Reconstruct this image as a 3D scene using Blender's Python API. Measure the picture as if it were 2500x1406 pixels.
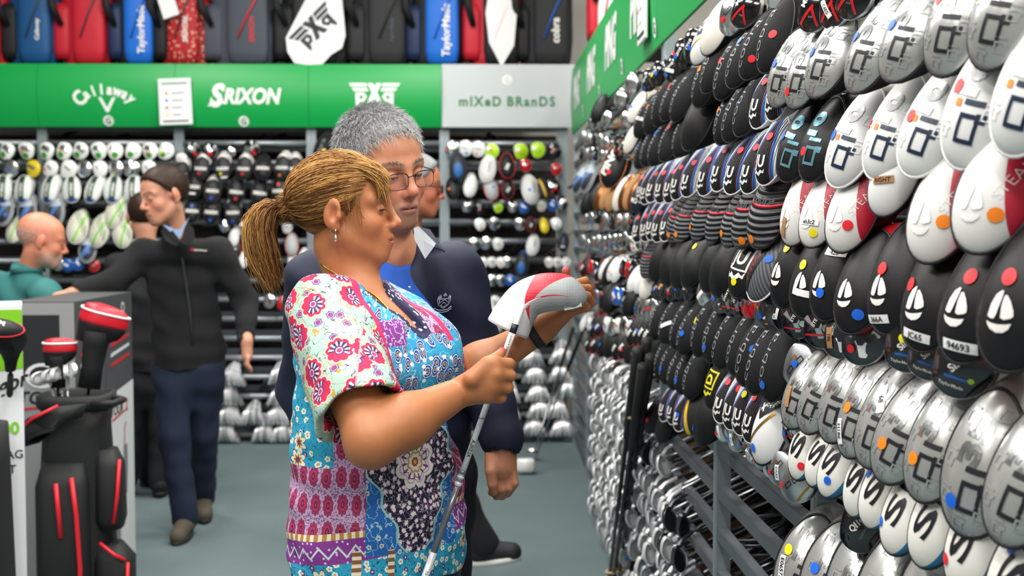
import bpy, math, random
import numpy as np
from mathutils import Matrix, Vector
for o in list(bpy.data.objects): bpy.data.objects.remove(o)
scene = bpy.context.scene
COL = scene.collection
random.seed(7); RN = random.random
def U(a, b): return a + (b - a) * RN()
R = math.radians

# ------------------------------------------------------------------ camera
F = 2950.0                      # focal length in pixels of the 2500 wide frame
HC = 1.55                       # eye height
cd = bpy.data.cameras.new('camera'); cam = bpy.data.objects.new('camera', cd); COL.objects.link(cam)
cam.location = (0, 0, HC); cam.rotation_euler = (R(90 - 2.775), 0, R(-0.971))
cd.sensor_width = 36; cd.lens = 36 * F / 2500; cd.clip_start = .05; cd.clip_end = 60
cd.dof.use_dof = True; cd.dof.focus_distance = 2.36; cd.dof.aperture_fstop = 4.5
scene.camera = cam
CM = Matrix.Translation((0, 0, HC)) @ cam.rotation_euler.to_matrix().to_4x4()
def ray(px, py): return (CM.to_3x3() @ Vector(((px - 1250) / F, -(py - 703) / F, -1)))
def PY(px, py, Y):              # point seen at a pixel, on the plane y = Y
    r = ray(px, py); t = Y / r.y
    return Vector((r.x * t, Y, HC + r.z * t))
def PZ(px, py, z=0.0):          # point seen at a pixel, on a level plane
    r = ray(px, py); t = (z - HC) / r.z
    return Vector((r.x * t, r.y * t, z))

# ------------------------------------------------------------------ light
w = bpy.data.worlds.new('World'); scene.world = w; w.use_nodes = True
w.node_tree.nodes['Background'].inputs[0].default_value = (1.0, .985, .96, 1)
w.node_tree.nodes['Background'].inputs[1].default_value = .3
def lamp(x, y, sx, sy, e, z=4.3):
    l = bpy.data.lights.new('ceiling_lamp', 'AREA'); l.shape = 'RECTANGLE'; l.size = sx; l.size_y = sy; l.energy = e
    l.color = (1, .975, .94); o = bpy.data.objects.new('ceiling_lamp', l); COL.objects.link(o); o.location = (x, y, z)
    return o
for x in (-2.6, -.5, 1.6):
    for y in (-1.0, 1.4, 3.8, 6.4): lamp(x, y, .5, 1.5, 60)
scene.view_settings.view_transform = 'Standard'; scene.view_settings.look = 'None'
scene.view_settings.exposure = .35; scene.view_settings.gamma = 1; scene.view_settings.use_curve_mapping = False

# ------------------------------------------------------------------ materials
MT = {}
def sl(c):                      # sRGB hex string -> linear
    if not isinstance(c, str): return tuple(c[:3])
    c = c.lstrip('#'); v = [int(c[i:i + 2], 16) / 255 for i in (0, 2, 4)]
    return tuple(x / 12.92 if x < .04045 else ((x + .055) / 1.055) ** 2.4 for x in v)
class NT:                       # tiny node builder
    def __init__(s, name):
        s.m = bpy.data.materials.new(name); s.m.use_nodes = True; s.t = s.m.node_tree; s.n = s.t.nodes; s.b = s.n['Principled BSDF']
    def new(s, typ, **kw):
        n = s.n.new(typ)
        for k, v in kw.items(): setattr(n, k, v)
        return n
    def link(s, a, b): s.t.links.new(a, b)
    def put(s, sock, v):
        if hasattr(v, 'is_linked') or hasattr(v, 'links'): s.link(v, sock)
        elif v is not None:
            if isinstance(v, (tuple, list)) and len(v) == 3 and sock.type == 'RGBA': v = (*v, 1)
            sock.default_value = v
    def math(s, op, a, b=None, c=None, clamp=False):
        n = s.new('ShaderNodeMath', operation=op); n.use_clamp = clamp
        s.put(n.inputs[0], a)
        if b is not None: s.put(n.inputs[1], b)
        if c is not None: s.put(n.inputs[2], c)
        return n.outputs[0]
    def mix(s, f, a, b):
        n = s.new('ShaderNodeMix', data_type='RGBA'); s.put(n.inputs[0], f); s.put(n.inputs[6], a); s.put(n.inputs[7], b); return n.outputs[2]
    def uv(s, nm='UVMap'):
        n = s.new('ShaderNodeUVMap'); n.uv_map = nm; x = s.new('ShaderNodeSeparateXYZ'); s.link(n.outputs[0], x.inputs[0]); return n.outputs[0], x.outputs[0], x.outputs[1]
    def obj(s):
        n = s.new('ShaderNodeTexCoord'); x = s.new('ShaderNodeSeparateXYZ'); s.link(n.outputs['Object'], x.inputs[0]); return n.outputs['Object'], x.outputs
    def noise(s, vec, sc, det=3, rough=.6):
        n = s.new('ShaderNodeTexNoise'); s.link(vec, n.inputs['Vector']); n.inputs['Scale'].default_value = sc; n.inputs['Detail'].default_value = det; n.inputs['Roughness'].default_value = rough
        return n.outputs[0], n.outputs[1]
    def vor(s, vec, sc, feat='F1', rnd=1.0, dist='EUCLIDEAN'):
        n = s.new('ShaderNodeTexVoronoi', feature=feat, distance=dist); s.link(vec, n.inputs['Vector']); n.inputs['Scale'].default_value = sc; n.inputs['Randomness'].default_value = rnd
        return n
    def gt(s, a, b): return s.math('GREATER_THAN', a, b)
    def lt(s, a, b): return s.math('LESS_THAN', a, b)
    def band(s, a, lo, hi): return s.math('MULTIPLY', s.gt(a, lo), s.lt(a, hi))
    def bump(s, h, st=.3, d=.002):
        n = s.new('ShaderNodeBump'); n.inputs['Strength'].default_value = st; n.inputs['Distance'].default_value = d; s.link(h, n.inputs['Height']); s.link(n.outputs[0], s.b.inputs['Normal'])
def mat(name, col, rough=.5, metal=0.0, bump=0, bsc=300, bd=.001, var=0, spec=None, coat=0, sheen=0, trans=0, alpha=None):
    if name in MT: return MT[name]
    t = NT(name); b = t.b; c = sl(col); b.inputs['Base Color'].default_value = (*c, 1)
    b.inputs['Roughness'].default_value = rough; b.inputs['Metallic'].default_value = metal
    if spec is not None: b.inputs['Specular IOR Level'].default_value = spec
    if coat: b.inputs['Coat Weight'].default_value = coat; b.inputs['Coat Roughness'].default_value = .08
    if sheen: b.inputs['Sheen Weight'].default_value = sheen
    if trans: b.inputs['Transmission Weight'].default_value = trans; b.inputs['IOR'].default_value = 1.05
    if alpha is not None: b.inputs['Alpha'].default_value = alpha
    if bump or var:
        v, _ = t.obj(); f, _c = t.noise(v, bsc, 3)
        if bump: t.bump(f, bump, bd)
        if var:
            f2, _c = t.noise(v, bsc * .07 + 3, 4)
            t.link(t.mix(t.math('MULTIPLY', f2, var), c, tuple(x * .35 for x in c)), b.inputs['Base Color'])
    MT[name] = t.m; t.m.diffuse_color = (*c, 1)
    return t.m

# ------------------------------------------------------------------ mesh helpers
def mesh(name, V, Fc, mats, fm=None, uv=None, smooth=True):
    me = bpy.data.meshes.new(name); me.from_pydata([tuple(v) for v in V], [], [tuple(f) for f in Fc])
    for m in (mats if isinstance(mats, (list, tuple)) else [mats]): me.materials.append(MT[m] if isinstance(m, str) else m)
    if fm is not None: me.polygons.foreach_set('material_index', np.array(fm, dtype=np.int32))
    if uv is not None:
        l = me.uv_layers.new(name='UVMap'); li = np.zeros(len(me.loops), dtype=np.int32); me.loops.foreach_get('vertex_index', li)
        l.data.foreach_set('uv', np.array(uv, dtype=np.float32)[li].ravel())
    if smooth: me.polygons.foreach_set('use_smooth', np.ones(len(me.polygons), dtype=bool))
    me.update(); return me
def ob(name, me, parent=None, loc=None, rot=None, scale=None, M=None, label=None, cat=None, group=None, kind=None):
    o = bpy.data.objects.new(name, me); COL.objects.link(o)
    if parent is not None: o.parent = parent
    if M is not None: o.matrix_local = M
    if loc is not None: o.location = loc
    if rot is not None: o.rotation_euler = rot
    if scale is not None: o.scale = scale if hasattr(scale, '__len__') else (scale,) * 3
    if label: o['label'] = label
    if cat: o['category'] = cat
    if group: o['group'] = group
    if kind: o['kind'] = kind
    return o
class MB:                       # collects shapes into one mesh
    def __init__(s): s.V = []; s.F = []; s.m = []; s.sm = []
    def add(s, V, Fc, m=0):
        k = len(s.V); s.V += [tuple(v) for v in V]; s.F += [tuple(i + k for i in f) for f in Fc]; s.m += [m] * len(Fc); return s
    def box(s, lo, hi, m=0, bev=0, M=None):
        x0, y0, z0 = lo; x1, y1, z1 = hi
        if not bev:
            V = [(x, y, z) for z in (z0, z1) for y in (y0, y1) for x in (x0, x1)]
            Fc = [(0, 2, 3, 1), (4, 5, 7, 6), (0, 1, 5, 4), (2, 6, 7, 3), (0, 4, 6, 2), (1, 3, 7, 5)]
        else:
            V = []; Fc = []; n = 4; b = bev     # rounded in plan, chamfered top and bottom
            ring = []
            for cx, cy, a0 in ((x1 - b, y1 - b, 0), (x0 + b, y1 - b, 90), (x0 + b, y0 + b, 180), (x1 - b, y0 + b, 270)):
                for i in range(n + 1): ring.append((cx, cy, R(a0 + 90 * i / n)))
            N = len(ring); lv = [(z0, -b), (z0 + b * .3, -b * .3), (z0 + b, 0), (z1 - b, 0), (z1 - b * .3, -b * .3), (z1, -b)]
            for z, dr in lv:
                for cx, cy, a in ring: V.append((cx + (b + dr) * math.cos(a), cy + (b + dr) * math.sin(a), z))
            for k in range(len(lv) - 1):
                for i in range(N): j = (i + 1) % N; Fc.append((k * N + i, k * N + j, k * N + N + j, k * N + N + i))
            Fc.append(tuple(range(N - 1, -1, -1))); Fc.append(tuple((len(lv) - 1) * N + i for i in range(N)))
        if M is not None: V = [M @ Vector(v) for v in V]
        return s.add(V, Fc, m)
    def tube(s, pts, r, n=8, m=0, caps=True):
        pts = [Vector(p) for p in pts]; rr = r if hasattr(r, '__len__') else [r] * len(pts); V = []; Fc = []
        t0 = (pts[1] - pts[0]).normalized(); a = t0.orthogonal().normalized()
        for i, p in enumerate(pts):
            t = (pts[min(i + 1, len(pts) - 1)] - pts[max(i - 1, 0)]).normalized(); a = (a - t * a.dot(t)).normalized(); b = t.cross(a)
            for k in range(n): an = 2 * math.pi * k / n; V.append(p + (a * math.cos(an) + b * math.sin(an)) * rr[i])
        for i in range(len(pts) - 1):
            for k in range(n): j = (k + 1) % n; Fc.append((i * n + k, i * n + j, i * n + n + j, i * n + n + k))
        if caps: Fc.append(tuple(range(n - 1, -1, -1))); Fc.append(tuple((len(pts) - 1) * n + k for k in range(n)))
        return s.add(V, Fc, m)
    def loop_tube(s, pts, r, n=5, m=0):
        P = [Vector(p) for p in pts]; N = len(P); V = []; Fc = []; c = sum(P, Vector()) / N
        for i, p in enumerate(P):
            t = (P[(i + 1) % N] - P[i - 1]).normalized(); a = (p - c); a = (a - t * a.dot(t)).normalized(); b = t.cross(a)
            for k in range(n): an = 2 * math.pi * k / n; V.append(p + (a * math.cos(an) + b * math.sin(an)) * r)
        for i in range(N):
            for k in range(n): j = (k + 1) % n; q = (i + 1) % N; Fc.append((i * n + k, i * n + j, q * n + j, q * n + k))
        return s.add(V, Fc, m)
    def prism(s, poly, y0, y1, m=0):     # polygon in x,z pulled along y
        n = len(poly); V = [(x, y0, z) for x, z in poly] + [(x, y1, z) for x, z in poly]
        Fc = [tuple(range(n)), tuple(range(2 * n - 1, n - 1, -1))] + [(i, i + n, (i + 1) % n + n, (i + 1) % n) for i in range(n)]
        return s.add(V, Fc, m)
    def loft(s, rings, m=0, cap0=True, cap1=True):
        n = len(rings[0]); V = [p for r_ in rings for p in r_]; Fc = []
        for i in range(len(rings) - 1):
            for k in range(n): j = (k + 1) % n; Fc.append((i * n + k, i * n + j, i * n + n + j, i * n + n + k))
        if cap0: Fc.append(tuple(range(n - 1, -1, -1)))
        if cap1: Fc.append(tuple((len(rings) - 1) * n + k for k in range(n)))
        return s.add(V, Fc, m)
    def mesh(s, name, mats, smooth=False): return mesh(name, s.V, s.F, mats, s.m, smooth=smooth)
def autosmooth(me, ang=40):
    me.polygons.foreach_set('use_smooth', np.ones(len(me.polygons), dtype=bool))
    import bmesh
    bm = bmesh.new(); bm.from_mesh(me)
    for e in bm.edges:
        if len(e.link_faces) == 2 and e.calc_face_angle(0) > R(ang): e.smooth = False
    bm.to_mesh(me); bm.free(); return me
TX = {}
def text2d(txt, bold=0, shear=0, sp=1.0):
    """flat lettering as (verts, faces), centred, capital height 1"""
    k = (txt, bold, shear, sp)
    if k in TX: return TX[k]
    c = bpy.data.curves.new('t', 'FONT'); c.body = txt; c.size = 1; c.offset = bold; c.shear = shear; c.space_character = sp; c.resolution_u = 3; c.fill_mode = 'FRONT'
    o = bpy.data.objects.new('t', c); COL.objects.link(o)
    me = o.to_mesh(); V = [(v.co.x, v.co.y) for v in me.vertices]; Fc = [tuple(p.vertices) for p in me.polygons]
    o.to_mesh_clear(); bpy.data.objects.remove(o); bpy.data.curves.remove(c)
    xs = [v[0] for v in V]; cx = (min(xs) + max(xs)) / 2
    V = [((x - cx) / .7, (y - .35) / .7) for x, y in V]
    TX[k] = (V, Fc); return TX[k]
def refine(V2, Fc, L):
    """split long edges of flat artwork so that it can follow a curved face"""
    import bmesh
    bm = bmesh.new(); vs = [bm.verts.new((x, y, 0)) for x, y in V2]
    for f in Fc:
        try: bm.faces.new([vs[i] for i in f])
        except ValueError: pass
    for _ in range(4):
        bmesh.ops.triangulate(bm, faces=bm.faces[:]); e = [e_ for e_ in bm.edges if e_.calc_length() > L]
        if not e: break
        bmesh.ops.subdivide_edges(bm, edges=e, cuts=1)
    bmesh.ops.triangulate(bm, faces=bm.faces[:]); bm.verts.index_update(); r = [(v.co.x, v.co.y) for v in bm.verts], [tuple(v.index for v in f.verts) for f in bm.faces]; bm.free(); return r
# ------------------------------------------------------------------ palette
mat('off_white_paint', '#d6d3cb', .8, bump=.2, bsc=120)
t = NT('carpet'); v, _ = t.obj(); a, _c = t.noise(v, 420, 2); b2, _c = t.noise(v, 2.2, 4); c3, _c = t.noise(v, 60, 2)
k = t.math('ADD', t.math('MULTIPLY', a, .6), t.math('MULTIPLY', c3, .4))
t.link(t.mix(t.math('MULTIPLY_ADD', b2, .35, t.math('MULTIPLY', k, .6)), sl('#4c5c5e'), sl('#7d8f91')), t.b.inputs['Base Color']); t.b.inputs['Roughness'].default_value = .95
t.bump(a, .7, .004); MT['carpet'] = t.m
mat('post_grey', '#9aa5aa', .42, .55, bump=.15, bsc=90)
mat('rail_grey', '#6f757b', .4, .6, bump=.12, bsc=120, var=.25)
mat('rail_silver', '#9ba0a5', .38, .6)
mat('dark_panel', '#35312f', .8, var=.5)
mat('black_panel', '#1a191a', .85)
mat('hardboard', '#8d6844', .75, bump=.2, bsc=60, var=.3)
mat('sign_green', '#009f48', .42)
mat('sign_grey', '#c3c9ca', .5)
mat('white_vinyl', '#f2f4f0', .45); mat('white_plastic', '#e9ebec', .35); mat('paper', '#f4f4f2', .7)
mat('print_green', '#2f7a4a', .5); mat('print_dark', '#2a2d2c', .6); mat('print_grey', '#aeb3b8', .6)
for n_, c_ in (('red', '#e3222b'), ('blue', '#1465d8'), ('orange', '#f58410'), ('yellow', '#e9dc18')): mat('sticker_' + n_, c_, .45)

# ------------------------------------------------------------------ room
YB = 8.8                        # front of the rack on the back wall
def quad(name, V, m, kind='structure', label=None, cat=None):
    return ob(name, mesh(name, V, [tuple(range(len(V)))], m, smooth=False), kind=kind, label=label, cat=cat)
ob('floor', MB().box((-6, -2.5, -.05), (3.0, 10.2, 0)).mesh('floor', 'carpet'), kind='structure', label='grey green carpet floor of the shop', cat='floor')
ob('wall_back', MB().box((-6, 10.0, 0), (3.0, 10.15, 4.6)).mesh('wall_back', 'off_white_paint'), kind='structure', label='off white back wall above the club rack', cat='wall')
ob('wall_right', MB().box((2.6, -2.5, 0), (2.75, 10.0, 4.6)).mesh('wall_right', 'off_white_paint'), kind='structure', label='off white side wall behind the curving club rack', cat='wall')

mat('ceiling_grey', '#c9c8c4', .9); mat('wall_grey', '#7d7b78', .9)
ob('ceiling', MB().box((-6.15, -2.65, 4.6), (2.75, 10.15, 4.7)).mesh('ceiling', 'ceiling_grey'), kind='structure', label='pale ceiling above the shop floor', cat='ceiling')
ob('wall_left', MB().box((-6.15, -2.5, 0), (-6, 10.0, 4.6)).mesh('wall_left', 'wall_grey'), kind='structure', label='grey side wall opposite the curving rack', cat='wall')
ob('wall_front', MB().box((-6.15, -2.65, 0), (2.75, -2.5, 4.6)).mesh('wall_front', 'wall_grey'), kind='structure', label='grey wall behind the photographer', cat='wall')

# ------------------------------------------------------------------ the curving rack on the right: plan of its posts
PL = [(.59, 8.45), (.60, 7.42), (.61, 6.40), (.62, 5.38), (.627, 4.34), (.64, 3.34), (.655, 2.37), (.755, 1.40), (.87, .42)]
def rk(px, py, p=.07):
    """point seen at a pixel on the rack's front, p metres out into the aisle"""
    r = ray(px, py)
    for i in range(len(PL) - 1, 0, -1):
        a = Vector(PL[i]); b = Vector(PL[i - 1]); d = (b - a).normalized(); n = Vector((-d.y, d.x)); a = a + n * p; e = (b - PL_V(i - 1) * 0 - Vector(PL[i]))
        det = r.x * (-d.y) - r.y * (-d.x)
        if abs(det) < 1e-9: continue
        tt = (a.x * (-d.y) - a.y * (-d.x)) / det; s = (r.x * a.y - r.y * a.x) / det
        if tt > 0 and -.03 <= s <= e.length + .03: return Vector((r.x * tt, r.y * tt, HC + r.z * tt))
    Y = 7.9; return PY(px, py, Y)
def PL_V(i): return Vector(PL[i])
def rp(s, p=0.0):
    """plan point at rack parameter s (post number, fractional), p out into the aisle"""
    i = min(int(s), len(PL) - 2); f = s - i; a = Vector(PL[i]); b = Vector(PL[i + 1]); d = (a - b).normalized(); n = Vector((-d.y, d.x))
    q = a + (b - a) * f + n * p; return q

PIT = .118
def beam(mb, a, b, z0, z1, th, m=0):
    a = Vector(a); b = Vector(b); d = (b - a).normalized(); n = Vector((-d.y, d.x)) * th / 2
    V = [(*(q), z) for z in (z0, z1) for q in (a - n, b - n, b + n, a + n)]
    mb.add(V, [(0, 3, 2, 1), (4, 5, 6, 7), (0, 1, 5, 4), (1, 2, 6, 5), (2, 3, 7, 6), (3, 0, 4, 7)], m)
rack = ob('club_rack', None, loc=(0, 0, 0), label='tall grey steel rack curving along the aisle, full of covered clubs', cat='rack')
for i, (x, y) in enumerate(PL):
    for dx, nm, mm in ((0, 'post', 'post_grey'), (.62, 'post', 'rail_grey')):
        mb = MB(); mb.box((-.02, -.022, 0), (.02, .022, 2.62)); mb.box((-.0225, -.012, 0), (-.0195, .012, 2.62))
        ob('post', mb.mesh('post', mm), rack, loc=(x + dx + .005, y, 0))
for i in range(len(PL) - 1):
    a, b = rp(i, 0), rp(i + .9999, 0)
    for dx, mm in ((0, 'rail_grey'), (.62, 'black_panel')):
        z = .10
        while z < 2.12:
            mb = MB(); aa = a + Vector((dx, 0)); bb = b + Vector((dx, 0)); d = (bb - aa).normalized() * .022
            beam(mb, aa + d, bb - d, z, z + .032, .03); ob('rail', mb.mesh('rail', mm), rack); z += PIT
    if i > 1:                    # slanting braces behind the rails
        mb = MB(); mb.tube([(a.x + .3, a.y - .02, .12), (b.x + .34, b.y + .02, 1.15)], .012, 6); ob('brace', mb.mesh('brace', 'rail_grey'), rack)
    mb = MB(); beam(mb, a + Vector((1.12, 0)), b + Vector((1.12, 0)), 0, 2.3, .02)
    ob('back_board', mb.mesh('back_board', 'black_panel'), rack)

for i in (1, 2, 3):
    mb = MB(); x, y = PL[i]; mb.box((x + .06, y - .01, 0), (x + 1.1, y + .01, 2.2)); ob('divider_board', mb.mesh('divider_board', 'hardboard'), rack)

# ------------------------------------------------------------------ the rack on the back wall
brack = ob('club_rack', None, loc=(0, 0, 0), label='wide grey steel club rack standing against the back wall', cat='rack')
BP = [-4.27, *[PY(p, 560, YB).x for p in (103, 437, 760, 1085)], .52]
for x in BP:
    mb = MB(); mb.box((-.035, -.02, 0), (.035, .02, 2.74)); mb.box((-.02, -.026, 0), (-.006, -.0195, 2.74)); mb.box((.006, -.026, 0), (.02, -.0195, 2.74))
    ob('post', mb.mesh('post', 'post_grey'), brack, loc=(x, YB + .05, 0))
for i in range(len(BP) - 1):
    z = .05
    while z < 2.25:
        mb = MB(); mb.tube([(BP[i] + .036, YB + .02, z), (BP[i + 1] - .036, YB + .02, z)], .021, 8)
        ob('rail', mb.mesh('rail', 'rail_silver', True), brack); z += .1415
    mb = MB(); mb.box((BP[i], YB + .95, 0), (BP[i + 1], YB + .97, 2.3)); ob('back_board', mb.mesh('back_board', 'dark_panel'), brack)
    mb = MB(); mb.box((BP[i], YB - .015, 2.69), (BP[i + 1], YB + .98, 2.72)); ob('top_shelf', mb.mesh('top_shelf', 'dark_panel'), brack)
    mb = MB()
    for q in range(16):          # shelf liners seen as dim bands between the rails
        mb.box((BP[i] + .04, YB + .5, .02 + q * .1415), (BP[i + 1] - .04, YB + .52, .07 + q * .1415))
    ob('rear_rails', mb.mesh('rear_rails', 'rail_grey'), brack)
mb = MB(); mb.box((BP[0], YB + .3, 2.28), (BP[-1], YB + .33, 2.42)); ob('light_beam', mb.mesh('light_beam', 'post_grey'), brack)

# ------------------------------------------------------------------ header boards
Z0, Z1 = 2.285, 2.735
def curved(u0, u1, fx, bul=.045, n=10):
    """convex board; fx(u, out) gives the plan point"""
    V = []; Fc = []
    for back in (0, 1):
        for k in range(n + 1):
            f = k / n; z = Z0 + (Z1 - Z0) * f; o_ = bul * (1 - (2 * f - 1) ** 2) if not back else -.012
            for u in (u0, u1): q = fx(u, o_); V.append((q[0], q[1], z))
    m_ = 2 * (n + 1)
    for k in range(n): i = 2 * k; Fc.append((i, i + 1, i + 3, i + 2)); Fc.append((m_ + i, m_ + i + 2, m_ + i + 3, m_ + i + 1)); Fc.append((i, i + 2, m_ + i + 2, m_ + i)); Fc.append((i + 1, m_ + i + 1, m_ + i + 3, i + 3))
    Fc.append((0, m_, m_ + 1, 1)); Fc.append((2 * n, 2 * n + 1, m_ + 2 * n + 1, m_ + 2 * n)); return V, Fc
def bulge(z, bul=.045): f = (z - Z0) / (Z1 - Z0); return bul * (1 - (2 * f - 1) ** 2)
fB = lambda u, o_: (u, YB - .034 - o_)
def flat(parent, name, V2, Fc, sx, sz, cx, cz, m, fx, eps=.003, bul=.045):
    if bul > .01: V2, Fc = refine(V2, Fc, .04 / max(sx, sz))
    V = []
    for x, y in V2:
        u = cx + x * sx; z = cz + y * sz; q = fx(u, bulge(z, bul) + eps); V.append((q[0], q[1], z))
    return ob(name, mesh(name, V, Fc, m, smooth=False), parent)
def disc2(n=20): return [(math.cos(2 * math.pi * i / n), math.sin(2 * math.pi * i / n)) for i in range(n)], [tuple(range(n))]
def board(name, u0, u1, fx, m, label, bul=.045):
    V, Fc = curved(u0, u1, fx, bul); o = ob(name, mesh(name, V, Fc, m), None, label=label, cat='sign'); autosmooth(o.data, 30); return o
def badge(par, cx, cz, fx, m='white_vinyl', m2='print_green', r=.037, bul=.045, sx=1):
    flat(par, 'badge', *disc2(), r * sx, r, cx, cz, m, fx, .003, bul)
    flat(par, 'badge_mark', *text2d('G', .03), .04 * sx, .04, cx, cz, m2, fx, .005, bul)
def zB(py): return PY(1250, py, YB - .06).z
def xB(px): return PY(px, 240, YB - .06).x
xs = [-4.5, xB(92), xB(428), xB(754), xB(1079), xB(1418)]
s0 = board('header_sign', xs[0], xs[1] - .003, fB, 'sign_green', 'plain green header board beside the arched script sign')
s1 = board('header_sign', xs[1], xs[2] - .003, fB, 'sign_green', 'green header board with arched white script and chevron')
word = 'Callaway'; n_ = len(word)
for i, ch in enumerate(word):
    an = R(47 - 94 * i / (n_ - 1)); V2, Fc = text2d(ch, .04); s_ = .072 if i else .1
    V2 = [(x * math.cos(an) * .85 - y * math.sin(an), x * math.sin(an) * .85 + y * math.cos(an)) for x, y in V2]
    flat(s1, 'letter', V2, Fc, s_, s_, xB(260) - math.sin(an) * .255, zB(220) + (math.cos(an) - 1) * .2, 'white_vinyl', fB)
flat(s1, 'chevron', [(-1, 1), (-.62, 1), (0, -.35), (.62, 1), (1, 1), (.14, -1), (-.14, -1)], [(0, 1, 2, 5, 6)[:0] or (0, 6, 2, 1), (2, 6, 5), (3, 2, 5, 4)], .062, .052, xB(263), zB(258), 'white_vinyl', fB)
badge(s1, xB(263), zB(296), fB)
s2 = board('header_sign', xs[2], xs[3] - .003, fB, 'sign_green', 'green header board with slanted white capital lettering')
flat(s2, 'lettering', *text2d('RIXON', .04, .22), .088, .105, xB(618), zB(236), 'white_vinyl', fB)
flat(s2, 'capital_letter', *text2d('S', .05, .25), .13, .15, xB(532), zB(234), 'white_vinyl', fB)
flat(s2, 'underline', [(-1, -.6), (.9, .2), (1, .9), (-.6, .7)], [(0, 1, 2, 3)], .066, .028, xB(530), zB(256), 'white_vinyl', fB)
badge(s2, xB(594), zB(297), fB)
s3 = board('header_sign', xs[3], xs[4] - .003, fB, 'sign_green', 'green header board with winged white monogram')
def pxg(par, cx, cz, sc, m, fx, rot=0, eps=.003, bul=.045, conf=None):
    L = [[(570, 672), (704, 672), (716, 698), (588, 698)], [(594, 709), (712, 709), (724, 735), (612, 735)],
         [(622, 745), (655, 745), (655, 832), (640, 855), (625, 855)], [(655, 745), (690, 745), (712, 778), (686, 818), (655, 818), (655, 795), (674, 795), (684, 778), (674, 767), (655, 767)]]
    G = [[(1540 - x, y) for x, y in reversed(p)] for p in L[:3]] + [[(885, 745), (850, 745), (828, 778), (854, 818), (885, 818), (885, 795), (866, 795), (856, 778), (866, 767), (885, 767)]]
    X = [[(760, 672), (802, 672), (824, 834), (782, 834)][:0] or [(716, 672), (756, 672), (832, 834), (792, 834)], [(824, 672), (784, 672), (708, 834), (748, 834)]]
    V = []; Fc = []
    for p in L + G + X:
        k = len(V); V += [((x - 770) / 200, -(y - 760) / 200) for x, y in p]
        if len(p) == 10: Fc += [(k, k + 1, k + 8, k + 9), (k + 1, k + 2, k + 7, k + 8), (k + 2, k + 3, k + 6, k + 7), (k + 3, k + 4, k + 5, k + 6)]
        else: Fc.append(tuple(range(k, k + len(p))))
    if conf: return V, Fc
    return flat(par, 'monogram', V, Fc, sc, sc, cx, cz, m, fx, eps, bul)
pxg(s3, xB(915), zB(232), .185, 'white_vinyl', fB); badge(s3, xB(918), zB(296), fB)
fG = lambda u, o_: (u, YB - .05 - o_)
s4 = board('header_sign', xs[4], xs[5], fG, 'sign_grey', 'pale grey header board with green mixed brands lettering', .004)
flat(s4, 'lettering', *text2d('mIXeD', .03, 0, 1.25), .062, .066, xB(1172), zB(247), 'print_green', fG, .003, .004); flat(s4, 'lettering', *text2d('BRanDS', .03, 0, 1.25), .062, .066, xB(1297), zB(247), 'print_green', fG, .003, .004)
badge(s4, xB(1238), zB(195), fG, 'white_vinyl', 'sign_grey', .036, .004)
def card(name, M, w_, h_, label):
    c = ob(name, MB().box((-w_ / 2, -.006, -h_ / 2), (w_ / 2, .006, h_ / 2), 0, .004).mesh(name, 'white_plastic'), None, M=M, label=label, cat='notice')
    ob('sheet', MB().box((-w_ * .38, -.0085, -h_ * .4), (w_ * .38, -.005, h_ * .4)).mesh('sheet', 'paper'), c)
    ob('header_bar', MB().box((-w_ * .38, -.0095, h_ * .37), (w_ * .38, -.006, h_ * .4)).mesh('bar', 'print_green'), c)
    ob('footer_bar', MB().box((-w_ * .38, -.0095, -h_ * .43), (w_ * .38, -.006, -h_ * .4)).mesh('bar', 'print_dark'), c)
    for q, cn in enumerate(('orange', 'blue', 'red', 'yellow')):
        zz = h_ * (.18 - .155 * q); V2, Fc = disc2(12)
        ob('colour_dot', mesh('dot', [(-w_ * .25 + x * .011, -.0095, zz + y * .011) for x, y in V2], Fc, 'sticker_' + cn), c)
        ob('print_line', MB().box((-w_ * .1, -.0093, zz - .007), (w_ * (.3 - .04 * q), -.0085, zz + .007)).mesh('line', 'print_grey'), c)
    return c
p = PY(428, 248, YB - .1); card('notice_card', Matrix.Translation(p) @ Matrix.Rotation(R(-2), 4, 'Y'), .235, .33, 'framed white notice card with coloured dots between script and slanted signs')

Z0, Z1 = 2.21, 2.66
for i in range(0, 7):            # green boards above the curving rack
    a, b = rp(i, 0), rp(i + .9999, 0); d = (b - a); L = d.length; d.normalize(); n = Vector((d.y, -d.x)); n = n if n.x < 0 else -n
    fx = lambda u, o_, a=a, d=d, n=n: a + d * u + n * (.026 + o_)
    nm_ = ['above the far corner', 'second from the far corner', 'third from the far corner', 'with the dotted notice card', 'next to the notice card', 'over the silver and black covers', 'at the open end'][i]
    s_ = board('header_sign', .0, L - .003, fx, 'sign_green', 'green header board of the curving rack ' + nm_, .012)
    V2, Fc = text2d('PING', .05, .12); flat(s_, 'lettering', V2, Fc, .15, .2, L * .5, Z0 + .25, 'white_vinyl', fx, .003, .012)
    badge(s_, L * .93, Z0 + .07, fx, bul=.012)
q = rp(3.72, .05); card('notice_card', Matrix.Translation((q.x, q.y, Z0 + .22)) @ Matrix.Rotation(R(-90), 4, 'Z'), .235, .34, 'framed white notice card with coloured dots on the curving rack sign')
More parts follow.
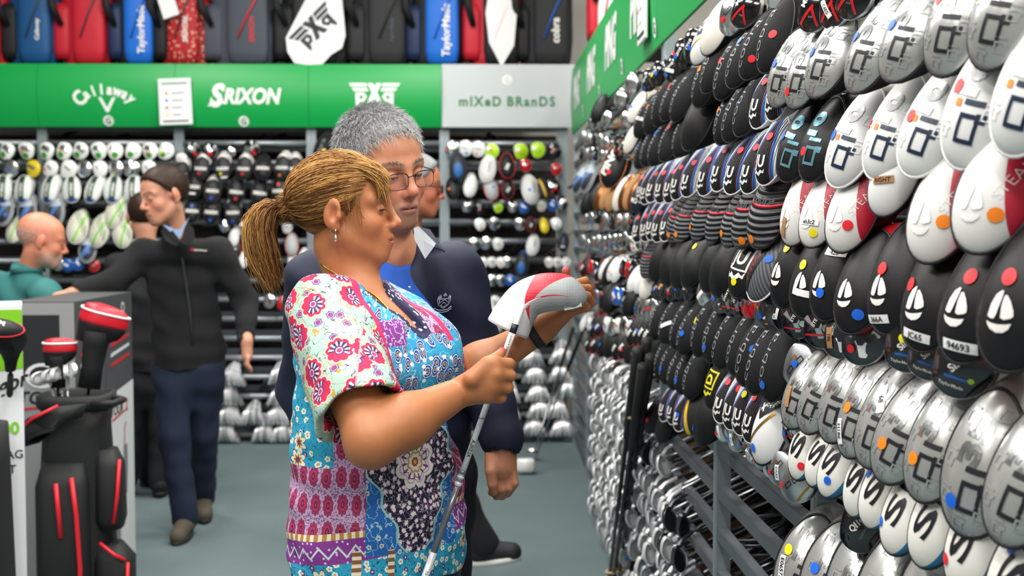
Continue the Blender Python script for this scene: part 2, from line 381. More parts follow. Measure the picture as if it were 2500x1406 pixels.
# ------------------------------------------------------------------ club materials
mat('black_leather', '#141416', .45, bump=.25, bsc=500, bd=.0008, spec=.35)
mat('black_cloth', '#161618', .7, bump=.5, bsc=900, bd=.0008, spec=.25)
mat('black_piping', '#101012', .4); mat('navy_leather', '#141c2e', .45, bump=.2, bsc=500)
mat('white_leather', '#dededc', .5, bump=.3, bsc=520, bd=.0008); mat('white_piping', '#ececea', .45)
mat('grey_vinyl', '#a9abaa', .32, .35, bump=.15, bsc=240, bd=.001)
mat('silver_vinyl', '#b6b7b4', .3, .55, bump=.12, bsc=120, bd=.001)
mat('grey_leather', '#a7aaab', .5, bump=.35, bsc=600, bd=.0008)
mat('red_leather', '#cc1226', .4, bump=.2, bsc=400); mat('crimson_panel', '#b31534', .4, bump=.3, bsc=260)
mat('chrome', '#eeeff0', .2, 1.0); mat('steel', '#d3d5d8', .36, 1.0, bump=.1, bsc=200); mat('dark_steel', '#53565a', .28, .9)
mat('gloss_black', '#0e0e11', .12, 0, coat=.8); mat('gloss_grey', '#5c6064', .2, .5, coat=.5); mat('gloss_red', '#c01820', .2, 0, coat=.6); mat('gloss_white', '#efefec', .2, 0, coat=.5)
mat('gloss_blue', '#1a5db8', .25, 0, coat=.5); mat('gloss_orange', '#e8622a', .25, 0, coat=.5); mat('gloss_yellow', '#e3c81c', .3, 0, coat=.4); mat('lime', '#b6e312', .35); mat('gloss_green', '#3c9a2e', .3, 0, coat=.4)
mat('iron_silver', '#f0f0f1', .32, .45); mat('iron_satin', '#b9bcbf', .42, .65)
mat('gold', '#b98a35', .3, .8); mat('copper', '#a3643a', .3, .9)
mat('logo_grey', '#8f9296', .4); mat('logo_white', '#eceae4', .5); mat('logo_black', '#191a20', .4); mat('logo_navy', '#1b2a44', .35); mat('logo_yellow', '#e4d61c', .5); mat('logo_red', '#d3242c', .4)
mat('teal_blue', '#2a74a0', .5); mat('iridescent', '#7fb8c8', .25, .6); mat('tan_card', '#a97b4c', .8)
mat('shaft_black', '#17171a', .3, .2, coat=.3); mat('shaft_steel', '#b4b7bb', .2, 1.0); mat('grip_black', '#161617', .7)
mat('dust_white', '#d9d4c9', .55)
def pat(name, fn, rough=.5, metal=0, ribs=None):
    t = NT(name); _, u, v = t.uv(); t.b.inputs['Roughness'].default_value = rough; t.b.inputs['Metallic'].default_value = metal
    # u, v run -1..1 over the padded face
    u = t.math('MULTIPLY_ADD', u, 2, -1); v = t.math('MULTIPLY_ADD', v, 2, -1)
    t.link(fn(t, u, v), t.b.inputs['Base Color']); o_, _x = t.obj()
    if ribs: t.bump(ribs(t, u, v), .8, .003)
    else: t.bump(t.noise(o_, 500, 3)[0], .25, .0008)
    MT[name] = t.m
BK = sl('#1c1c1f'); WH = sl('#e8eaea'); BL = sl('#1f77d0'); RD = sl('#c81630')
def f_stripe(t, u, v):           # black panel, blue then white bands along both edges
    e = t.math('ADD', u, t.math('MULTIPLY', v, -.28)); e = t.math('ABSOLUTE', t.math('ADD', e, t.math('MULTIPLY', t.math('MULTIPLY', v, v), .18)))
    e2 = t.math('MULTIPLY_ADD', v, .5, e)
    c = t.mix(t.gt(e2, .42), BK, sl('#b0332e')); c = t.mix(t.gt(e2, .46), c, BL); return t.mix(t.gt(e2, .60), c, WH)
pat('striped_face', f_stripe, .6, 0, lambda t, u, v: t.math('SINE', t.math('MULTIPLY', u, 60)))
def f_cobred(t, u, v):           # dark ribs with one red stripe
    w_ = t.math('MULTIPLY_ADD', t.math('MULTIPLY', u, u), -.12, v)
    c = t.mix(t.band(w_, -.62, .28), BK, sl('#3b3d41')); c = t.mix(t.lt(t.math('SINE', t.math('MULTIPLY', w_, 38)), -.35), c, sl('#131316'))
    c = t.mix(t.gt(w_, .3), c, BK); c = t.mix(t.lt(w_, -.66), c, sl('#47494d')); return t.mix(t.band(w_, .0, .075), c, RD)
pat('ribbed_face', f_cobred, .5, 0, lambda t, u, v: t.math('SINE', t.math('MULTIPLY', t.math('MULTIPLY_ADD', t.math('MULTIPLY', u, u), -.12, v), 38)))
def f_stealth(t, u, v):          # white face, red upper panel with scale pattern
    e = t.math('ADD', u, t.math('MULTIPLY', t.math('SUBTRACT', v, .2), .35)); return t.mix(t.gt(t.math('SUBTRACT', e, t.math('MULTIPLY', t.math('SUBTRACT', 1, v), .16)), .20), sl('#e0deda'), sl('#b41832'))
pat('white_red_face', f_stealth, .45)
def f_sim(t, u, v):              # white face with a blue toe edge
    r = t.math('ADD', t.math('MULTIPLY', u, u), t.math('MULTIPLY', v, v))
    return t.mix(t.math('MULTIPLY', t.gt(t.math('ADD', r, t.math('MULTIPLY', u, .35)), .98), t.lt(v, -.1)), sl('#e4e2da'), sl('#1f6c98'))
pat('white_blue_face', f_sim, .5)
def f_hybrid(t, u, v):
    e = t.math('ABSOLUTE', u); c = t.mix(t.gt(e, .30), sl('#2c3036'), sl('#2f8a3c')); c = t.mix(t.gt(e, .38), c, sl('#e3e8e4')); return t.mix(t.lt(v, -.72), c, sl('#1c3f8c'))
pat('white_green_face', f_hybrid, .55)
def f_lime(t, u, v):
    e = t.math('MULTIPLY_ADD', v, -.55, u); c = t.mix(t.band(e, .1, .34), sl('#dedbc9'), sl('#7ed03a')); s = t.math('SINE', t.math('MULTIPLY', t.math('ADD', u, v), 14)); return t.mix(t.math('MULTIPLY', t.band(t.math('ADD', u, v), .3, .95), t.gt(t.math('SINE', t.math('MULTIPLY', u, 26)), .2)), c, sl('#4b7a30'))
pat('cream_lime_face', f_lime, .5)
def f_ring(t, u, v):
    r = t.math('SQRT', t.math('ADD', t.math('MULTIPLY', u, u), t.math('MULTIPLY', v, v))); e = t.math('MULTIPLY_ADD', v, -1.0, u)
    c = t.mix(t.band(e, -.35, .25), sl('#20242c'), sl('#4d78b4')); c = t.mix(t.gt(v, .3), c, sl('#aab4bd')); return t.mix(t.gt(r, .82), c, sl('#8d9298'))
pat('grey_ring_face', f_ring, .5)
def f_srix(t, u, v):             # black with white top panel and white wordmark band
    return t.mix(t.gt(t.math('MULTIPLY_ADD', t.math('MULTIPLY', u, u), .4, v), .78), BK, sl('#e6dfd8'))
pat('black_white_face', f_srix, .55)
def f_blu(t, u, v):
    r = t.math('SQRT', t.math('ADD', t.math('MULTIPLY', u, u), t.math('MULTIPLY', t.math('ADD', v, .25), t.math('ADD', v, .25)))); s = t.gt(t.math('SINE', t.math('MULTIPLY', r, 30)), 0)
    return t.mix(t.lt(r, .55), sl('#22242a'), t.mix(s, sl('#1c6ab5'), sl('#124a86')))
pat('black_blue_face', f_blu, .5)
def f_yb(t, u, v): return t.mix(t.band(t.math('MULTIPLY_ADD', v, .5, u), -.45, -.05), BK, sl('#d9b021'))
pat('black_gold_face', f_yb, .55)
def f_hex(t, u, v): return t.mix(t.gt(t.math('SINE', t.math('MULTIPLY', t.math('ADD', u, v), 34)), .1), sl('#62666b'), sl('#3a3d41'))
pat('grey_rib_face', f_hex, .5)

# ------------------------------------------------------------------ padded cover geometry (face looks along -y, neck runs back along +y)
A0, B0, D0, TL = .048, .081, .030, .34
NS = 36
def outline(th, egg=-.10): return math.cos(th) * (1 + egg * math.sin(th)), math.sin(th)
def dome(x, z, a=A0, b=B0, D=D0, tl=TL):
    e = 1 - .10 * (z / b); r2 = min(1.0, (x / a / e) ** 2 + (z / b) ** 2); return -D * (1 - r2) ** .8 + tl * z
CVM = {}
def cover_mesh(key, fmat, bmat, top=True, a=A0, b=B0, D=D0, tl=TL, neck='black_cloth'):
    if key in CVM: return CVM[key]
    V = [(0, dome(0, 0, a, b, D, tl), 0)]; uv = [(.5, .5)]; Fc = []; fm = []; NR = 8
    for k in range(1, NR + 1):
        r = math.sin(k / NR * math.pi / 2)
        for i in range(NS):
            x, z = outline(2 * math.pi * i / NS); x *= r * a; z *= r * b; e = 1 - .10 * (z / b)
            V.append((x, -D * max(0, 1 - r * r) ** .8 + tl * z, z)); uv.append((.5 + .5 * x / a, .5 + .5 * z / b))
    for i in range(NS): Fc.append((0, 1 + i, 1 + (i + 1) % NS)); fm.append(0)
    for k in range(NR - 1):
        o1 = 1 + k * NS; o2 = o1 + NS
        for i in range(NS): j = (i + 1) % NS; Fc.append((o1 + i, o2 + i, o2 + j, o1 + j)); fm.append(0)
    prof = [(.014, 1.06, .003), (.042, 1.07, .012), (.075, 1.0, .022), (.105, .80, .032), (.14, .55, .038), (.18, .40, .040), (.23, .34, .040)]
    base = 1 + (NR - 1) * NS; o1 = base
    for pi_, (yy, s, dz) in enumerate(prof):
        o2 = len(V)
        for i in range(NS):
            x, z = outline(2 * math.pi * i / NS, -.10 * (1 - pi_ / 6)); f = 1 - pi_ / 6; V.append((x * a * s * (1 - .2 * (1 - f)), yy + tl * z * b * f * s, z * b * s * (.72 + .28 * f) + dz)); uv.append((.5 + .5 * x, .5 + .5 * z + yy * 3))
        for i in range(NS):
            j = (i + 1) % NS; mid = math.sin(2 * math.pi * (i + .5) / NS); Fc.append((o1 + i, o2 + i, o2 + j, o1 + j))
            fm.append(2 if pi_ >= 5 else (1 if not top or mid < .12 else 3))
        o1 = o2
    Fc.append(tuple(o1 + i for i in range(NS - 1, -1, -1))); fm.append(2)
    top_m = fmat if top is True else (top or bmat)
    CVM[key] = mesh(key, V, Fc, [fmat, bmat, neck, top_m], fm, uv); return CVM[key]
PIM = {}
def piping_mesh(m, a=A0, b=B0, tl=TL, r=.0026):
    k = (m, a, b)
    if k not in PIM:
        P = []
        for i in range(NS): x, z = outline(2 * math.pi * i / NS); P.append((x * a * 1.015, tl * z * b + .001, z * b * 1.015))
        PIM[k] = MB().loop_tube(P, r).mesh('piping', m, True)
    return PIM[k]
ADD = {}
def decal(kind, m, u, v, size, rot=0, dims=(A0, B0, D0, TL), bold=.02, shear=0, eps=.0012, sx=1.0):
    """lettering or a shape lying on the padded face"""
    k = (str(kind)[:60], m, round(u, 3), round(v, 3), size, rot, dims, bold, sx)
    if k in ADD: return ADD[k]
    if isinstance(kind, str): V2, Fc = text2d(kind, bold, shear)
    else: V2, Fc = kind
    if kind != 0 and size > .0125: V2, Fc = refine([(x * sx, y) for x, y in V2], Fc, .009 / size); sx = 1.0
    c, s = math.cos(R(rot)), math.sin(R(rot)); V = []; a, b, D, tl = dims
    for x, y in V2:
        x, y = x * size * sx, y * size; X = u * a + x * c - y * s; Z = v * b + x * s + y * c
        e = 1 - .10 * (Z / b); q = math.sqrt((X / a / e) ** 2 + (Z / b) ** 2)
        if q > .97: X *= .97 / q; Z *= .97 / q
        V.append((X, dome(X, Z, *dims) - eps, Z))
    ADD[k] = mesh('decal', V, Fc, m, smooth=False); return ADD[k]
def gridrect(w_, h_, nx=4, ny=2): return [(w_ * (i / nx - .5), h_ * (j / ny - .5)) for j in range(ny + 1) for i in range(nx + 1)], [(j * (nx + 1) + i, j * (nx + 1) + i + 1, (j + 1) * (nx + 1) + i + 1, (j + 1) * (nx + 1) + i) for j in range(ny) for i in range(nx)]
def discgrid(n=20): return [(0, 0)] + [(r * math.cos(2 * math.pi * i / n), r * math.sin(2 * math.pi * i / n)) for r in (.5, 1) for i in range(n)], [(0, 1 + i, 1 + (i + 1) % n) for i in range(n)] + [(1 + i, 1 + n + i, 1 + n + (i + 1) % n, 1 + (i + 1) % n) for i in range(n)]
def poly(pts):                   # concave polygon as a fan of its own triangulation
    from mathutils.geometry import tessellate_polygon
    return pts, [tuple(t_) for t_ in tessellate_polygon([[Vector((x, y, 0)) for x, y in pts]])]
def arc(cx, cy, r, a0, a1, n=6): return [(cx + r * math.cos(R(a0 + (a1 - a0) * i / n)), cy + r * math.sin(R(a0 + (a1 - a0) * i / n))) for i in range(n + 1)]
SAIL1 = poly([(-.72, -.38), (-.66, .25), (-.48, .75), (-.22, 1.0), (-.1, 1), (-.1, .6), (-.2, -.2), (-.28, -.42), (-.5, -.46)])
SAIL2 = poly([(.08, -.3), (.0, .3), (.02, .8), (.16, .84), (.45, .55), (.68, .15), (.74, -.12), (.6, -.24), (.3, -.36)])
HULL = poly([(-.72, -.62), (-.4, -.68), (0, -.66), (.4, -.58), (.72, -.48)] + [(.62, -.78), (.38, -1.0), (.0, -1.08), (-.4, -.98), (-.62, -.8)])
def frame_poly(w_, h_, th): return [(-w_, -h_), (w_, -h_), (w_, h_), (-w_, h_), (-w_ + th, -h_ + th), (w_ - th, -h_ + th), (w_ - th, h_ - th), (-w_ + th, h_ - th)], [(0, 1, 5, 4), (1, 2, 6, 5), (2, 3, 7, 6), (3, 0, 4, 7)]
QI = ([(x * 1.0, y) for x, y in frame_poly(.55, .5, .17)[0]] + [(.25, -.75), (.6, -.75), (.6, -.3), (.25, -.3), (.85, -.5), (1.05, -.5), (1.05, .5), (.85, .5)], frame_poly(1, 1, 1)[1] + [(8, 9, 10, 11), (12, 13, 14, 15)])
ZIG = poly([(-1, .45), (-.72, .15), (-.42, .4), (0, .05), (.42, .4), (.72, .15), (1, .45), (.86, -.1), (.55, .02), (0, -.35), (-.55, .02), (-.86, -.1)])
# face furniture per kind: (part name, shape, material, u, v, size, rotation, bold, sx)
def qi_parts(txt2, m1, m2, emb):
    L = [('emblem', QI, m1, .16, -.40, .026, 82, 0, 1.25), ('number', txt2, m2, .0, .36, .025, 82, .05, 1.5)]
    for u, v in ((-.58, .05), (-.55, -.45), (.62, .35), (.62, -.2), (-.35, .62), (-.12, -.80), (.42, -.66), (.45, .72)): L.append(('embossing', QI, emb, u, v, .013, 80, 0, 1))
    return L
SAILS = lambda m, u, v, s: [('emblem_sail', SAIL1, m, u, v, s, 0, 0, 1), ('emblem_sail', SAIL2, m, u, v, s, 0, 0, 1), ('emblem_hull', HULL, m, u, v, s, 0, 0, 1)]
KIND = {
 # key: face, body, top, piping, decals, description, a/b scale
 'Q': ('silver_vinyl', 'black_cloth', True, 'black_piping', qi_parts('35', 'logo_black', 'chrome', 'grey_vinyl'), 'silver embossed driver cover', 1.0),
 'W': ('white_leather', 'navy_leather', True, 'white_piping', qi_parts('10', 'logo_navy', 'grey_vinyl', 'white_piping')[:6] + [('tab', gridrect(1, 1), 'sticker_orange', -.22, -.02, .009, 0, 0, 1)], 'white leather cover with navy lettering', 1.05),
 'K': ('black_leather', 'black_leather', True, 'black_piping', qi_parts('10', 'iridescent', 'iridescent', 'black_leather')[:2], 'black cover with iridescent lettering', .95),
 'T': ('white_red_face', 'black_leather', 'crimson_panel', 'black_piping', SAILS('white_piping', -.2, -.3, .021) + [('lettering', 'STEALTH', 'logo_white', .62, .25, .013, 66, -.02, 1)], 'white cover with crimson upper panel', 1.02),
 'B': ('black_leather', 'red_leather', 'red_leather', 'black_piping', SAILS('logo_white', -.15, -.22, .021), 'black red-backed cover with sail emblem', 1.06),
 'C': ('black_cloth', 'black_cloth', True, 'black_piping', [('lettering', 'cobra', 'logo_grey', -.32, .0, .024, 86, -.012, 1.45)], 'black cover with grey vertical lettering', .95),
 'J': ('striped_face', 'white_leather', 'white_leather', 'white_piping', [('lettering', 'JU', 'logo_white', -.12, -.30, .027, 0, .03, .85), ('crown_mark', ZIG, 'logo_white', -.12, -.66, .020, 8, 0, 1)], 'black cover with blue white edge stripes', .86),
 'R': ('ribbed_face', 'black_leather', 'black_leather', 'black_piping', [('lettering', 'cobra', 'logo_black', 0, .2, .014, 4, .03, 1.2), ], 'black ribbed cover, red cross stripe', .92),
 'S': ('white_blue_face', 'white_leather', True, 'black_piping', [('lettering', 'SI', 'logo_black', -.04, .12, .034, 80, .02, 2.5)], 'white cover, black letters, blue toe', .84),
 'D': ('black_leather', 'black_cloth', True, 'black_piping', [], 'plain black padded cover', .92),
 'L': ('black_leather', 'black_leather', True, 'black_piping', [('lettering', 'JU', 'logo_white', 0, .15, .030, -6, .03, 1), ('frame_mark', frame_poly(.95, .9, .12), 'logo_white', 0, .15, .034, -6, 0, 1), ('crown_mark', ZIG, 'logo_white', 0, -.42, .028, 0, 0, 1)], 'black cover, framed white letters', .95),
 'Y': ('black_cloth', 'black_cloth', True, 'black_piping', [('lettering', 'D', 'logo_yellow', -.1, .0, .028, 90, .03, 1), ('frame_mark', frame_poly(.95, .9, .16), 'logo_yellow', -.1, .0, .028, -6, 0, 1), ('crown_mark', ZIG, 'logo_yellow', -.1, -.5, .022, 0, 0, 1)], 'black cover with yellow framed letter', .9),
 'G': ('grey_rib_face', 'black_leather', True, 'white_piping', [('panel', gridrect(1.0, 3.2, 4, 8), 'black_leather', -.42, .0, .04, -14, 0, 1), ('lettering', 'F-MAX', 'logo_red', -.42, 0, .018, 78, .03, 1)], 'grey ribbed cover with red vertical lettering', .9),
 'O': ('white_leather', 'white_leather', True, 'black_piping', [('stripe', gridrect(3.0, .18, 10, 1), 'gold', -.1, -.15, .03, 52, 0, 1), ('panel', gridrect(1.6, .9, 6, 4), 'black_leather', .1, .5, .04, 40, 0, 1), ('lettering', '+CS', 'logo_white', .1, .5, .022, 40, .04, 1)], 'white cover, orange stripe, black panel', .95),
 'g': ('black_gold_face', 'black_leather', True, 'black_piping', [], 'black and gold padded cover', .9),
 # covers hung on the back rack
 'h': ('white_green_face', 'white_leather', True, 'white_piping', [('lettering', 'HYBRID', 'logo_white', 0, 0, .016, 90, .03, 1)], 'white cover with dark centre stripe', .95),
 'm': ('cream_lime_face', 'white_leather', True, 'white_piping', [], 'cream driver cover with lime slash', 1.2),
 'o': ('grey_ring_face', 'black_cloth', 'grey_leather', 'grey_leather', [], 'dark cover with grey outer ring', 1.15),
 'x': ('black_white_face', 'black_cloth', 'white_leather', 'black_piping', [('lettering', 'SRIXON', 'logo_white', 0, -.12, .018, 0, .05, .8)], 'black cover, white top, white wordmark', 1.0),
 'z': ('black_leather', 'black_cloth', True, 'black_piping', [('lettering', 'SRIXON', 'logo_white', 0, -.1, .019, 0, .05, .8)], 'black cover with white wordmark', 1.0),
 'u': ('black_blue_face', 'black_cloth', 'gloss_blue', 'black_piping', [], 'black cover with blue ringed disc', 1.1),
 'w': ('white_leather', 'white_leather', True, 'white_piping', [('lettering', 'NIKE', 'logo_grey', .3, .2, .02, 90, .02, 1)], 'plain white driver cover', 1.05),
 'v': ('lime', 'black_leather', 'gloss_white', 'black_piping', [], 'bright lime rounded cover', .8),
 'a': ('grey_leather', 'red_leather', True, 'red_leather', [], 'grey cover with red lower edge', .95),
 'n': ('navy_leather', 'navy_leather', True, 'navy_leather', [('lettering', 'MG', 'logo_white', 0, -.4, .02, 0, .02, 1)], 'navy blue fabric cover', .9),
 'y': ('gloss_yellow', 'black_leather', True, 'black_piping', [], 'bright yellow cover', .9),
 'k': ('black_leather', 'black_cloth', True, 'red_leather', [('lettering', 'SIM', 'logo_white', 0, -.1, .02, 60, .03, 1)], 'small black cover with white lettering', .85),
 'p': ('white_leather', 'black_cloth', True, 'black_piping', [], 'narrow white fairway cover', .8),
 'd': ('tan_card', 'black_cloth', True, 'black_piping', [], 'tan and brown knitted cover', .9),
 'e': ('copper', 'black_cloth', True, 'black_piping', [], 'rust brown leather cover', .9),
 'l': ('dust_white', 'black_cloth', True, 'black_piping', [], 'dusty beige cover', .9),
 'P': ('black_leather', 'black_leather', True, 'copper', [('lettering', 'PING', 'logo_white', -.1, .1, .03, 70, .04, 1)], 'black pointed cover, white slanted lettering', 1.15),
}
CN = {'r': 'red', 'b': 'blue', 'o': 'orange', 'y': 'yellow'}
SHM = {}
def shaft_mesh(L, m):
    if (L, m) not in SHM:
        mb = MB(); mb.tube([(0, .10, .036), (0, L - .27, .036)], [.0062, .0058], 6, 0); mb.tube([(0, L - .27, .036), (0, L, .036)], [.0105, .0135], 8, 1); SHM[(L, m)] = mb.mesh('shaft', [m, 'grip_black'], True)
    return SHM[(L, m)]
def stick(parent, s, dims):
    """round dots ('r-20+30') and printed labels ('w-20+30=366A', 't' for brown card)"""
    c = s[0]; body = s[1:].split('='); import re
    mm = re.match(r'([+-]\d+)([+-]\d+)(?:@(-?\d+))?', body[0]); u, v = int(mm.group(1)) / 100, int(mm.group(2)) / 100; rot = float(mm.group(3) or 0)
    if c in CN: ob('dot_sticker', decal(discgrid(), 'sticker_' + CN[c], u, v, .0088, 0, dims, eps=.002), parent)
    else:
        l = ob('price_label', decal(gridrect(1, .3, 8, 2), 'paper' if c == 'w' else 'tan_card', u, v, .042, rot, dims, eps=.0025), parent)
        if len(body) > 1: ob('label_print', decal(body[1], 'logo_black', u, v, .008, rot, dims, eps=.0032), parent)
USED = {}
ORD = 'first second third fourth fifth sixth seventh eighth ninth tenth eleventh twelfth thirteenth fourteenth fifteenth sixteenth seventeenth eighteenth'.split()
def club_label(desc, stk, where):
    s = desc
    if stk:
        c = stk[0][0]; s += ', ' + CN[c] + ' dot' if c in CN else (', white label' if c == 'w' else ', brown label')
    s = s + ', ' + where; n = len(s.split())
    if n > 16: print('LONG', n, s)
    return s
def place_cover(P, k, yaw, stks, where, group, sc=1.0, pitch=0, roll=0, shaft=1.05, smat='shaft_black', cat='golf club'):
    face, bodym, top, pip, dec, desc, s0 = KIND[k]; s = s0 * sc
    M = Matrix.Translation(P) @ Matrix.Rotation(yaw, 4, 'Z') @ Matrix.Rotation(pitch, 4, 'X') @ Matrix.Rotation(roll, 4, 'Y')
    root = ob('covered_club', None, M=M, label=club_label(desc, stks, where), cat=cat, group=group)
    h = ob('head_cover', cover_mesh('cover_' + k, face, bodym, top), root, scale=s)
    ob('piping', piping_mesh(pip), h)
    for (nm, kd, m, u, v, size, rot, bold, sx) in dec: ob(nm, decal(kd, m, u, v, size, rot, (A0, B0, D0, TL), bold, 0, .0012, sx), h)
    for st in stks: stick(h, st, (A0, B0, D0, TL))
    if shaft: ob('shaft', shaft_mesh(shaft, smat), root)
    return root

# ------------------------------------------------------------------ bare wood heads, sole towards the aisle
HD = (.054, .056, .016, .05)
def hd_out(i, n=NS):
    th = 2 * math.pi * i / n; x, z = math.cos(th), math.sin(th)
    if x < -.62: x = -.62 - (abs(x) - .62) * .45        # flat striking face on one side
    return x * (1 + .06 * z), z
HDM = {}
def head_mesh(sole, crown, rim):
    k = (sole, crown, rim)
    if k in HDM: return HDM[k]
    a, b, D, tl = HD; V = [(0, -D, 0)]; Fc = []; fm = []; NR = 5
    for q in range(1, NR + 1):
        r = math.sin(q / NR * math.pi / 2)
        for i in range(NS): x, z = hd_out(i); V.append((x * r * a, -D * (1 - r * r) + tl * z * r * b, z * r * b))
    for i in range(NS): Fc.append((0, 1 + i, 1 + (i + 1) % NS)); fm.append(0)
    for q in range(NR - 1):
        o1 = 1 + q * NS
        for i in range(NS): j = (i + 1) % NS; Fc.append((o1 + i, o1 + NS + i, o1 + NS + j, o1 + j)); fm.append(0)
    o1 = 1 + (NR - 1) * NS
    for yy, s, mm in ((.004, 1.04, 2), (.010, 1.045, 2), (.024, 1.0, 1), (.040, .84, 1), (.052, .55, 1), (.057, .2, 1)):
        o2 = len(V)
        for i in range(NS): x, z = hd_out(i); V.append((x * a * s, yy + tl * z * b * s, z * b * s + (1 - s) * .012 * (yy > .02)))
        for i in range(NS): j = (i + 1) % NS; Fc.append((o1 + i, o2 + i, o2 + j, o1 + j)); fm.append(mm)
        o1 = o2
    Fc.append(tuple(o1 + i for i in range(NS - 1, -1, -1))); fm.append(1)
    HDM[k] = autosmooth(mesh('wood_head', V, Fc, [sole, crown, rim], fm), 50); return HDM[k]
def hdecal(kind, m, u, v, size, rot=0, bold=.02, eps=.0012, sx=1.0):
    k = ('h', str(kind)[:80], m, u, v, size, rot, bold, sx)
    if k in ADD: return ADD[k]
    V2, Fc = text2d(kind, bold) if isinstance(kind, str) else kind
    c, s = math.cos(R(rot)), math.sin(R(rot)); V = []; a, b, D, tl = HD
    for x, y in V2:
        x, y = x * size * sx, y * size; X = u * a + x * c - y * s; Z = v * b + x * s + y * c; q = math.sqrt((X / a) ** 2 + (Z / b) ** 2)
        if q > .9: X *= .9 / q; Z *= .9 / q; q = .9
        V.append((X, -D * (1 - q * q) + tl * Z - eps, Z))
    ADD[k] = mesh('sole_mark', V, Fc, m, smooth=False); return ADD[k]
WEDGE = poly([(-1, .5), (-.1, -.9), (.25, -.9), (1, .4), (.6, .7), (.1, -.2), (-.2, -.2), (-.7, .8)])
TRI = poly([(-1, .9), (1, .7), (.1, -1), (-.2, -.95)])
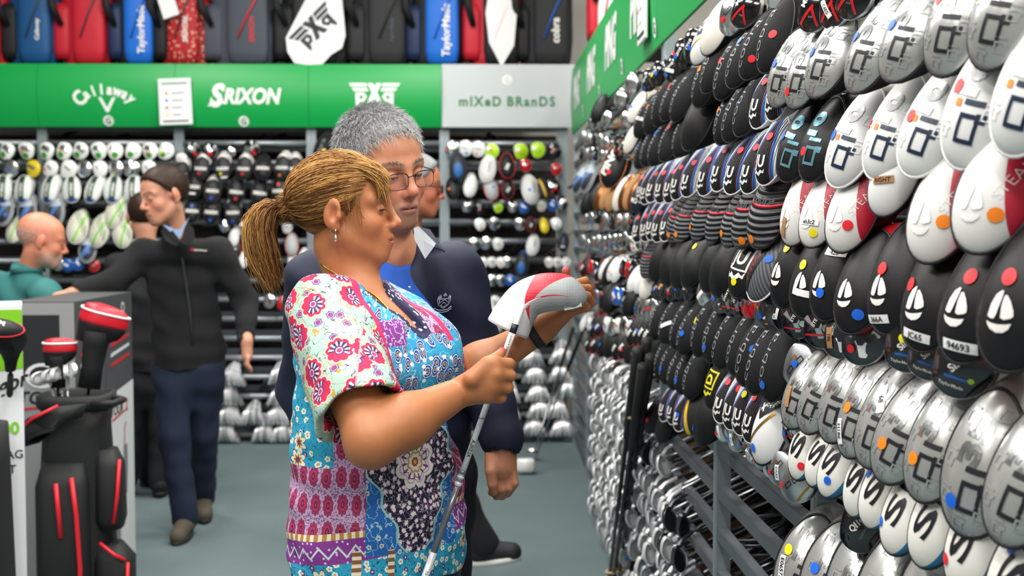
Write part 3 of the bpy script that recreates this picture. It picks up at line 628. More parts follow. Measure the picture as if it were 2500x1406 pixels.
HEAD = {  # sole, crown, rim, marks, description
 '0': ('gloss_black', 'gloss_black', 'steel', [('sole_plate', TRI, 'gloss_grey', 0, .15, .03, 0, 0, 1), ('lettering', 'SIM2', 'logo_white', .0, .1, .013, 62, .03, 1), ('accent', gridrect(1, .12, 6, 1), 'gloss_blue', .1, -.35, .04, 8, 0, 1), ('accent', discgrid(10), 'lime', .52, -.28, .005, 0, 0, 1), ('maker_name', 'TaylorMade', 'logo_white', 0, -.62, .006, 6, .01, 1)], 'black head with blue accent'),
 '1': ('dark_steel', 'gloss_black', 'steel', [('sole_plate', WEDGE, 'gloss_white', .15, -.1, .036, 10, 0, 1), ('weight', discgrid(12), 'gloss_black', .42, .12, .009, 0, 0, 1), ('lettering', 'SIM', 'chrome', -.3, .35, .012, 65, .03, 1)], 'grey head, white wedge plate'),
 '2': ('gloss_black', 'gloss_black', 'dark_steel', [('sole_plate', WEDGE, 'steel', .0, -.05, .036, 20, 0, 1), ('weight', discgrid(12), 'chrome', .4, -.1, .009, 0, 0, 1), ('lettering', 'STEALTH', 'logo_white', -.1, .3, .009, 78, .02, 1), ('accent', gridrect(1, .1, 6, 1), 'gloss_red', -.1, -.5, .05, 12, 0, 1)], 'black head, steel wedge, red accent'),
 '3': ('gloss_grey', 'gloss_black', 'steel', [('sole_plate', TRI, 'gloss_orange', .1, -.1, .036, 30, 0, 1), ('sole_inlay', TRI, 'gloss_white', .1, -.05, .022, 30, 0, 1), ('lettering', 'Burner', 'gloss_orange', -.2, .35, .010, 70, .02, 1)], 'grey head, orange white sole'),
 '4': ('gloss_black', 'gloss_black', 'gloss_white', [('accent', gridrect(.25, 1.6, 2, 8), 'gloss_white', -.5, 0, .04, 10, 0, 1), ('lettering', 'D', 'logo_white', -.5, -.5, .014, 0, .04, 1)], 'black head, white side band'),
 '5': ('steel', 'gloss_grey', 'steel', [('groove', frame_poly(.5, .25, .08), 'dark_steel', .1, .35, .03, 70, 0, 1), ('groove', frame_poly(.4, .22, .08), 'dark_steel', -.15, -.2, .03, 70, 0, 1), ('lettering', 'G2', 'gold', -.2, .35, .012, 70, .02, 1), ('accent', gridrect(.12, 1.4, 1, 8), 'gold', .75, 0, .05, -10, 0, 1)], 'steel fairway head with gold edge'),
 '6': ('gloss_black', 'gloss_black', 'steel', [('sole_plate', TRI, 'gloss_grey', .1, .2, .034, 10, 0, 1), ('accent', gridrect(1, .14, 6, 1), 'gloss_red', -.1, -.3, .06, 60, 0, 1), ('accent', gridrect(1, .14, 6, 1), 'gloss_red', .35, -.3, .05, -60, 0, 1), ('lettering', 'M6', 'logo_white', -.35, .25, .015, 78, .03, 1)], 'black head, red outlined plate'),
 '7': ('gloss_black', 'gloss_black', 'gloss_black', [('lettering', 'QI10', 'logo_white', -.05, .1, .013, 62, .03, 1), ('accent', gridrect(.08, 1.2, 1, 6), 'gloss_grey', .35, .15, .05, -10, 0, 1), ('emblem', SAIL2, 'dark_steel', -.3, -.6, .008, 0, 0, 1)], 'glossy black head, white lettering'),
 '8': ('chrome', 'gloss_grey', 'chrome', [('sole_plate', TRI, 'steel', 0, 0, .03, 0, 0, 1), ('groove', frame_poly(.5, .2, .07), 'dark_steel', 0, .3, .03, 60, 0, 1)], 'chrome fairway head'),
 '9': ('gloss_black', 'gloss_black', 'chrome', [('sole_plate', gridrect(.9, .5, 6, 3), 'chrome', -.1, .2, .06, -35, 0, 1), ('accent', discgrid(10), 'gloss_red', .3, -.3, .012, 0, 0, 1)], 'black head, slanted chrome bar'),
 'a': ('gloss_white', 'gloss_green', 'chrome', [('sole_plate', gridrect(1, .5, 6, 3), 'chrome', .1, .25, .06, -30, 0, 1), ('accent', discgrid(10), 'gloss_green', -.15, -.5, .02, 0, 0, 1)], 'chrome and green driver head'),
 'b': ('gloss_white', 'gloss_white', 'steel', [('sole_plate', gridrect(.8, .3, 6, 3), 'steel', 0, .1, .05, -25, 0, 1)], 'white fairway head'),
 'c': ('gloss_yellow', 'gloss_black', 'gloss_yellow', [('sole_plate', gridrect(1, .4, 6, 3), 'chrome', 0, .2, .06, -30, 0, 1)], 'yellow driver head with chrome bar'),
 'd': ('lime', 'lime', 'gloss_white', [('sole_plate', gridrect(.5, .5, 4, 4), 'gloss_white', -.4, .3, .05, -20, 0, 1), ('groove', frame_poly(.5, .5, .12), 'gloss_green', .1, -.1, .03, 20, 0, 1)], 'lime green driver head'),
 'e': ('gloss_red', 'gloss_red', 'steel', [('sole_plate', gridrect(.8, .35, 6, 3), 'chrome', 0, .1, .05, -25, 0, 1)], 'red driver head'),
 'f': ('gloss_blue', 'gloss_black', 'chrome', [('sole_plate', gridrect(.9, .4, 6, 3), 'gloss_white', 0, .15, .05, -30, 0, 1)], 'white and blue fairway head'),
}
def hosel_mesh(m):
    k = ('hosel', m)
    if k not in SHM:
        mb = MB(); mb.tube([(-.012, .03, .045), (-.012, .06, .05), (-.012, .11, .052)], [.009, .0075, .0065], 8, 0); mb.tube([(-.012, .11, .052), (-.012, .75, .052)], [.0055, .0058], 6, 0); mb.tube([(-.012, .75, .052), (-.012, 1.0, .052)], [.0105, .013], 8, 1); SHM[k] = mb.mesh('shaft', [m, 'grip_black'], True)
    return SHM[k]
def place_head(P, k, yaw, stks, where, group, sc=1.0, pitch=0, roll=0, smat='shaft_black', detail=True):
    sole, crown, rim, marks, desc = HEAD[k]
    M = Matrix.Translation(P) @ Matrix.Rotation(yaw, 4, 'Z') @ Matrix.Rotation(pitch, 4, 'X') @ Matrix.Rotation(roll, 4, 'Y')
    root = ob('bare_driver', None, M=M, label=club_label(desc, stks, where), cat='golf club', group=group)
    h = ob('club_head', head_mesh(sole, crown, rim), root, scale=sc)
    for (nm, kd, m, u, v, size, rot, bold, sx) in (marks if detail else marks[:2]): ob(nm, hdecal(kd, m, u, v, size, rot, bold, .0012, sx), h)
    import re
    for st in stks:
        mm = re.match(r'([+-]\d+)([+-]\d+)(?:@(-?\d+))?', st[1:].split('=')[0]); u, v = int(mm.group(1)) / 100, int(mm.group(2)) / 100
        if st[0] in CN: ob('dot_sticker', hdecal(discgrid(), 'sticker_' + CN[st[0]], u, v, .0088, 0, 0, .003), h)
        else:
            ob('price_label', hdecal(gridrect(1, .3, 8, 2), 'paper' if st[0] == 'w' else 'tan_card', u, v, .05, float(mm.group(3) or 0), 0, .003), h)
            if '=' in st: ob('label_print', hdecal(st.split('=')[1], 'logo_black', u, v, .009, float(mm.group(3) or 0), .01, .0038), h)
    ob('shaft', hosel_mesh(smat), root)
    return root
# ------------------------------------------------------------------ clubs on the curving rack: pixel of the face centre, kind, size, stickers
def put_row(rows, where, group, p=.075, yaw=-65, sc=1.0):
    lns = rows.strip().split('\n'); rank = sorted(float(q.split()[0]) for q in lns)
    for ln in lns:
        w_ = ln.split(); wh = ORD[rank.index(float(w_[0]))] + ' from corner, ' + where; x, y = float(w_[0]), float(w_[1]); k = w_[2]; s = sc; yw = yaw; stk = []; pp = p; rl = U(4, 14)
        for q in w_[3:]:
            if q[0] == '*': s = sc * float(q[1:])
            elif q[0] == '/': yw = float(q[1:])
            elif q[0] == '^': pp = float(q[1:])
            elif q[0] == '%': rl = float(q[1:])
            else: stk.append(q.replace('_', ' '))
        P = rk(x, y, pp); yw = R(yw + U(-4, 4)); pt = R(U(-3, 5))
        if k[0] == '#': place_head(P, k[1:], yw, stk, wh, group, s * .74, pt, R(rl * 2))
        else: place_cover(P, k, yw, stk, wh, group, s, pt, R(rl))
put_row('''
1925 165 Q *.95 b-30+10
1972 165 Q *.95 r-30-60
2030 130 Q b-45+0
2137 105 Q *1.02 b-45+10
2228 72 Q b-40+5
2340 38 Q *1.02 r-40+30
2462 5 Q *1.05
''', 'top silver row', 'silver covers, top row', yaw=-61)
put_row('''
1985 22 #6 *1.02 %8
2034 12 #6 *1.0 w-10-20@-50=C6E5
2082 -16 #6 *1.05
''', 'above the silver covers', 'bare heads above the silver covers', yaw=-55)
put_row('''
1952 345 K b-55+10
2008 340 K r-20-30
2090 335 W b-55+0
2186 310 W *.97 r-80+0
2285 290 W r-45+0
2400 245 W *1.06 r-45+20
2530 200 W *1.05
''', 'under the silver row', 'leather covers under the silver row', yaw=-60)
put_row('''
1957 500 T *.92 t-20-55@80 /-60
2012 502 T *.92 w+0-40=eh3c2 y+25-65
2088 498 T r+35-40 *.98
2190 415 p *1.1 t+0-20@15=RIGHT
2312 488 T o+45-30 *1.08
2440 448 T o+45-40 *1.1
''', 'crimson row', 'white and crimson covers', yaw=-55)
put_row('''
1938 645 B y-10+40 /-62 *.96
1992 668 B y-30+20 *.94 w+0-40
2043 665 B b+0-40 w+10+45=428 *.97
2110 688 B b+45-60
2196 674 B r-20+15 w-10-74@10=366A *1.02
2290 706 B r-55+5 w+0-74@-8=JC65 *1.04
2405 712 B r-10+22 w+15-74@4=94693 *1.12
2508 715 B r-20+22 *1.12
''', 'red backed row', 'black covers with red backs', yaw=-57)
put_row('''
1925 762 #4 r+30+20 ^.06
1948 778 #2 *.95
2004 790 #2 *1.05
2054 818 #1 t-40-20@-75=186
2104 824 #1 r-20-45 *1.12
2216 838 #0 y-10+20 *1.1
2272 862 #0 b-40+40 *.98
2346 888 #0 *1.2
''', 'below red backed row', 'bare heads below the black covers', yaw=-40)
put_row('''
1948 895 #5 b+0+20 *1.05
1965 950 Q *.92 t-20-20@-80
2010 955 Q *.96
2062 965 Q
2112 995 Q *1.02 o-20+0 w-30-50@-75=H186
2162 1015 Q *1.02 w+10+35@-70=68
2216 1045 Q *1.06 o-20-30
2296 1075 Q *1.08 o-25-30
2400 1130 Q *1.18 b-30-50
2520 1150 Q *1.15
''', 'lower silver row', 'silver covers, lower row', yaw=-59)
put_row('''
1974 1082 S r+40-55
2020 1102 S *.96
2056 1122 S b+15-50
2118 1160 S *1.02
2162 1188 S b-75+20
2218 1238 S *1.06 b-65-40
2292 1264 S *1.06
2388 1312 S *1.14 r-60-45
2508 1392 S *1.15 b-40+35
''', 'white lettered row', 'white lettered covers', yaw=-60)
put_row('''
1965 1372 Q *1.1 y-60+20 w-60-20@-75=E06573
2030 1395 Q *1.1 b-40+5
2095 1418 Q *1.15
2180 1436 Q *1.15
2290 1450 Q *1.15
''', 'lowest silver row', 'silver covers, lowest row', yaw=-38, p=.06)
put_row('''
2100 1284 #7 *1.1 o-40+40
''', 'above lowest silver row', 'bare heads low on the rack', yaw=-40)
# middle bays
put_row('''
1895 85 C r+45+0
1855 108 C r+40-40
1820 135 C b-30+40
1784 165 C r-40+20
1752 155 C r-20+60
1726 190 C o-30+30
1672 232 C *1.02
1646 236 C r-40+40
1618 250 C
1598 272 C o-40+20
1576 284 C w+20-10=H77
''', 'highest black row', 'black fabric covers, highest row', yaw=-63)
put_row('''
1838 250 C
1808 266 C b+40+20
1782 278 C o-50+10 *.95
1712 282 D *1.3
1672 322 C *.95
1640 335 C r+0+40
1612 348 C b-30+40
1592 352 C r-30+55
1574 362 C b-55+10 *.95
''', 'second black row', 'black fabric covers, second row', yaw=-63)
put_row('''
1874 232 J r+10+40
1908 215 J *.92
1888 366 J r+10+40 *1.02
1850 394 J r+10+45
1812 398 J r+10+40 *1.05
1774 398 J r+10+45
1738 412 J r+10+35
1696 420 J r+20+40
1668 430 J r+10+40
1650 440 J r+10+40
1626 442 J r+10+40
1606 444 J r+10+40
1586 452 J *.95
1576 450 J *.92 r+0+40
''', 'upper striped row', 'striped covers, upper row', yaw=-63)
put_row('''
1640 535 J r+20+40
1618 538 J r+10+40
1602 535 J r+10+35
1586 540 J r+0+30
1568 545 J r-10+30
1880 505 R *1.15 o-20-78
1834 515 R *1.1 o+30-78
1802 525 R o-30-60
1760 522 R *1.05 /-75
1722 520 R o-40-55
1680 530 R o+0-70
1660 532 R o-10-68
''', 'red striped row', 'ribbed covers and striped covers', yaw=-61)
put_row('''
1828 640 L *1.05 y+5-55
1878 645 G *1.08 b+40+20
1774 645 D *1.05
1742 640 D
1700 638 D y-20+55
1668 640 D
1640 636 D
1612 630 D
1588 628 R *.95
''', 'below red striped row', 'black covers below the ribbed row', yaw=-61)
put_row('''
1868 756 #3 b+0-30 *1.1
1830 738 #e *.95
1806 735 #2
1782 730 #2
1758 728 #3 b-30-10
1718 712 #8 w+0-20@60
1680 702 #7 r+0+20
1658 700 #7 b+0-20
1640 706 #7 r+0-30
1618 702 #7 o+0+20
1604 706 #7 b-20-10
1584 690 l *.9
1566 682 p *.9
1550 680 p *.9
''', 'middle bare heads', 'bare heads in the middle row', yaw=-59, sc=.92)
put_row('''
1905 878 C *1.06 b-10-60
1872 868 C *1.06
1846 852 C *1.04 b+35+10
1818 832 C *1.0
1780 822 C
1752 808 C b-20-50
1722 798 C y-50+20
1688 800 C b+10-20
1668 788 C
1640 778 C w+30-20@30
1614 772 C
''', 'third black row', 'black fabric covers, third row', yaw=-63)
put_row('''
1756 925 Y *1.0
1702 905 C
1682 895 C b-20-50
1664 888 C
1642 876 C b-20-40
1626 866 C
1604 845 D *.9
''', 'fourth black row', 'black fabric covers, fourth row', yaw=-63)
put_row('''
1856 1002 J r-20+40
1828 985 J y+0+35
1804 975 J r+20+45
1782 962 J r+0+45
1888 1030 O *1.12 b-20-62
1935 1042 #2 *.9 b-30-40
1732 1014 D *1.05 b-60-50
1700 996 g *1.02
1672 1000 J *.9 b+10-20
1654 985 J *.9
1634 980 J *.9
1626 1030 D *.9
1600 1010 D *.9 r+0-30
''', 'low striped row', 'striped covers, low row', yaw=-63)
put_row('''
1765 1045 #8 *.95 w-10-30@-60 r-40-60
1798 1070 #5 *.9 w-20-20@-50=4F72 b-50-30
1820 1072 #2 *.85 b-30-50
1842 1098 #5 *.9 w-20-40@-30=HQ50
1858 1108 #5 *.95 w+0-35@-45=CUSA r-20-55
1886 1132 #8 *.9 w+20+0@5=PTJP
1902 1145 #5 *1.0 w+15-10@-70=KWAY r-45-40
1942 1178 #5 *1.15 r-60-55 %14
''', 'lowest steel heads', 'steel heads, lowest row', yaw=-57, sc=.85)
# heads along the very top, under the header board
put_row('''
1818 20 #6 *1.1 /-55
1782 40 #8 *1.1 r-20-20
1752 62 l *1.05
1722 95 O *.9
1690 112 #7 *1.15 b+10-10
1664 132 #7 *1.1 b-20-20 r-50+0
1642 165 #7 *1.05 w+10-20@10 b-10-60
1602 180 #7 y-10-20 b+30+10
1580 196 #7 *.95 b+0-70
1537 206 #8 *1.1
1512 240 #8 *1.0
1556 262 l *.85 b-20+0
1524 296 #8 *.95 r-20-30
1460 266 D *.95
1478 290 #8 *.9
1440 300 #8 *.9
1502 268 b *.01
'''.replace('1502 268 b *.01\n', ''), 'under green header', 'heads under the header board', yaw=-59)
put_row('''
1500 400 P *1.15 r+10-35 /-42
1545 335 l *.9
1440 432 o *.95
1418 440 o *.95
1432 492 D *.95
1452 478 D
1466 480 e *.95
1484 476 d
1500 478 d
1516 474 l
1532 470 e
1544 468 d
1556 470 e
1568 470 n
''', 'far brown row', 'brown covers in the far bay', yaw=-63)
FAR = random.Random(11)
def far_rows(x0, x1, y0, y1, n, kinds, where, group, sc=.9):
    L = []
    for i in range(n):
        f = i / max(1, n - 1); k = FAR.choice(kinds); st = FAR.choice(['r', 'b', 'b', 'o', 'r', '', '', '', ''])
        L.append('%d %d %s *%.2f %s' % (x0 + (x1 - x0) * f, y0 + (y1 - y0) * f + FAR.uniform(-6, 6), k, FAR.uniform(.85, 1.05), (st + '%+03d%+03d' % (FAR.randint(-40, 40), FAR.randint(-50, 20))) if st else ''))
    put_row('\n'.join(L), where, group, sc=sc)
DK = ['#8', '#7', '#8', '#5', '#2', '#8']
far_rows(1420, 1560, 330, 380, 11, DK, 'far bay top', 'heads in the far bay, upper rows')
far_rows(1418, 1490, 372, 392, 7, DK, 'beside pointed cover', 'heads in the far bay, second row')
far_rows(1424, 1560, 536, 540, 9, ['#8', '#5', '#7', '#2'], 'under brown row', 'heads in the far bay, third row')
far_rows(1420, 1575, 592, 592, 13, ['#8', '#5', '#8', '#b'], 'far fourth row', 'heads in the far bay, fourth row')
far_rows(1418, 1545, 655, 660, 12, ['k', 'p', '#9', '#e', 'k', 'D', '#7'], 'far fifth row', 'small covers in the far bay, fifth row')
far_rows(1416, 1540, 720, 732, 11, ['#7', '#8', 'k', '#f', 'D'], 'far sixth row', 'heads in the far bay, sixth row')
far_rows(1560, 1592, 748, 756, 4, ['#8', '#5'], 'beside third black row', 'heads beside the fabric covers')
far_rows(1425, 1590, 785, 810, 13, ['p', 'k', '#8', 'k', '#b'], 'far seventh row', 'small covers in the far bay, seventh row')
far_rows(1440, 1580, 838, 848, 9, ['k', 'D', '#8', 'k'], 'above the irons', 'small covers in the far bay, eighth row')
# ------------------------------------------------------------------ clubs on the back rack
BR = random.Random(5)
def put_back(rows, row, group, sc=1.0):
    lns = rows.strip().split('\n'); rank = sorted(float(q.split()[0]) for q in lns)
    for ln in lns:
        w_ = ln.split(); x, y = float(w_[0]), float(w_[1]); k = w_[2]; s = sc; stk = []; rl = BR.uniform(-8, 8); yw = BR.uniform(-14, 14)
        for q in w_[3:]:
            if q[0] == '*': s = sc * float(q[1:])
            elif q[0] == '%': rl = float(q[1:])
            else: stk.append(q)
        s *= 1.12 if k[0] == '#' else 1.17; P = PY(x, y, YB - (.12 if k[0] != '#' else .08)); wh = ORD[rank.index(x)] + ' in back ' + row
        if k[0] == '#': place_head(P, k[1:], R(yw), stk, wh, group, s, R(BR.uniform(-5, 12)), R(rl * 3), detail=False)
        else: place_cover(P, k, R(yw), stk, wh, group, s, R(BR.uniform(-4, 8)), R(rl), shaft=.95)
def seq(xs_, y, k, extra=None): return '\n'.join('%d %d %s %s' % (x, y, k, BR.choice(extra) if extra else '') for x in xs_)
put_back(seq((15, 63, 112, 155, 195, 240, 280, 324, 365, 404), 368, '#a', ['r-30-20', 'b+0+0', 'o-30+0', 'y-30-30', '', '']), 'top left row', 'green and chrome heads', 1.0)
put_back('25 412 #8 b+0+0\n79 412 #c y-30+0\n122 411 #b r-40-30\n166 413 #b *1.1\n204 412 #8 b-10-40\n243 412 #b\n281 411 #8 y-10-60\n321 411 #8 r+0+70\n362 411 #b', 'second left row', 'white and chrome heads', .95)
put_back(seq((6, 55, 120, 175, 227, 276, 324), 462, 'h', ['%-4', '%6', '%12', '%2']), 'green striped row', 'white covers with green stripes', 1.08)
put_back('12 514 o b+40-30\n66 514 o b+20-30\n137 514 o b+0-40', 'ringed row', 'grey ringed covers')
put_back('35 560 m *.8\n190 555 m %8\n242 564 m %10\n283 517 m %12\n298 566 m *.95', 'lime slash row', 'cream covers with lime slash')
put_back('214 608 o *.9 b+20-20', 'lone ring place', 'lone ringed cover')
put_back('140 645 #8\n163 648 #f\n190 645 #f b-30-40\n228 648 #e', 'lower left row', 'bright heads low left', .75)
put_back('442 388 #b *.7\n470 369 #9 r+20-20\n510 369 #9 r+10-20\n612 366 #9 *1.05 r+30-50\n562 372 #8 *.6', 'chrome bar row', 'heads with chrome bars', 1.0)
put_back('442 418 x %18\n492 407 x r-10-50\n544 407 x y-20-50 w+20-80\n596 407 x r+0-50\n642 408 z\n690 405 x o-20-70\n722 408 x', 'first wordmark row', 'wordmark covers, first row', .98)
put_back('474 452 z w+0-60\n519 462 x b-10-70\n577 465 z r+0-60\n634 468 z\n682 462 z r+0+40\n725 465 z', 'second wordmark row', 'wordmark covers, second row', 1.0)
put_back('469 512 z b+0+30\n517 514 z b+0-70\n569 514 x b+0-75\n623 515 z\n672 515 z\n722 512 z', 'third wordmark row', 'wordmark covers, third row', 1.0)
put_back('547 552 #8 b-40-20\n582 552 #8 r-30-40\n640 552 #b\n700 555 #b', 'chrome row below', 'chrome heads in the middle', .7)
put_back('571 580 p\n604 580 p\n575 608 k b+0-30\n612 606 k b+0-40\n712 598 a\n660 600 k', 'pale fairway row', 'pale fairway covers', .85)
put_back('593 634 p\n632 640 k b+0-40\n715 636 p b-20-60\n739 631 p\n668 640 #8', 'lowest fairway row', 'lowest fairway covers', .8)
put_back('656 735 #8 o+0-40\n690 740 #e', 'red head place', 'odd heads low on the rack', .8)
put_back('790 365 C y+20+0 *1.25 %14\n832 365 D *1.2\n790 420 x\n760 420 x', 'behind grey hair row', 'covers behind the grey haired man', 1.0)
# mixed bay on the right
put_back('1104 362 #8 r-50-40\n1136 362 #b b+20-60\n1167 364 #b o-20-50\n1199 370 #d r+0+20\n1271 370 #d o-20+0\n1312 366 #d\n1351 370 #7 r+0+20', 'lime row', 'lime and white heads', .92)
put_back('1118 406 u\n1190 412 w\n1238 404 k *1.2\n1282 404 #e *.8\n1357 413 #e *.75', 'blue disc row', 'mixed covers by the blue disc', .95)
put_back('1104 460 D o-40+0\n1149 454 p *1.2 %16\n1199 460 a b+30+10\n1240 460 k\n1296 463 w *1.1 b-30+0\n1328 458 g *.9\n1351 457 #9 r-30-50', 'large white row', 'mixed covers by the large white one', .92)
put_back('1140 504 #8\n1171 510 #7 r+0-10\n1215 507 #d *.9\n1251 504 #8\n1279 507 #f b+0-50\n1321 502 #b r+0-50\n1348 501 #f\n1376 499 #8', 'small head row', 'small heads, upper row', .68)
put_back('1171 548 #b r+0-60\n1207 546 #8 b-10-60\n1268 548 #8 o-10-50\n1296 548 k *.9\n1329 551 y *.9\n1357 546 #b b+0-60', 'yellow cover row', 'small heads by the yellow cover', .72)
put_back('1157 596 #8 b-20-60\n1185 593 #8 b+0-50\n1215 596 #b\n1301 598 w *1.05\n1376 593 n', 'navy cover row', 'small heads by the navy cover', .72)
put_back('1162 640 #b\n1180 641 #b r+0-60\n1201 640 #b\n1222 641 #b o+0-40\n1237 640 #8\n1274 646 u *1.3 b-30-20\n1340 641 #b\n1361 641 #b o+0-50\n1382 640 #b', 'blue ringed row', 'white heads by the blue ringed cover', .62)
put_back('1174 686 #8\n1201 684 #8 b-10-30\n1224 685 #8 b+0-40\n1245 684 #f\n1300 690 #7\n1340 690 #8', 'row behind held club', 'chrome heads behind the held club', .66)
put_back('1189 738 #d *1.0\n1208 737 #b b+20-40\n1208 782 w *1.3\n1362 735 #8\n1385 735 #8', 'lone lime place', 'heads by the lone lime one', .72)

# ------------------------------------------------------------------ irons (shaft along +y, toe hanging down)
def iron_mesh(key, mh, mi):
    P = [(-.018, .030), (.010, .030), (.0165, .005), (.020, -.028), (.019, -.050), (.010, -.062), (-.004, -.060), (-.014, -.040)]   # (sole direction y', toe z)
    mb = MB(); n = 20; out = []
    for i in range(n):
        th = 2 * math.pi * i / n; y = math.cos(th); z = math.sin(th)
        out.append((y * .0265 * (1 - .28 * (z > 0) * z), z * .040 - .012))
    def ring(x, s, o_=0): return [(x, y * s - .004 * (x > 0), z * s - .012 * (1 - s)) for y, z in out]
    mb.loft([ring(-.006, .90), ring(-.009, .98), ring(-.002, 1.0), ring(.005, .97), ring(.007, .88)], 0, True, False)
    k = len(mb.V); mb.loft([ring(.007, .88), ring(.0066, .80), ring(.004, .72)], 1, False, True)
    mb.add([(.0072, -.010, -.040), (.0072, .012, -.040), (.0072, .010, .0), (.0072, -.010, .0)], [(0, 1, 2, 3)], 0)
    mb.tube([(0, .012, .022), (0, .03, .034), (0, .075, .040)], [.0085, .0075, .0068], 8, 0)
    return autosmooth(mb.mesh(key, [mh, mi]), 45)
def ishaft(m):
    mb = MB(); mb.tube([(0, .072, .040), (0, .68, .046)], [.0050, .0060], 6, 0); mb.tube([(0, .68, .046), (0, .93, .048)], [.0105, .013], 6, 1); return mb.mesh('shaft', [m, 'grip_black'], True)
IRM = [iron_mesh('iron_head', 'iron_satin', 'iron_satin'), iron_mesh('iron_head', 'iron_silver', 'iron_satin'), iron_mesh('iron_head', 'dark_steel', 'dark_steel'), iron_mesh('iron_head', 'copper', 'copper')]
ISH = [ishaft('shaft_steel'), ishaft('shaft_black')]
IRON_NAMES = ['satin steel iron', 'bright chrome iron', 'dark smoked iron', 'copper coloured iron']
mat('band_tan', '#b99f7b', .7)
NIRON = [0]
def iron(M, kind, sh, where, group, dot=None, sc=1.0):
    r = ob('iron_club', IRM[kind], M=M @ Matrix.Scale(sc, 4), label=IRON_NAMES[kind] + ((', ' + CN[dot] + ' dot') if dot else '') + ', ' + where, cat='golf club', group=group)
    ob('shaft', ISH[sh], r); NIRON[0] += 1
    if dot:
        V2, Fc = disc2(10); k = ('idot', dot)
        if k not in ADD: ADD[k] = mesh('dot', [(.0085, x * .008, y * .008 - .02) for x, y in V2], Fc, 'sticker_' + CN[dot], smooth=False)
        ob('dot_sticker', ADD[k], r)
BC_ = {}
# bundles of irons fanned out on the lower back rack
for bi, (x, y, n_) in enumerate([(567, 921, 6), (686, 916, 6), (559, 968, 6), (688, 968, 7), (559, 1016, 7), (617, 1016, 6), (679, 1016, 7), (550, 1059, 6), (645, 1059, 6), (692, 1059, 6),
                  (1300, 874, 6), (1374, 867, 6), (1308, 915, 6), (1368, 912, 5), (1315, 960, 6), (1245, 962, 5), (1385, 952, 5), (1319, 1000, 6), (1245, 1004, 5), (1363, 1000, 5), (1304, 1045, 6), (1374, 1045, 6), (1256, 1050, 4), (1195, 870, 5), (1190, 925, 4), (1190, 1045, 4)]):
    P = PY(x, y, YB - .1); ky_ = (x < 900, max(0, min(4, int((1070 - y) / 47)))); BC_[ky_] = BC_.get(ky_, 0) + 1; bo_ = ORD[BC_[ky_] - 1]
    for i in range(n_):
        f = (i - (n_ - 1) / 2); M = Matrix.Translation(P + Vector((f * .024, abs(f) * .006, .0 + .016 - abs(f) * .006))) @ Matrix.Rotation(R(BR.uniform(-3, 3)), 4, 'Z') @ Matrix.Rotation(R(-f * 9 + BR.uniform(-3, 3)), 4, 'Y') @ Matrix.Rotation(R(12), 4, 'X')
        iron(M, BR.choice([1, 1, 0]), 0, ORD[i] + ' in ' + bo_ + (' left' if x < 900 else ' right') + ' back bundle, shelf ' + ['one', 'two', 'three', 'four', 'five'][max(0, min(4, int((1070 - y) / 47)))], 'iron bundles on the back rack', BR.choice([None] * 7 + ['r', 'b']), 1.5)
# irons stacked in the lower far bays of the curving rack
IRR = random.Random(3)
spots = []
for r_ in range(16):
    z = .06 + r_ * PIT * .92
    s = 2.1 + (0 if r_ > 3 else .0)
    top_lim = 5.15 if r_ < 6 else 4.35
    if r_ >= 8: break
    while s < (4.95 if r_ < 3 else 4.75 if r_ < 6 else 4.3):
        spots.append((s, z)); s += IRR.uniform(.055, .085)
rest = []
def irack(s, z, kind, where, group, dot=None, sh=1, yaw=None, sc=1.05):
    q = rp(s, .06 + IRR.uniform(-.015, .03)); yw = R(-64 + IRR.uniform(-12, 12)) if yaw is None else R(yaw)
    M = Matrix.Translation((q.x, q.y, z + .055 + IRR.uniform(-.008, .012))) @ Matrix.Rotation(yw, 4, 'Z') @ Matrix.Rotation(R(IRR.uniform(-22, 6)), 4, 'Y') @ Matrix.Rotation(R(14), 4, 'X')
    return M
spots.sort(key=lambda t_: -t_[0])
_o1 = ORD[:18] + ['nineteenth']; _t = ['twent', 'thirt', 'fort', 'fift', 'sixt']
def ordw(n): return _o1[n - 1] if n < 20 else _t[n // 10 - 2] + ('ieth' if n % 10 == 0 else 'y-' + ORD[n % 10 - 1])
cnt_ = {}
lev = 'lowest second third fourth fifth sixth seventh eighth'.split()
for i, (s, z) in enumerate(spots):
    kd = IRR.choice([0, 1, 1, 0, 2]); M = irack(s, z, kd, '', '')
    if NIRON[0] < 296: iron(M, kd, IRR.choice([0, 1, 1]), ordw(cnt_.setdefault(z, 0) + 1) + ' from the open bays, ' + lev[min(7, int((z - .05) / (PIT * .92) + .1))] + ' iron level', 'irons low on the curving rack, level %d' % int((z - .05) / (PIT * .92) + .1), IRR.choice([None] * 12 + ['r', 'b']), 1.05); cnt_[z] += 1
    else: rest.append((M, kd))
for j in range(4): iron(irack(4.62 + j * .045, .30, 3, '', ''), 3, 1, ORD[j] + ' of four copper irons', 'copper irons', 'r' if j == 0 else None, 1.15)
if rest:                         # the remaining far irons as one lot
    V = []; Fc = []; fm = []
    src = [np.array([v.co[:] for v in m_.vertices]) for m_ in IRM]; pol = [[tuple(p_.vertices) for p_ in m_.polygons] for m_ in IRM]; pmi = [[p_.material_index for p_ in m_.polygons] for m_ in IRM]
    for M, kd in rest:
        A = np.array(M @ Matrix.Scale(1.05, 4)); P = src[kd] @ A[:3, :3].T + A[:3, 3]; k = len(V); V += P.tolist(); Fc += [tuple(i + k for i in f) for f in pol[kd]]; fm += [min(q + (kd == 2), 1) for q in pmi[kd]]
    ob('iron_heads', autosmooth(mesh('iron_heads', V, Fc, ['iron_silver', 'iron_satin'], fm), 45), label='mass of steel iron heads further along the curving rack', cat='golf clubs', kind='stuff')
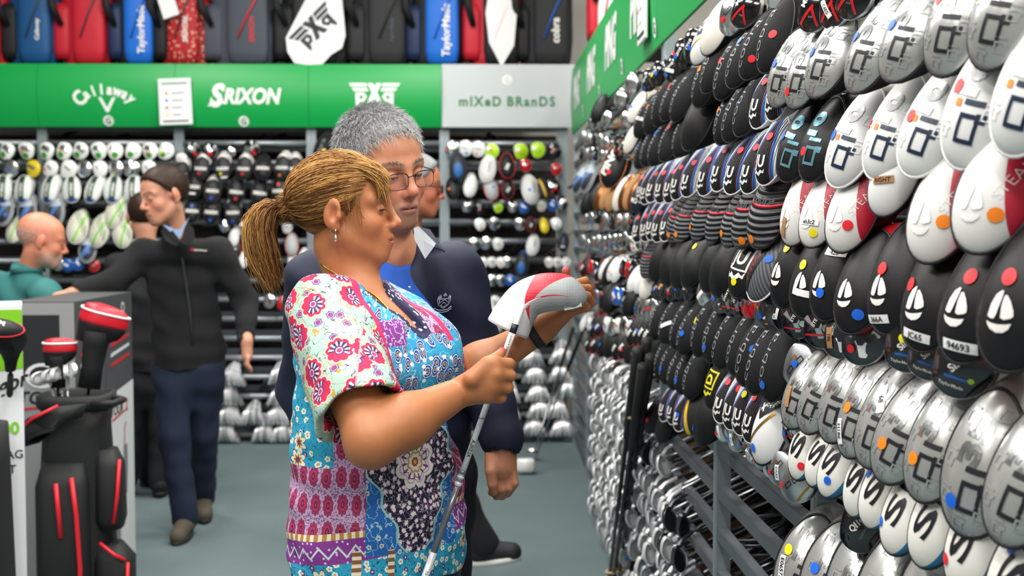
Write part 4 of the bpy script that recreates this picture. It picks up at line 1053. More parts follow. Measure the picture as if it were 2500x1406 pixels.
# black shafts lying inside the open bays
mbs = MB(); mbs.tube([(0, 0, 0), (.68, 0, 0)], [.0055, .006], 6, 0); mbs.tube([(.68, 0, 0), (.95, 0, 0)], [.0105, .013], 6, 1)
SBM = mbs.mesh('spare_shaft', ['shaft_black', 'grip_black'], True); mbs.m = [1 - q for q in mbs.m]
for i in range(90):
    lv_ = i % 6; s = IRR.uniform(4.75, 7.2); q = rp(s, -.08); z = .10 + lv_ * PIT + .036 + IRR.uniform(0, .05)
    ob('golf_shaft', SBM, loc=(q.x, q.y, z), rot=(0, 0, R(IRR.uniform(4, 22))), label='black golf shaft lying level inside the open lower bays', cat='golf shaft', group='black shafts inside the lower bays')

# ------------------------------------------------------------------ bags standing on top of the back rack
mat('bag_red', '#c4172c', .6, bump=.3, bsc=300); mat('bag_blue', '#0d4f86', .6, bump=.3, bsc=300); mat('bag_royal', '#0d6ad0', .55, bump=.3, bsc=300); mat('bag_grey', '#474d57', .7, bump=.4, bsc=400); mat('bag_black', '#141517', .65, bump=.4, bsc=400); mat('bag_char', '#232426', .7, bump=.4, bsc=400)
mat('bag_white', '#eceded', .45); mat('bag_navy', '#10284f', .6); mat('zip_dark', '#3a3c40', .5); mat('red_trim', '#e01f2d', .45)
t = NT('bag_floral'); v, _ = t.obj(); vo = t.vor(v, 34); vo2 = t.vor(v, 60)
c = t.mix(t.lt(vo.outputs['Distance'], .28), sl('#b3161c'), sl('#e8b9a0')); c = t.mix(t.lt(vo.outputs['Distance'], .13), c, sl('#2c1210')); c = t.mix(t.lt(vo2.outputs['Distance'], .22), c, sl('#1d1516')); t.link(c, t.b.inputs['Base Color']); t.b.inputs['Roughness'].default_value = .6; MT['bag_floral'] = t.m
def rrect(w_, d_, z, r=.35, n=28, cx=0, cy=0):
    out = []
    for i in range(n):
        th = 2 * math.pi * i / n; c, s = math.cos(th), math.sin(th); e = 2 / 3.2
        out.append((cx + w_ / 2 * math.copysign(abs(c) ** e, c), cy + d_ / 2 * math.copysign(abs(s) ** e, s), z))
    return out
def bag(px, w_, body, side, pocket, trim, logo, label, lcol='logo_white', lrot=90, lsize=.05, tag=False, wide=None, zp=0, panel=None, base_z=2.722, Y=None, spike=False):
    Y = YB + .18 if Y is None else Y; P = PY(px, 170, Y); w_ = w_ / 332 * Y / YB
    r = ob('golf_bag', None, loc=(P.x, Y, base_z), rot=(0, 0, R(BR.uniform(-8, 8))), label=label, cat='golf bag')
    d_ = .26; mb = MB(); mb.loft([rrect(w_ * .72, d_ * .8, 0), rrect(w_ * .86, d_ * .95, .02), rrect(w_ * .95, d_, .09), rrect(w_, d_, .22), rrect(w_ * .98, d_, .5), rrect(w_ * .9, d_ * .95, .8), rrect(w_ * .95, d_, .86)]); ob('body', mb.mesh('body', side, True), r)
    mb = MB(); pw = w_ * .62; mb.loft([rrect(pw * .6, .05, .012, cy=-d_ / 2 - .0), rrect(pw * .9, .08, .04, cy=-d_ / 2 - .015), rrect(pw, .10, .12, cy=-d_ / 2 - .02), rrect(pw, .10, .5, cy=-d_ / 2 - .02), rrect(pw * .9, .07, .62, cy=-d_ / 2 - .01), rrect(pw * .7, .03, .66, cy=-d_ / 2)])
    fp = ob('front_pocket', mb.mesh('front_pocket', pocket, True), r, loc=(w_ * zp, 0, 0))
    mb = MB(); mb.loft([rrect(w_ * .32, .12, .06), rrect(w_ * .36, .15, .12), rrect(w_ * .36, .15, .4), rrect(w_ * .3, .1, .46)]); ob('side_pocket', mb.mesh('side_pocket', body, True), r, loc=(-w_ * .42 if zp >= 0 else w_ * .42, -.07, 0))
    mb = MB(); mb.loft([rrect(w_ * .98, d_ * 1.04, .86), rrect(w_, d_ * 1.06, .88), rrect(w_ * .98, d_ * 1.04, .93), rrect(w_ * .85, d_ * .9, .93)]); ob('collar', mb.mesh('collar', 'bag_black', True), r)
    mb = MB(); mb.tube([(w_ * .25 + w_ * zp, -d_ / 2 - .078, .55), (w_ * .05 + w_ * zp, -d_ / 2 - .08, .38), (-w_ * .12 + w_ * zp, -d_ / 2 - .08, .2)], .006, 6); ob('zip', mb.mesh('zip', trim, True), fp)
    fp.children[0].location.x = -w_ * zp
    mb = MB(); mb.tube([(-w_ * .45, -d_ / 2 - .02, .8), (-w_ * .55, -d_ / 2 - .1, .6), (-w_ * .5, -d_ / 2 - .1, .42), (-w_ * .4, -d_ / 2 - .03, .3)], [.02, .028, .028, .02], 8); ob('strap', mb.mesh('strap', 'bag_black', True), r)
    if logo:
        V2, Fc = text2d(logo, .03, .15); c, s = math.cos(R(lrot)), math.sin(R(lrot))
        V = [(x * lsize * c - y * lsize * s, -d_ / 2 - .0725, x * lsize * s + y * lsize * c + .26) for x, y in V2]; ob('logo', mesh('logo', V, Fc, lcol, smooth=False), fp, loc=(pw * .14, 0, 0))
    if panel:
        mb = MB(); mb.prism(panel, -d_ / 2 - .085, -d_ / 2 - .06); ob('panel', mb.mesh('panel', 'bag_white'), fp)
    if tag: ob('swing_tag', MB().box((-.06, -d_ / 2 - .12, .36), (.06, -d_ / 2 - .115, .52)).mesh('tag', 'paper'), r, rot=(0, R(-18), 0), loc=(.1, 0, 0))
    return r
bag(-5, 70, 'bag_red', 'bag_red', 'bag_red', 'zip_dark', None, 'red golf bag at the end of the top shelf, beside the blue one')
bag(93, 122, 'bag_black', 'bag_blue', 'bag_blue', 'zip_dark', 'Callaway', 'dark blue golf bag between two red bags on the top shelf', lsize=.03, zp=.12)
bag(222, 124, 'bag_red', 'bag_red', 'bag_red', 'zip_dark', None, 'red golf bag with grey zip between two blue bags', zp=.12)
bag(342, 108, 'bag_navy', 'bag_black', 'bag_royal', 'bag_royal', 'TaylorMade', 'royal blue lettered golf bag beside the red flowered one', lsize=.05, zp=.12)
bag(456, 118, 'bag_black', 'bag_floral', 'bag_floral', 'zip_dark', 'SRIXON', 'red flowered golf bag with a white swing tag', lsize=.035, tag=True, zp=.1)
bag(600, 160, 'bag_grey', 'bag_grey', 'bag_grey', 'red_trim', 'SRIXON', 'slate grey golf bag with red trim', lcol='logo_red', lsize=.035, zp=.15)
bg = bag(776, 170, 'bag_black', 'bag_black', 'bag_black', 'zip_dark', None, 'black golf bag with big white panel and winged monogram', panel=[(-.20, .20), (-.19, .10), (-.14, .02), (-.02, .005), (.06, .015), (.12, .08), (.20, .13), (.225, .22), (.20, .52), (.0, .58)])
V, Fc = pxg(None, 0, 0, 1, '', None, conf=True); c, s = math.cos(R(45)), math.sin(R(45))
ob('monogram', mesh('monogram', [((x * c - y * s) * .19 + .01, -.219, (x * s + y * c) * .19 + .27) for x, y in V], Fc, 'logo_black', smooth=False), [q for q in bg.children if q.name.startswith('front_pocket')][0])
bag(934, 140, 'bag_char', 'bag_char', 'bag_char', 'bag_black', 'TaylorMade', 'charcoal golf bag beside the white panelled one', lcol='bag_grey', lsize=.025, zp=.1)
bag(1070, 128, 'bag_navy', 'bag_black', 'bag_royal', 'bag_royal', 'TaylorMade', 'royal blue lettered golf bag beside the charcoal one', lsize=.055, zp=.14)
bag(1206, 130, 'bag_red', 'bag_red', 'bag_black', 'red_trim', 'cobra', 'red golf bag with pointed white panel and red lettering', lcol='logo_red', lsize=.07, panel=[(-.09, .55), (-.115, .38), (-.09, .17), (.0, .0), (.09, .15), (.11, .38), (.09, .55)], zp=.1)
bag(1332, 130, 'bag_black', 'bag_char', 'bag_char', 'bag_royal', 'cobra', 'black golf bag with white lettering at the end of the shelf', lsize=.055, zp=.12)
bag(1470, 70, 'bag_red', 'bag_red', 'bag_white', 'red_trim', None, 'white and red golf bag above the curving rack sign', Y=8.0)
rackwide = MB(); rackwide.box((.62, 7.7, 2.70), (1.2, 8.4, 2.72)); ob('top_shelf', rackwide.mesh('top_shelf', 'dark_panel'), rack)
# ------------------------------------------------------------------ boxed sets and bags in the left foreground
mat('box_grey', '#8f9092', .45); mat('box_dark', '#4b4c4f', .45); mat('box_pale', '#d3d5d6', .45); mat('box_white', '#e6e7ea', .4); mat('box_green', '#7fc41c', .45); mat('print_red', '#c32a2e', .5); mat('print_black', '#1d1e21', .5); mat('print_mid', '#77797d', .5)
mat('shrink_wrap', '#f4f6f8', .12, 0, trans=0, alpha=.12, coat=.6)
def wtext(par, name, txt, size, m, org, ux, uz, bold=.02, shear=0, sx=1.0):
    """flat print on a box face: origin, right and up vectors"""
    V2, Fc = text2d(txt, bold, shear); o_, a, b = Vector(org), Vector(ux), Vector(uz)
    return ob(name, mesh(name, [o_ + a * (x * size * sx) + b * (y * size) for x, y in V2], Fc, m, smooth=False), par)
def wpoly(par, name, pts, m, org, ux, uz):
    V2, Fc = poly(pts); o_, a, b = Vector(org), Vector(ux), Vector(uz); return ob(name, mesh(name, [o_ + a * x + b * y for x, y in V2], Fc, m, smooth=False), par)
def carton(x0, x1, y0, y1, h, m, label, bands=None):
    cx, cy = (x0 + x1) / 2, (y0 + y1) / 2; r = ob('set_box', None, loc=(cx, cy, 0), label=label, cat='box'); w_, d_ = (x1 - x0) / 2, (y1 - y0) / 2
    ob('carton', MB().box((-w_, -d_, 0), (w_, d_, h), 0).mesh('carton', m), r)
    for s in (-1, 1): ob('top_flap', MB().box((-w_, -d_ if s < 0 else .002, h), (w_, -.002 if s < 0 else d_, h + .004)).mesh('top_flap', m), r)
    return r, w_, d_
EX, EZ, EY = (1, 0, 0), (0, 0, 1), (0, 1, 0)
for bi, (y0, y1, lab) in enumerate(((4.97, 5.36, 'tall grey golf set box wrapped in plastic, nearer of two'), (5.365, 5.76, 'tall grey golf set box wrapped in plastic, by the dark trousers'))):
    r, w_, d_ = carton(-1.98, -1.71, y0, y1, 1.25, 'box_dark', lab); X = w_ + .0015
    wpoly(r, 'lower_print', [(-d_, 0), (d_, 0), (d_, .84), (-d_, .80)], 'box_pale', (X, 0, 0), EY, EZ)
    wtext(r, 'lettering', 'TOUR', .045, 'print_black', (X + .001, -.05, .73), EY, EZ, .03, .2); wtext(r, 'number', '2', .055, 'print_red', (X + .001, .085, .735), EY, EZ, .04, .2)
    wpoly(r, 'underline', [(-.13, -.01), (.06, .015), (.06, .022), (-.12, .005)], 'print_red', (X + .001, 0, .69), EY, EZ)
    wtext(r, 'lettering', 'STRATA', .03, 'box_pale', (X + .001, 0, 1.12), EY, EZ, .02, .1); wtext(r, 'ring_mark', 'O', .05, 'box_pale', (X + .001, .05, 1.19), EY, EZ)
    for q in range(3): wpoly(r, 'swoosh', [(-.14, 0), (.14, .03), (.14, .045), (-.13, .018)], 'print_red' if q != 1 else 'box_pale', (X + .001, 0, .93 + q * .045), EY, EZ)
    wtext(r, 'lettering', 'FULL SET', .022, 'box_pale', (X + .001, 0, 1.06), EY, EZ, .01)
    for zz, k in ((.45, 1), (.16, -1)):     # printed bags
        wpoly(r, 'bag_print', [(-.02, -.13), (.02, -.13), (.035, .0), (.03, .1), (-.025, .1), (-.03, 0)], 'print_mid', (X + .001, .06 * k, zz), EY, EZ); wpoly(r, 'club_print', [(-.02, .1), (-.006, .1), (.0, .17), (.02, .2), (.012, .21), (-.012, .18)], 'print_red', (X + .001, .06 * k, zz), EY, EZ)
    if bi == 0:
        Yf = -d_ - .0015; wpoly(r, 'front_print', [(-w_, 0), (w_, 0), (w_, 1.25), (-w_, 1.25)], 'box_grey', (0, Yf, 0), EX, EZ); wpoly(r, 'photo_print', [(-.085, .93), (.075, .93), (.075, 1.2), (-.085, 1.2)], 'print_black', (0, Yf - .001, 0), EX, EZ)
        V = [(math.cos(R(a_)) * rr, math.sin(R(a_)) * rr * .75) for a_ in range(20, 380, 20) for rr in (.07, .052)]; ob('ring_print', mesh('ring', [(x, Yf - .002, z + .95) for x, z in V], [(2 * i, 2 * i + 1, 2 * i + 3, 2 * i + 2) for i in range(17)], 'box_pale', smooth=False), r)
        wtext(r, 'lettering', 'TOUR', .05, 'print_black', (.0, Yf - .001, .86), EX, EZ, .03, .2); wpoly(r, 'underline', [(-.1, -.01), (.1, .01), (.1, .02), (-.1, .0)], 'print_red', (0, Yf - .002, .815), EX, EZ)
# green topped box at the edge
r, w_, d_ = carton(-1.985, -1.588, 4.08, 4.36, 1.29, 'box_white', 'white golf set box with green top at the edge of the aisle'); r.location = (-1.822, 4.16, 0); r.rotation_euler = (0, 0, R(21)); Yf = -d_ - .0015
wpoly(r, 'green_print', [(-w_, 1.05), (w_, 1.08), (w_, 1.28), (-w_, 1.28)], 'box_green', (0, Yf, 0), EX, EZ)
wtext(r, 'script_print', 'MacGregor', .05, 'print_black', (.06, Yf - .001, 1.0), (.93, 0, .32), (-.2, 0, 1), .02, .3); wtext(r, 'number_print', 'DCT-4000', .04, 'box_green', (.06, Yf - .001, .88), EX, EZ, .03)
wtext(r, 'print_line', 'STAND BAG', .028, 'print_black', (.085, Yf - .001, .79), EX, EZ, .01); wtext(r, 'print_line', 'GOLF SET', .028, 'print_black', (.085, Yf - .001, .74), EX, EZ, .01)
for i, (x, z) in enumerate(((.04, .6), (.085, .56), (.13, .51))):
    wpoly(r, 'driver_print', [(-.016, -.03), (.0, -.06), (.014, -.03), (.018, .02), (.006, .045), (-.012, .04)], 'print_black', (x, Yf - .001, z), EX, EZ); wpoly(r, 'shaft_print', [(-.002, -.4), (.003, -.4), (.002, 0), (-.001, 0)], 'print_mid', (x, Yf - .0005, z), EX, EZ)
wpoly(r, 'bag_print', [(.06, .0), (.175, .0), (.16, .26), (.12, .34), (.07, .33)], 'print_black', (0, Yf - .001, 0), EX, EZ); wtext(r, 'script_print', 'MacGregor', .03, 'print_red', (.15, Yf - .002, .15), (.1, 0, 1), (-1, 0, .1), .01, .2)
wpoly(r, 'green_edge', [(.165, 0), (w_, 0), (w_, .12), (.18, .3)], 'box_green', (0, Yf - .002, 0), EX, EZ)

# black and red stand bag with its clubs
sb = ob('stand_bag', None, loc=(-1.585, 4.62, 0), rot=(0, 0, R(8)), label='black stand bag with red zips beside the white golf box', cat='golf bag')
mb = MB(); mb.loft([rrect(.22, .2, 0), rrect(.25, .23, .03), rrect(.27, .25, .3), rrect(.26, .25, .62), rrect(.24, .24, .80), rrect(.25, .25, .88)]); ob('body', mb.mesh('body', 'bag_black', True), sb)
mb = MB(); mb.loft([rrect(.262, .262, .875), rrect(.28, .28, .89), rrect(.28, .28, .925), rrect(.245, .245, .93), rrect(.235, .235, .88)], cap1=False); ob('collar', mb.mesh('collar', 'bag_black', True), sb)
mb = MB(); mb.loft([rrect(.16, .1, .06, cx=-.03, cy=-.13), rrect(.19, .14, .1, cx=-.03, cy=-.13), rrect(.19, .14, .6, cx=-.03, cy=-.13), rrect(.15, .08, .68, cx=-.03, cy=-.12)]); fp = ob('front_pocket', mb.mesh('front_pocket', 'bag_black', True), sb)
mb = MB(); mb.tube([(.015, -.205, .64), (.03, -.207, .5), (.04, -.205, .3), (.03, -.203, .08)], .009, 6); ob('zip', mb.mesh('zip', 'red_trim', True), fp)
mb = MB(); mb.tube([(-.04, -.205, .62), (-.025, -.207, .42)], .009, 6); ob('zip', mb.mesh('zip', 'red_trim', True), fp)
mb = MB(); mb.loft([rrect(.09, .12, .42, cx=.13, cy=-.06), rrect(.11, .15, .46, cx=.13, cy=-.06), rrect(.10, .15, .66, cx=.13, cy=-.06), rrect(.07, .1, .72, cx=.12, cy=-.06)]); sp = ob('side_pocket', mb.mesh('side_pocket', 'bag_black', True), sb)
mb = MB(); mb.tube([(.175, -.135, .69), (.165, -.14, .55), (.15, -.138, .45)], .007, 6); ob('zip', mb.mesh('zip', 'red_trim', True), sp)
mb = MB(); mb.loft([rrect(.12, .12, .03, cx=.14, cy=-.06), rrect(.15, .16, .08, cx=.14, cy=-.06), rrect(.15, .16, .3, cx=.14, cy=-.06), rrect(.1, .1, .36, cx=.12, cy=-.06)]); sp = ob('side_pocket', mb.mesh('side_pocket', 'bag_black', True), sb)
mb = MB(); mb.tube([(.10, -.145, .38), (.15, -.148, .335), (.19, -.14, .31)], .007, 6); mb.tube([(.2, -.14, .3), (.195, -.145, .15), (.19, -.14, .05)], .007, 6); ob('zip', mb.mesh('zip', 'red_trim', True), sp)
mb = MB(); P_ = [(-.13, -.1, .90), (-.05, -.17, .86), (-.12, -.2, .72), (-.19, -.12, .62)]
mb.loft([[(x - .06, y, z - .05), (x + .05, y - .01, z - .02), (x + .07, y - .03, z + .03), (x - .05, y - .025, z + .02)] for x, y, z in [(-.16, -.12, .78), (-.09, -.16, .84), (.0, -.15, .88)]]); st = ob('shoulder_strap', mb.mesh('strap', 'bag_char', True), sb)
mb = MB(); mb.tube([(-.2, -.15, .79), (-.12, -.19, .86), (-.03, -.19, .905)], .006, 6); ob('strap_piping', mb.mesh('piping', 'red_trim', True), st)
mb = MB(); mb.tube([(.08, -.13, .90), (.16, -.17, .905), (.185, -.1, .91), (.13, -.02, .91)], .014, 8); ob('handle', mb.mesh('handle', 'bag_black', True), sb)
ob('ring_logo', MB().box((-.17, -.16, .2), (-.155, -.155, .32)).mesh('logo', 'logo_grey'), sb)
def sock(name, base, tip, lean, s, label):
    """black knitted cover with red top band and white edge, standing in the bag"""
    B = Vector(base); T = Vector(tip); d = T - B; L = d.length; q = d.normalized(); rt = ob(name, None, loc=B, label=label, cat='golf club')
    mb = MB(); mb.tube([q * (-.45), q * (.02)], .006, 6); ob('shaft', mb.mesh('shaft', 'shaft_black', True), rt)
    mb = MB(); mb.tube([q * 0, q * (L * .3), q * (L * .62), q * (L * .8)], [.032 * s, .03 * s, .036 * s, .045 * s], 14); ob('knit_sock', mb.mesh('knit_sock', 'black_cloth', True), rt)
    lx = Vector((math.cos(lean), 0, math.sin(lean))); up = Vector((-lx.z, 0, lx.x)); c = q * (L * .92)
    def egg(h, f, dx=0): return [c + lx * (math.cos(a_) * .072 * s * f * (1.15 if math.cos(a_) > 0 else .8) + dx) + Vector((0, 1, 0)) * math.sin(a_) * .045 * s * f * (1 - .35 * max(0, math.cos(a_))) + up * h for a_ in [2 * math.pi * i / 20 for i in range(20)]]
    mb = MB(); mb.loft([egg(-.06 * s, .55, -.02 * s), egg(-.035 * s, .85, -.005), egg(-.01 * s, .98), egg(.012 * s, 1.0)]); hd = ob('cover_side', mb.mesh('cover_side', 'black_cloth', True), rt)
    mb = MB(); mb.loft([egg(.0, 1.0), egg(.01 * s, 1.03), egg(.035 * s, 1.0), egg(.05 * s, .8), egg(.056 * s, .4)]); ob('cover_top', mb.mesh('cover_top', 'red_leather', True), rt)
    mb = MB(); mb.loop_tube(egg(.036 * s, 1.03), .004); ob('edge_trim', mb.mesh('edge_trim', 'white_piping', True), hd); return rt
# positions inside the bag mouth
c_ = Vector((-1.585, 4.62, .93))
sock('bag_wood', c_ + Vector((.06, -.04, .02)), PY(243, 775, 4.6), R(-16), 1.3, 'tall black and red driver cover standing in the stand bag')
sock('bag_wood', c_ + Vector((-.06, -.03, .02)), PY(140, 850, 4.6), R(0), .9, 'short black and red wood cover standing in the stand bag')
for i in range(5):
    P = c_ + Vector((-.10 + i * .026, -.07 + .02 * (i % 2), .06 + .008 * i)); M = Matrix.Translation(P) @ Matrix.Rotation(R(20 * i - 40), 4, 'Z') @ Matrix.Rotation(R(-90), 4, 'X') @ Matrix.Rotation(R(0), 4, 'Y')
    iron(M, 1, 0, ORD[i] + ' iron of the stand bag beside the white golf box', 'irons in the stand bag', None, 1.0)
# partly seen bag at the very edge
eb = ob('golf_bag', None, loc=(-1.70, 3.9, 0), label='black golf bag with yellow mark at the edge of the aisle, before the white box', cat='golf bag')
mb = MB(); mb.loft([rrect(.22, .2, 0), rrect(.26, .24, .04), rrect(.27, .25, .4), rrect(.25, .24, .8), rrect(.24, .24, .92)]); ob('body', mb.mesh('body', 'bag_black', True), eb)
mb = MB(); mb.loft([rrect(.12, .08, .08, cx=.02, cy=-.13), rrect(.15, .1, .12, cx=.02, cy=-.13), rrect(.14, .1, .42, cx=.02, cy=-.13), rrect(.1, .06, .47, cx=.02, cy=-.12)]); ob('front_pocket', mb.mesh('front_pocket', 'bag_char', True), eb)
wpoly(eb, 'yellow_mark', [(-.02, -.02), (.0, .02), (.03, .03), (.01, .0), (.03, -.03), (.0, -.005)], 'logo_yellow', (.05, -.184, .36), EX, EZ)
mb = MB(); mb.tube([(.03, -.16, .58), (.09, -.18, .52), (.11, -.17, .60), (.10, -.14, .70)], .005, 6); ob('cord', mb.mesh('cord', 'white_piping', True), eb)
P = PY(2, 800, 3.88); place_cover(P, 'k', R(25), [], 'at the aisle edge before the green topped box', 'edge cover', 1.05, R(-50), R(75), shaft=.5)
# dark bag behind the boxes, beside the trousers
db = ob('golf_bag', None, loc=(-2.02, 7.35, 0), rot=(0, 0, R(20)), label='black golf bag standing between the grey boxes and the trouser legs', cat='golf bag')
mb = MB(); mb.loft([rrect(.2, .2, .0), rrect(.27, .26, .04), rrect(.29, .28, .3), rrect(.27, .26, .7), rrect(.26, .26, .88)]); ob('body', mb.mesh('body', 'bag_black', True), db)
mb = MB(); mb.loft([rrect(.14, .1, .1, cx=.05, cy=-.15), rrect(.17, .14, .14, cx=.05, cy=-.15), rrect(.16, .14, .55, cx=.05, cy=-.15), rrect(.1, .06, .62, cx=.05, cy=-.14)]); ob('front_pocket', mb.mesh('front_pocket', 'bag_char', True), db)
mb = MB(); mb.tube([(.0, -.16, .85), (.12, -.25, .65), (.16, -.24, .4), (.1, -.2, .2)], [.025, .03, .03, .02], 8); ob('strap', mb.mesh('strap', 'bag_black', True), db)
ob('white_label', MB().box((-.05, -.232, .16), (.12, -.228, .2)).mesh('label', 'paper'), db)

# ------------------------------------------------------------------ clubs leaning on the curving rack
def shaft_line(name, a, b, r0, r1, m, label, group=None):
    mb = MB(); a, b = Vector(a), Vector(b); mb.tube([a, a + (b - a) * .7], [r0, r1], 8, 0); mb.tube([a + (b - a) * .7, b], [r1 * 1.6, r1 * 2.1], 8, 1)
    return ob(name, mb.mesh(name, [m, 'grip_black'], True), label=label, cat='golf shaft', group=group)
A = PZ(1484, 1436, 0.0)
B = rk(1572, 855, .14)
for i, (dx, dy, dz) in enumerate(((0, 0, 0), (.028, .01, .03), (.012, -.026, -.05), (.036, -.02, -.02))):
    shaft_line('leaning_shaft', A + Vector((dx, dy, 0)), B + Vector((dx * 1.1 - .02, dy, dz)), .008, .009, 'shaft_black', 'black gripped shaft, ' + ORD[i] + ' of four banded together leaning on the curving rack', 'banded black shafts')
bd = ob('rubber_band', None, loc=(0, 0, 0), label='tan rubber bands holding the leaning black shafts', cat='rubber band')
for f in (.10, .78):
    c = A + (B - A) * f + Vector((.018, -.01, 0)); pts = [c + Vector((math.cos(a_) * .038, math.sin(a_) * .03, math.cos(a_) * .006)) for a_ in [2 * math.pi * i / 16 for i in range(16)]]
    ob('band', MB().loop_tube(pts, .006).mesh('band', 'band_tan', True), bd)
def putter(px, py, tx, ty, s, m, label, white=True):
    a = PZ(px, py, .02); q = rk(tx, ty, .05); rt = ob('putter', None, loc=a, label=label, cat='golf club'); d = q - a
    mb = MB(); mb.tube([Vector((.03, 0, .03)), d * .72], .006, 6, 0); mb.tube([d * .72, d], [.011, .013], 8, 1); ob('shaft', mb.mesh('shaft', ['shaft_steel', 'grip_black'], True), rt)
    mb = MB(); mb.loft([[(x * f, y * f, z) for x, y in [(-.055, -.035), (.05, -.04), (.06, .0), (.045, .04), (-.03, .045), (-.06, .015)]] for z, f in ((-.018, .8), (-.008, 1), (.018, 1), (.026, .85))]); ob('head', mb.mesh('head', m, True), rt, scale=(s, s, s * 1.9), loc=(0, 0, .03)); return rt
putter(1283, 1150, 1400, 800, 1.0, 'gloss_white', 'white headed putter leaning on the far corner of the curving rack')
putter(1300, 1118, 1422, 810, .7, 'chrome', 'chrome headed putter leaning beside the white headed one')
# ------------------------------------------------------------------ implicit surfaces for bodies and clothes
I3 = np.eye(3)
def rc(a, b, r1, r2, k=.02, op='u', an=None): return dict(t='rc', a=np.array(a, float), b=np.array(b, float), r1=r1, r2=r2, k=k, op=op, an=an)
def el(c, r, Rm=None, k=.02, op='u'): return dict(t='el', c=np.array(c, float), r=np.array(r, float), R=I3 if Rm is None else np.array(Rm, float), k=k, op=op)
def hs(p, n, k=.004, op='s'): return dict(t='hs', p=np.array(p, float), n=np.array(n, float) / np.linalg.norm(n), k=k, op=op)     # half space on the side n points to
def pd(p, P):
    if p['t'] == 'hs': return -((P - p['p']) @ p['n'])
    if p['t'] == 'el':
        q = (P - p['c']) @ p['R']; k0 = np.sqrt(((q / p['r']) ** 2).sum(-1)) + 1e-9; k1 = np.sqrt(((q / p['r'] ** 2) ** 2).sum(-1)) + 1e-9
        return k0 * (k0 - 1) / k1
    a, b = p['a'], p['b']; q = P - a; d = b - a; sc = 1.0
    if p['an'] is not None:
        Rm, f = p['an']; q = (q @ Rm) / f; d = (d @ Rm) / f; sc = float(np.min(f))
    L2 = d @ d + 1e-12; h = np.clip((q @ d) / L2, 0, 1); v = q - h[..., None] * d
    return (np.sqrt((v * v).sum(-1)) - (p['r1'] + (p['r2'] - p['r1']) * h)) * sc
def comb(d, di, p):
    k = p['k']
    if p['op'] == 'u':
        h = np.clip(.5 + .5 * (d - di) / k, 0, 1); return d * (1 - h) + di * h - k * h * (1 - h)
    di = -di if p['op'] == 's' else di
    h = np.clip(.5 - .5 * (d - di) / k, 0, 1); return d * (1 - h) + di * h + k * h * (1 - h)
def ev(prims, P):
    d = np.full(P.shape[:-1], 1e3)
    for p in prims: d = comb(d, pd(p, P), p)
    return d
def bounds(prims, pad):
    lo, hi = [], []
    for p in prims:
        if p['op'] != 'u' or p['t'] == 'hs': continue
        if p['t'] == 'el': m_ = p['r'].max() if p['R'] is not I3 else p['r']; lo.append(p['c'] - m_); hi.append(p['c'] + m_)
        else:
            m_ = max(p['r1'], p['r2']); lo += [p['a'] - m_, p['b'] - m_]; hi += [p['a'] + m_, p['b'] + m_]
    return np.min(lo, 0) - pad, np.max(hi, 0) + pad
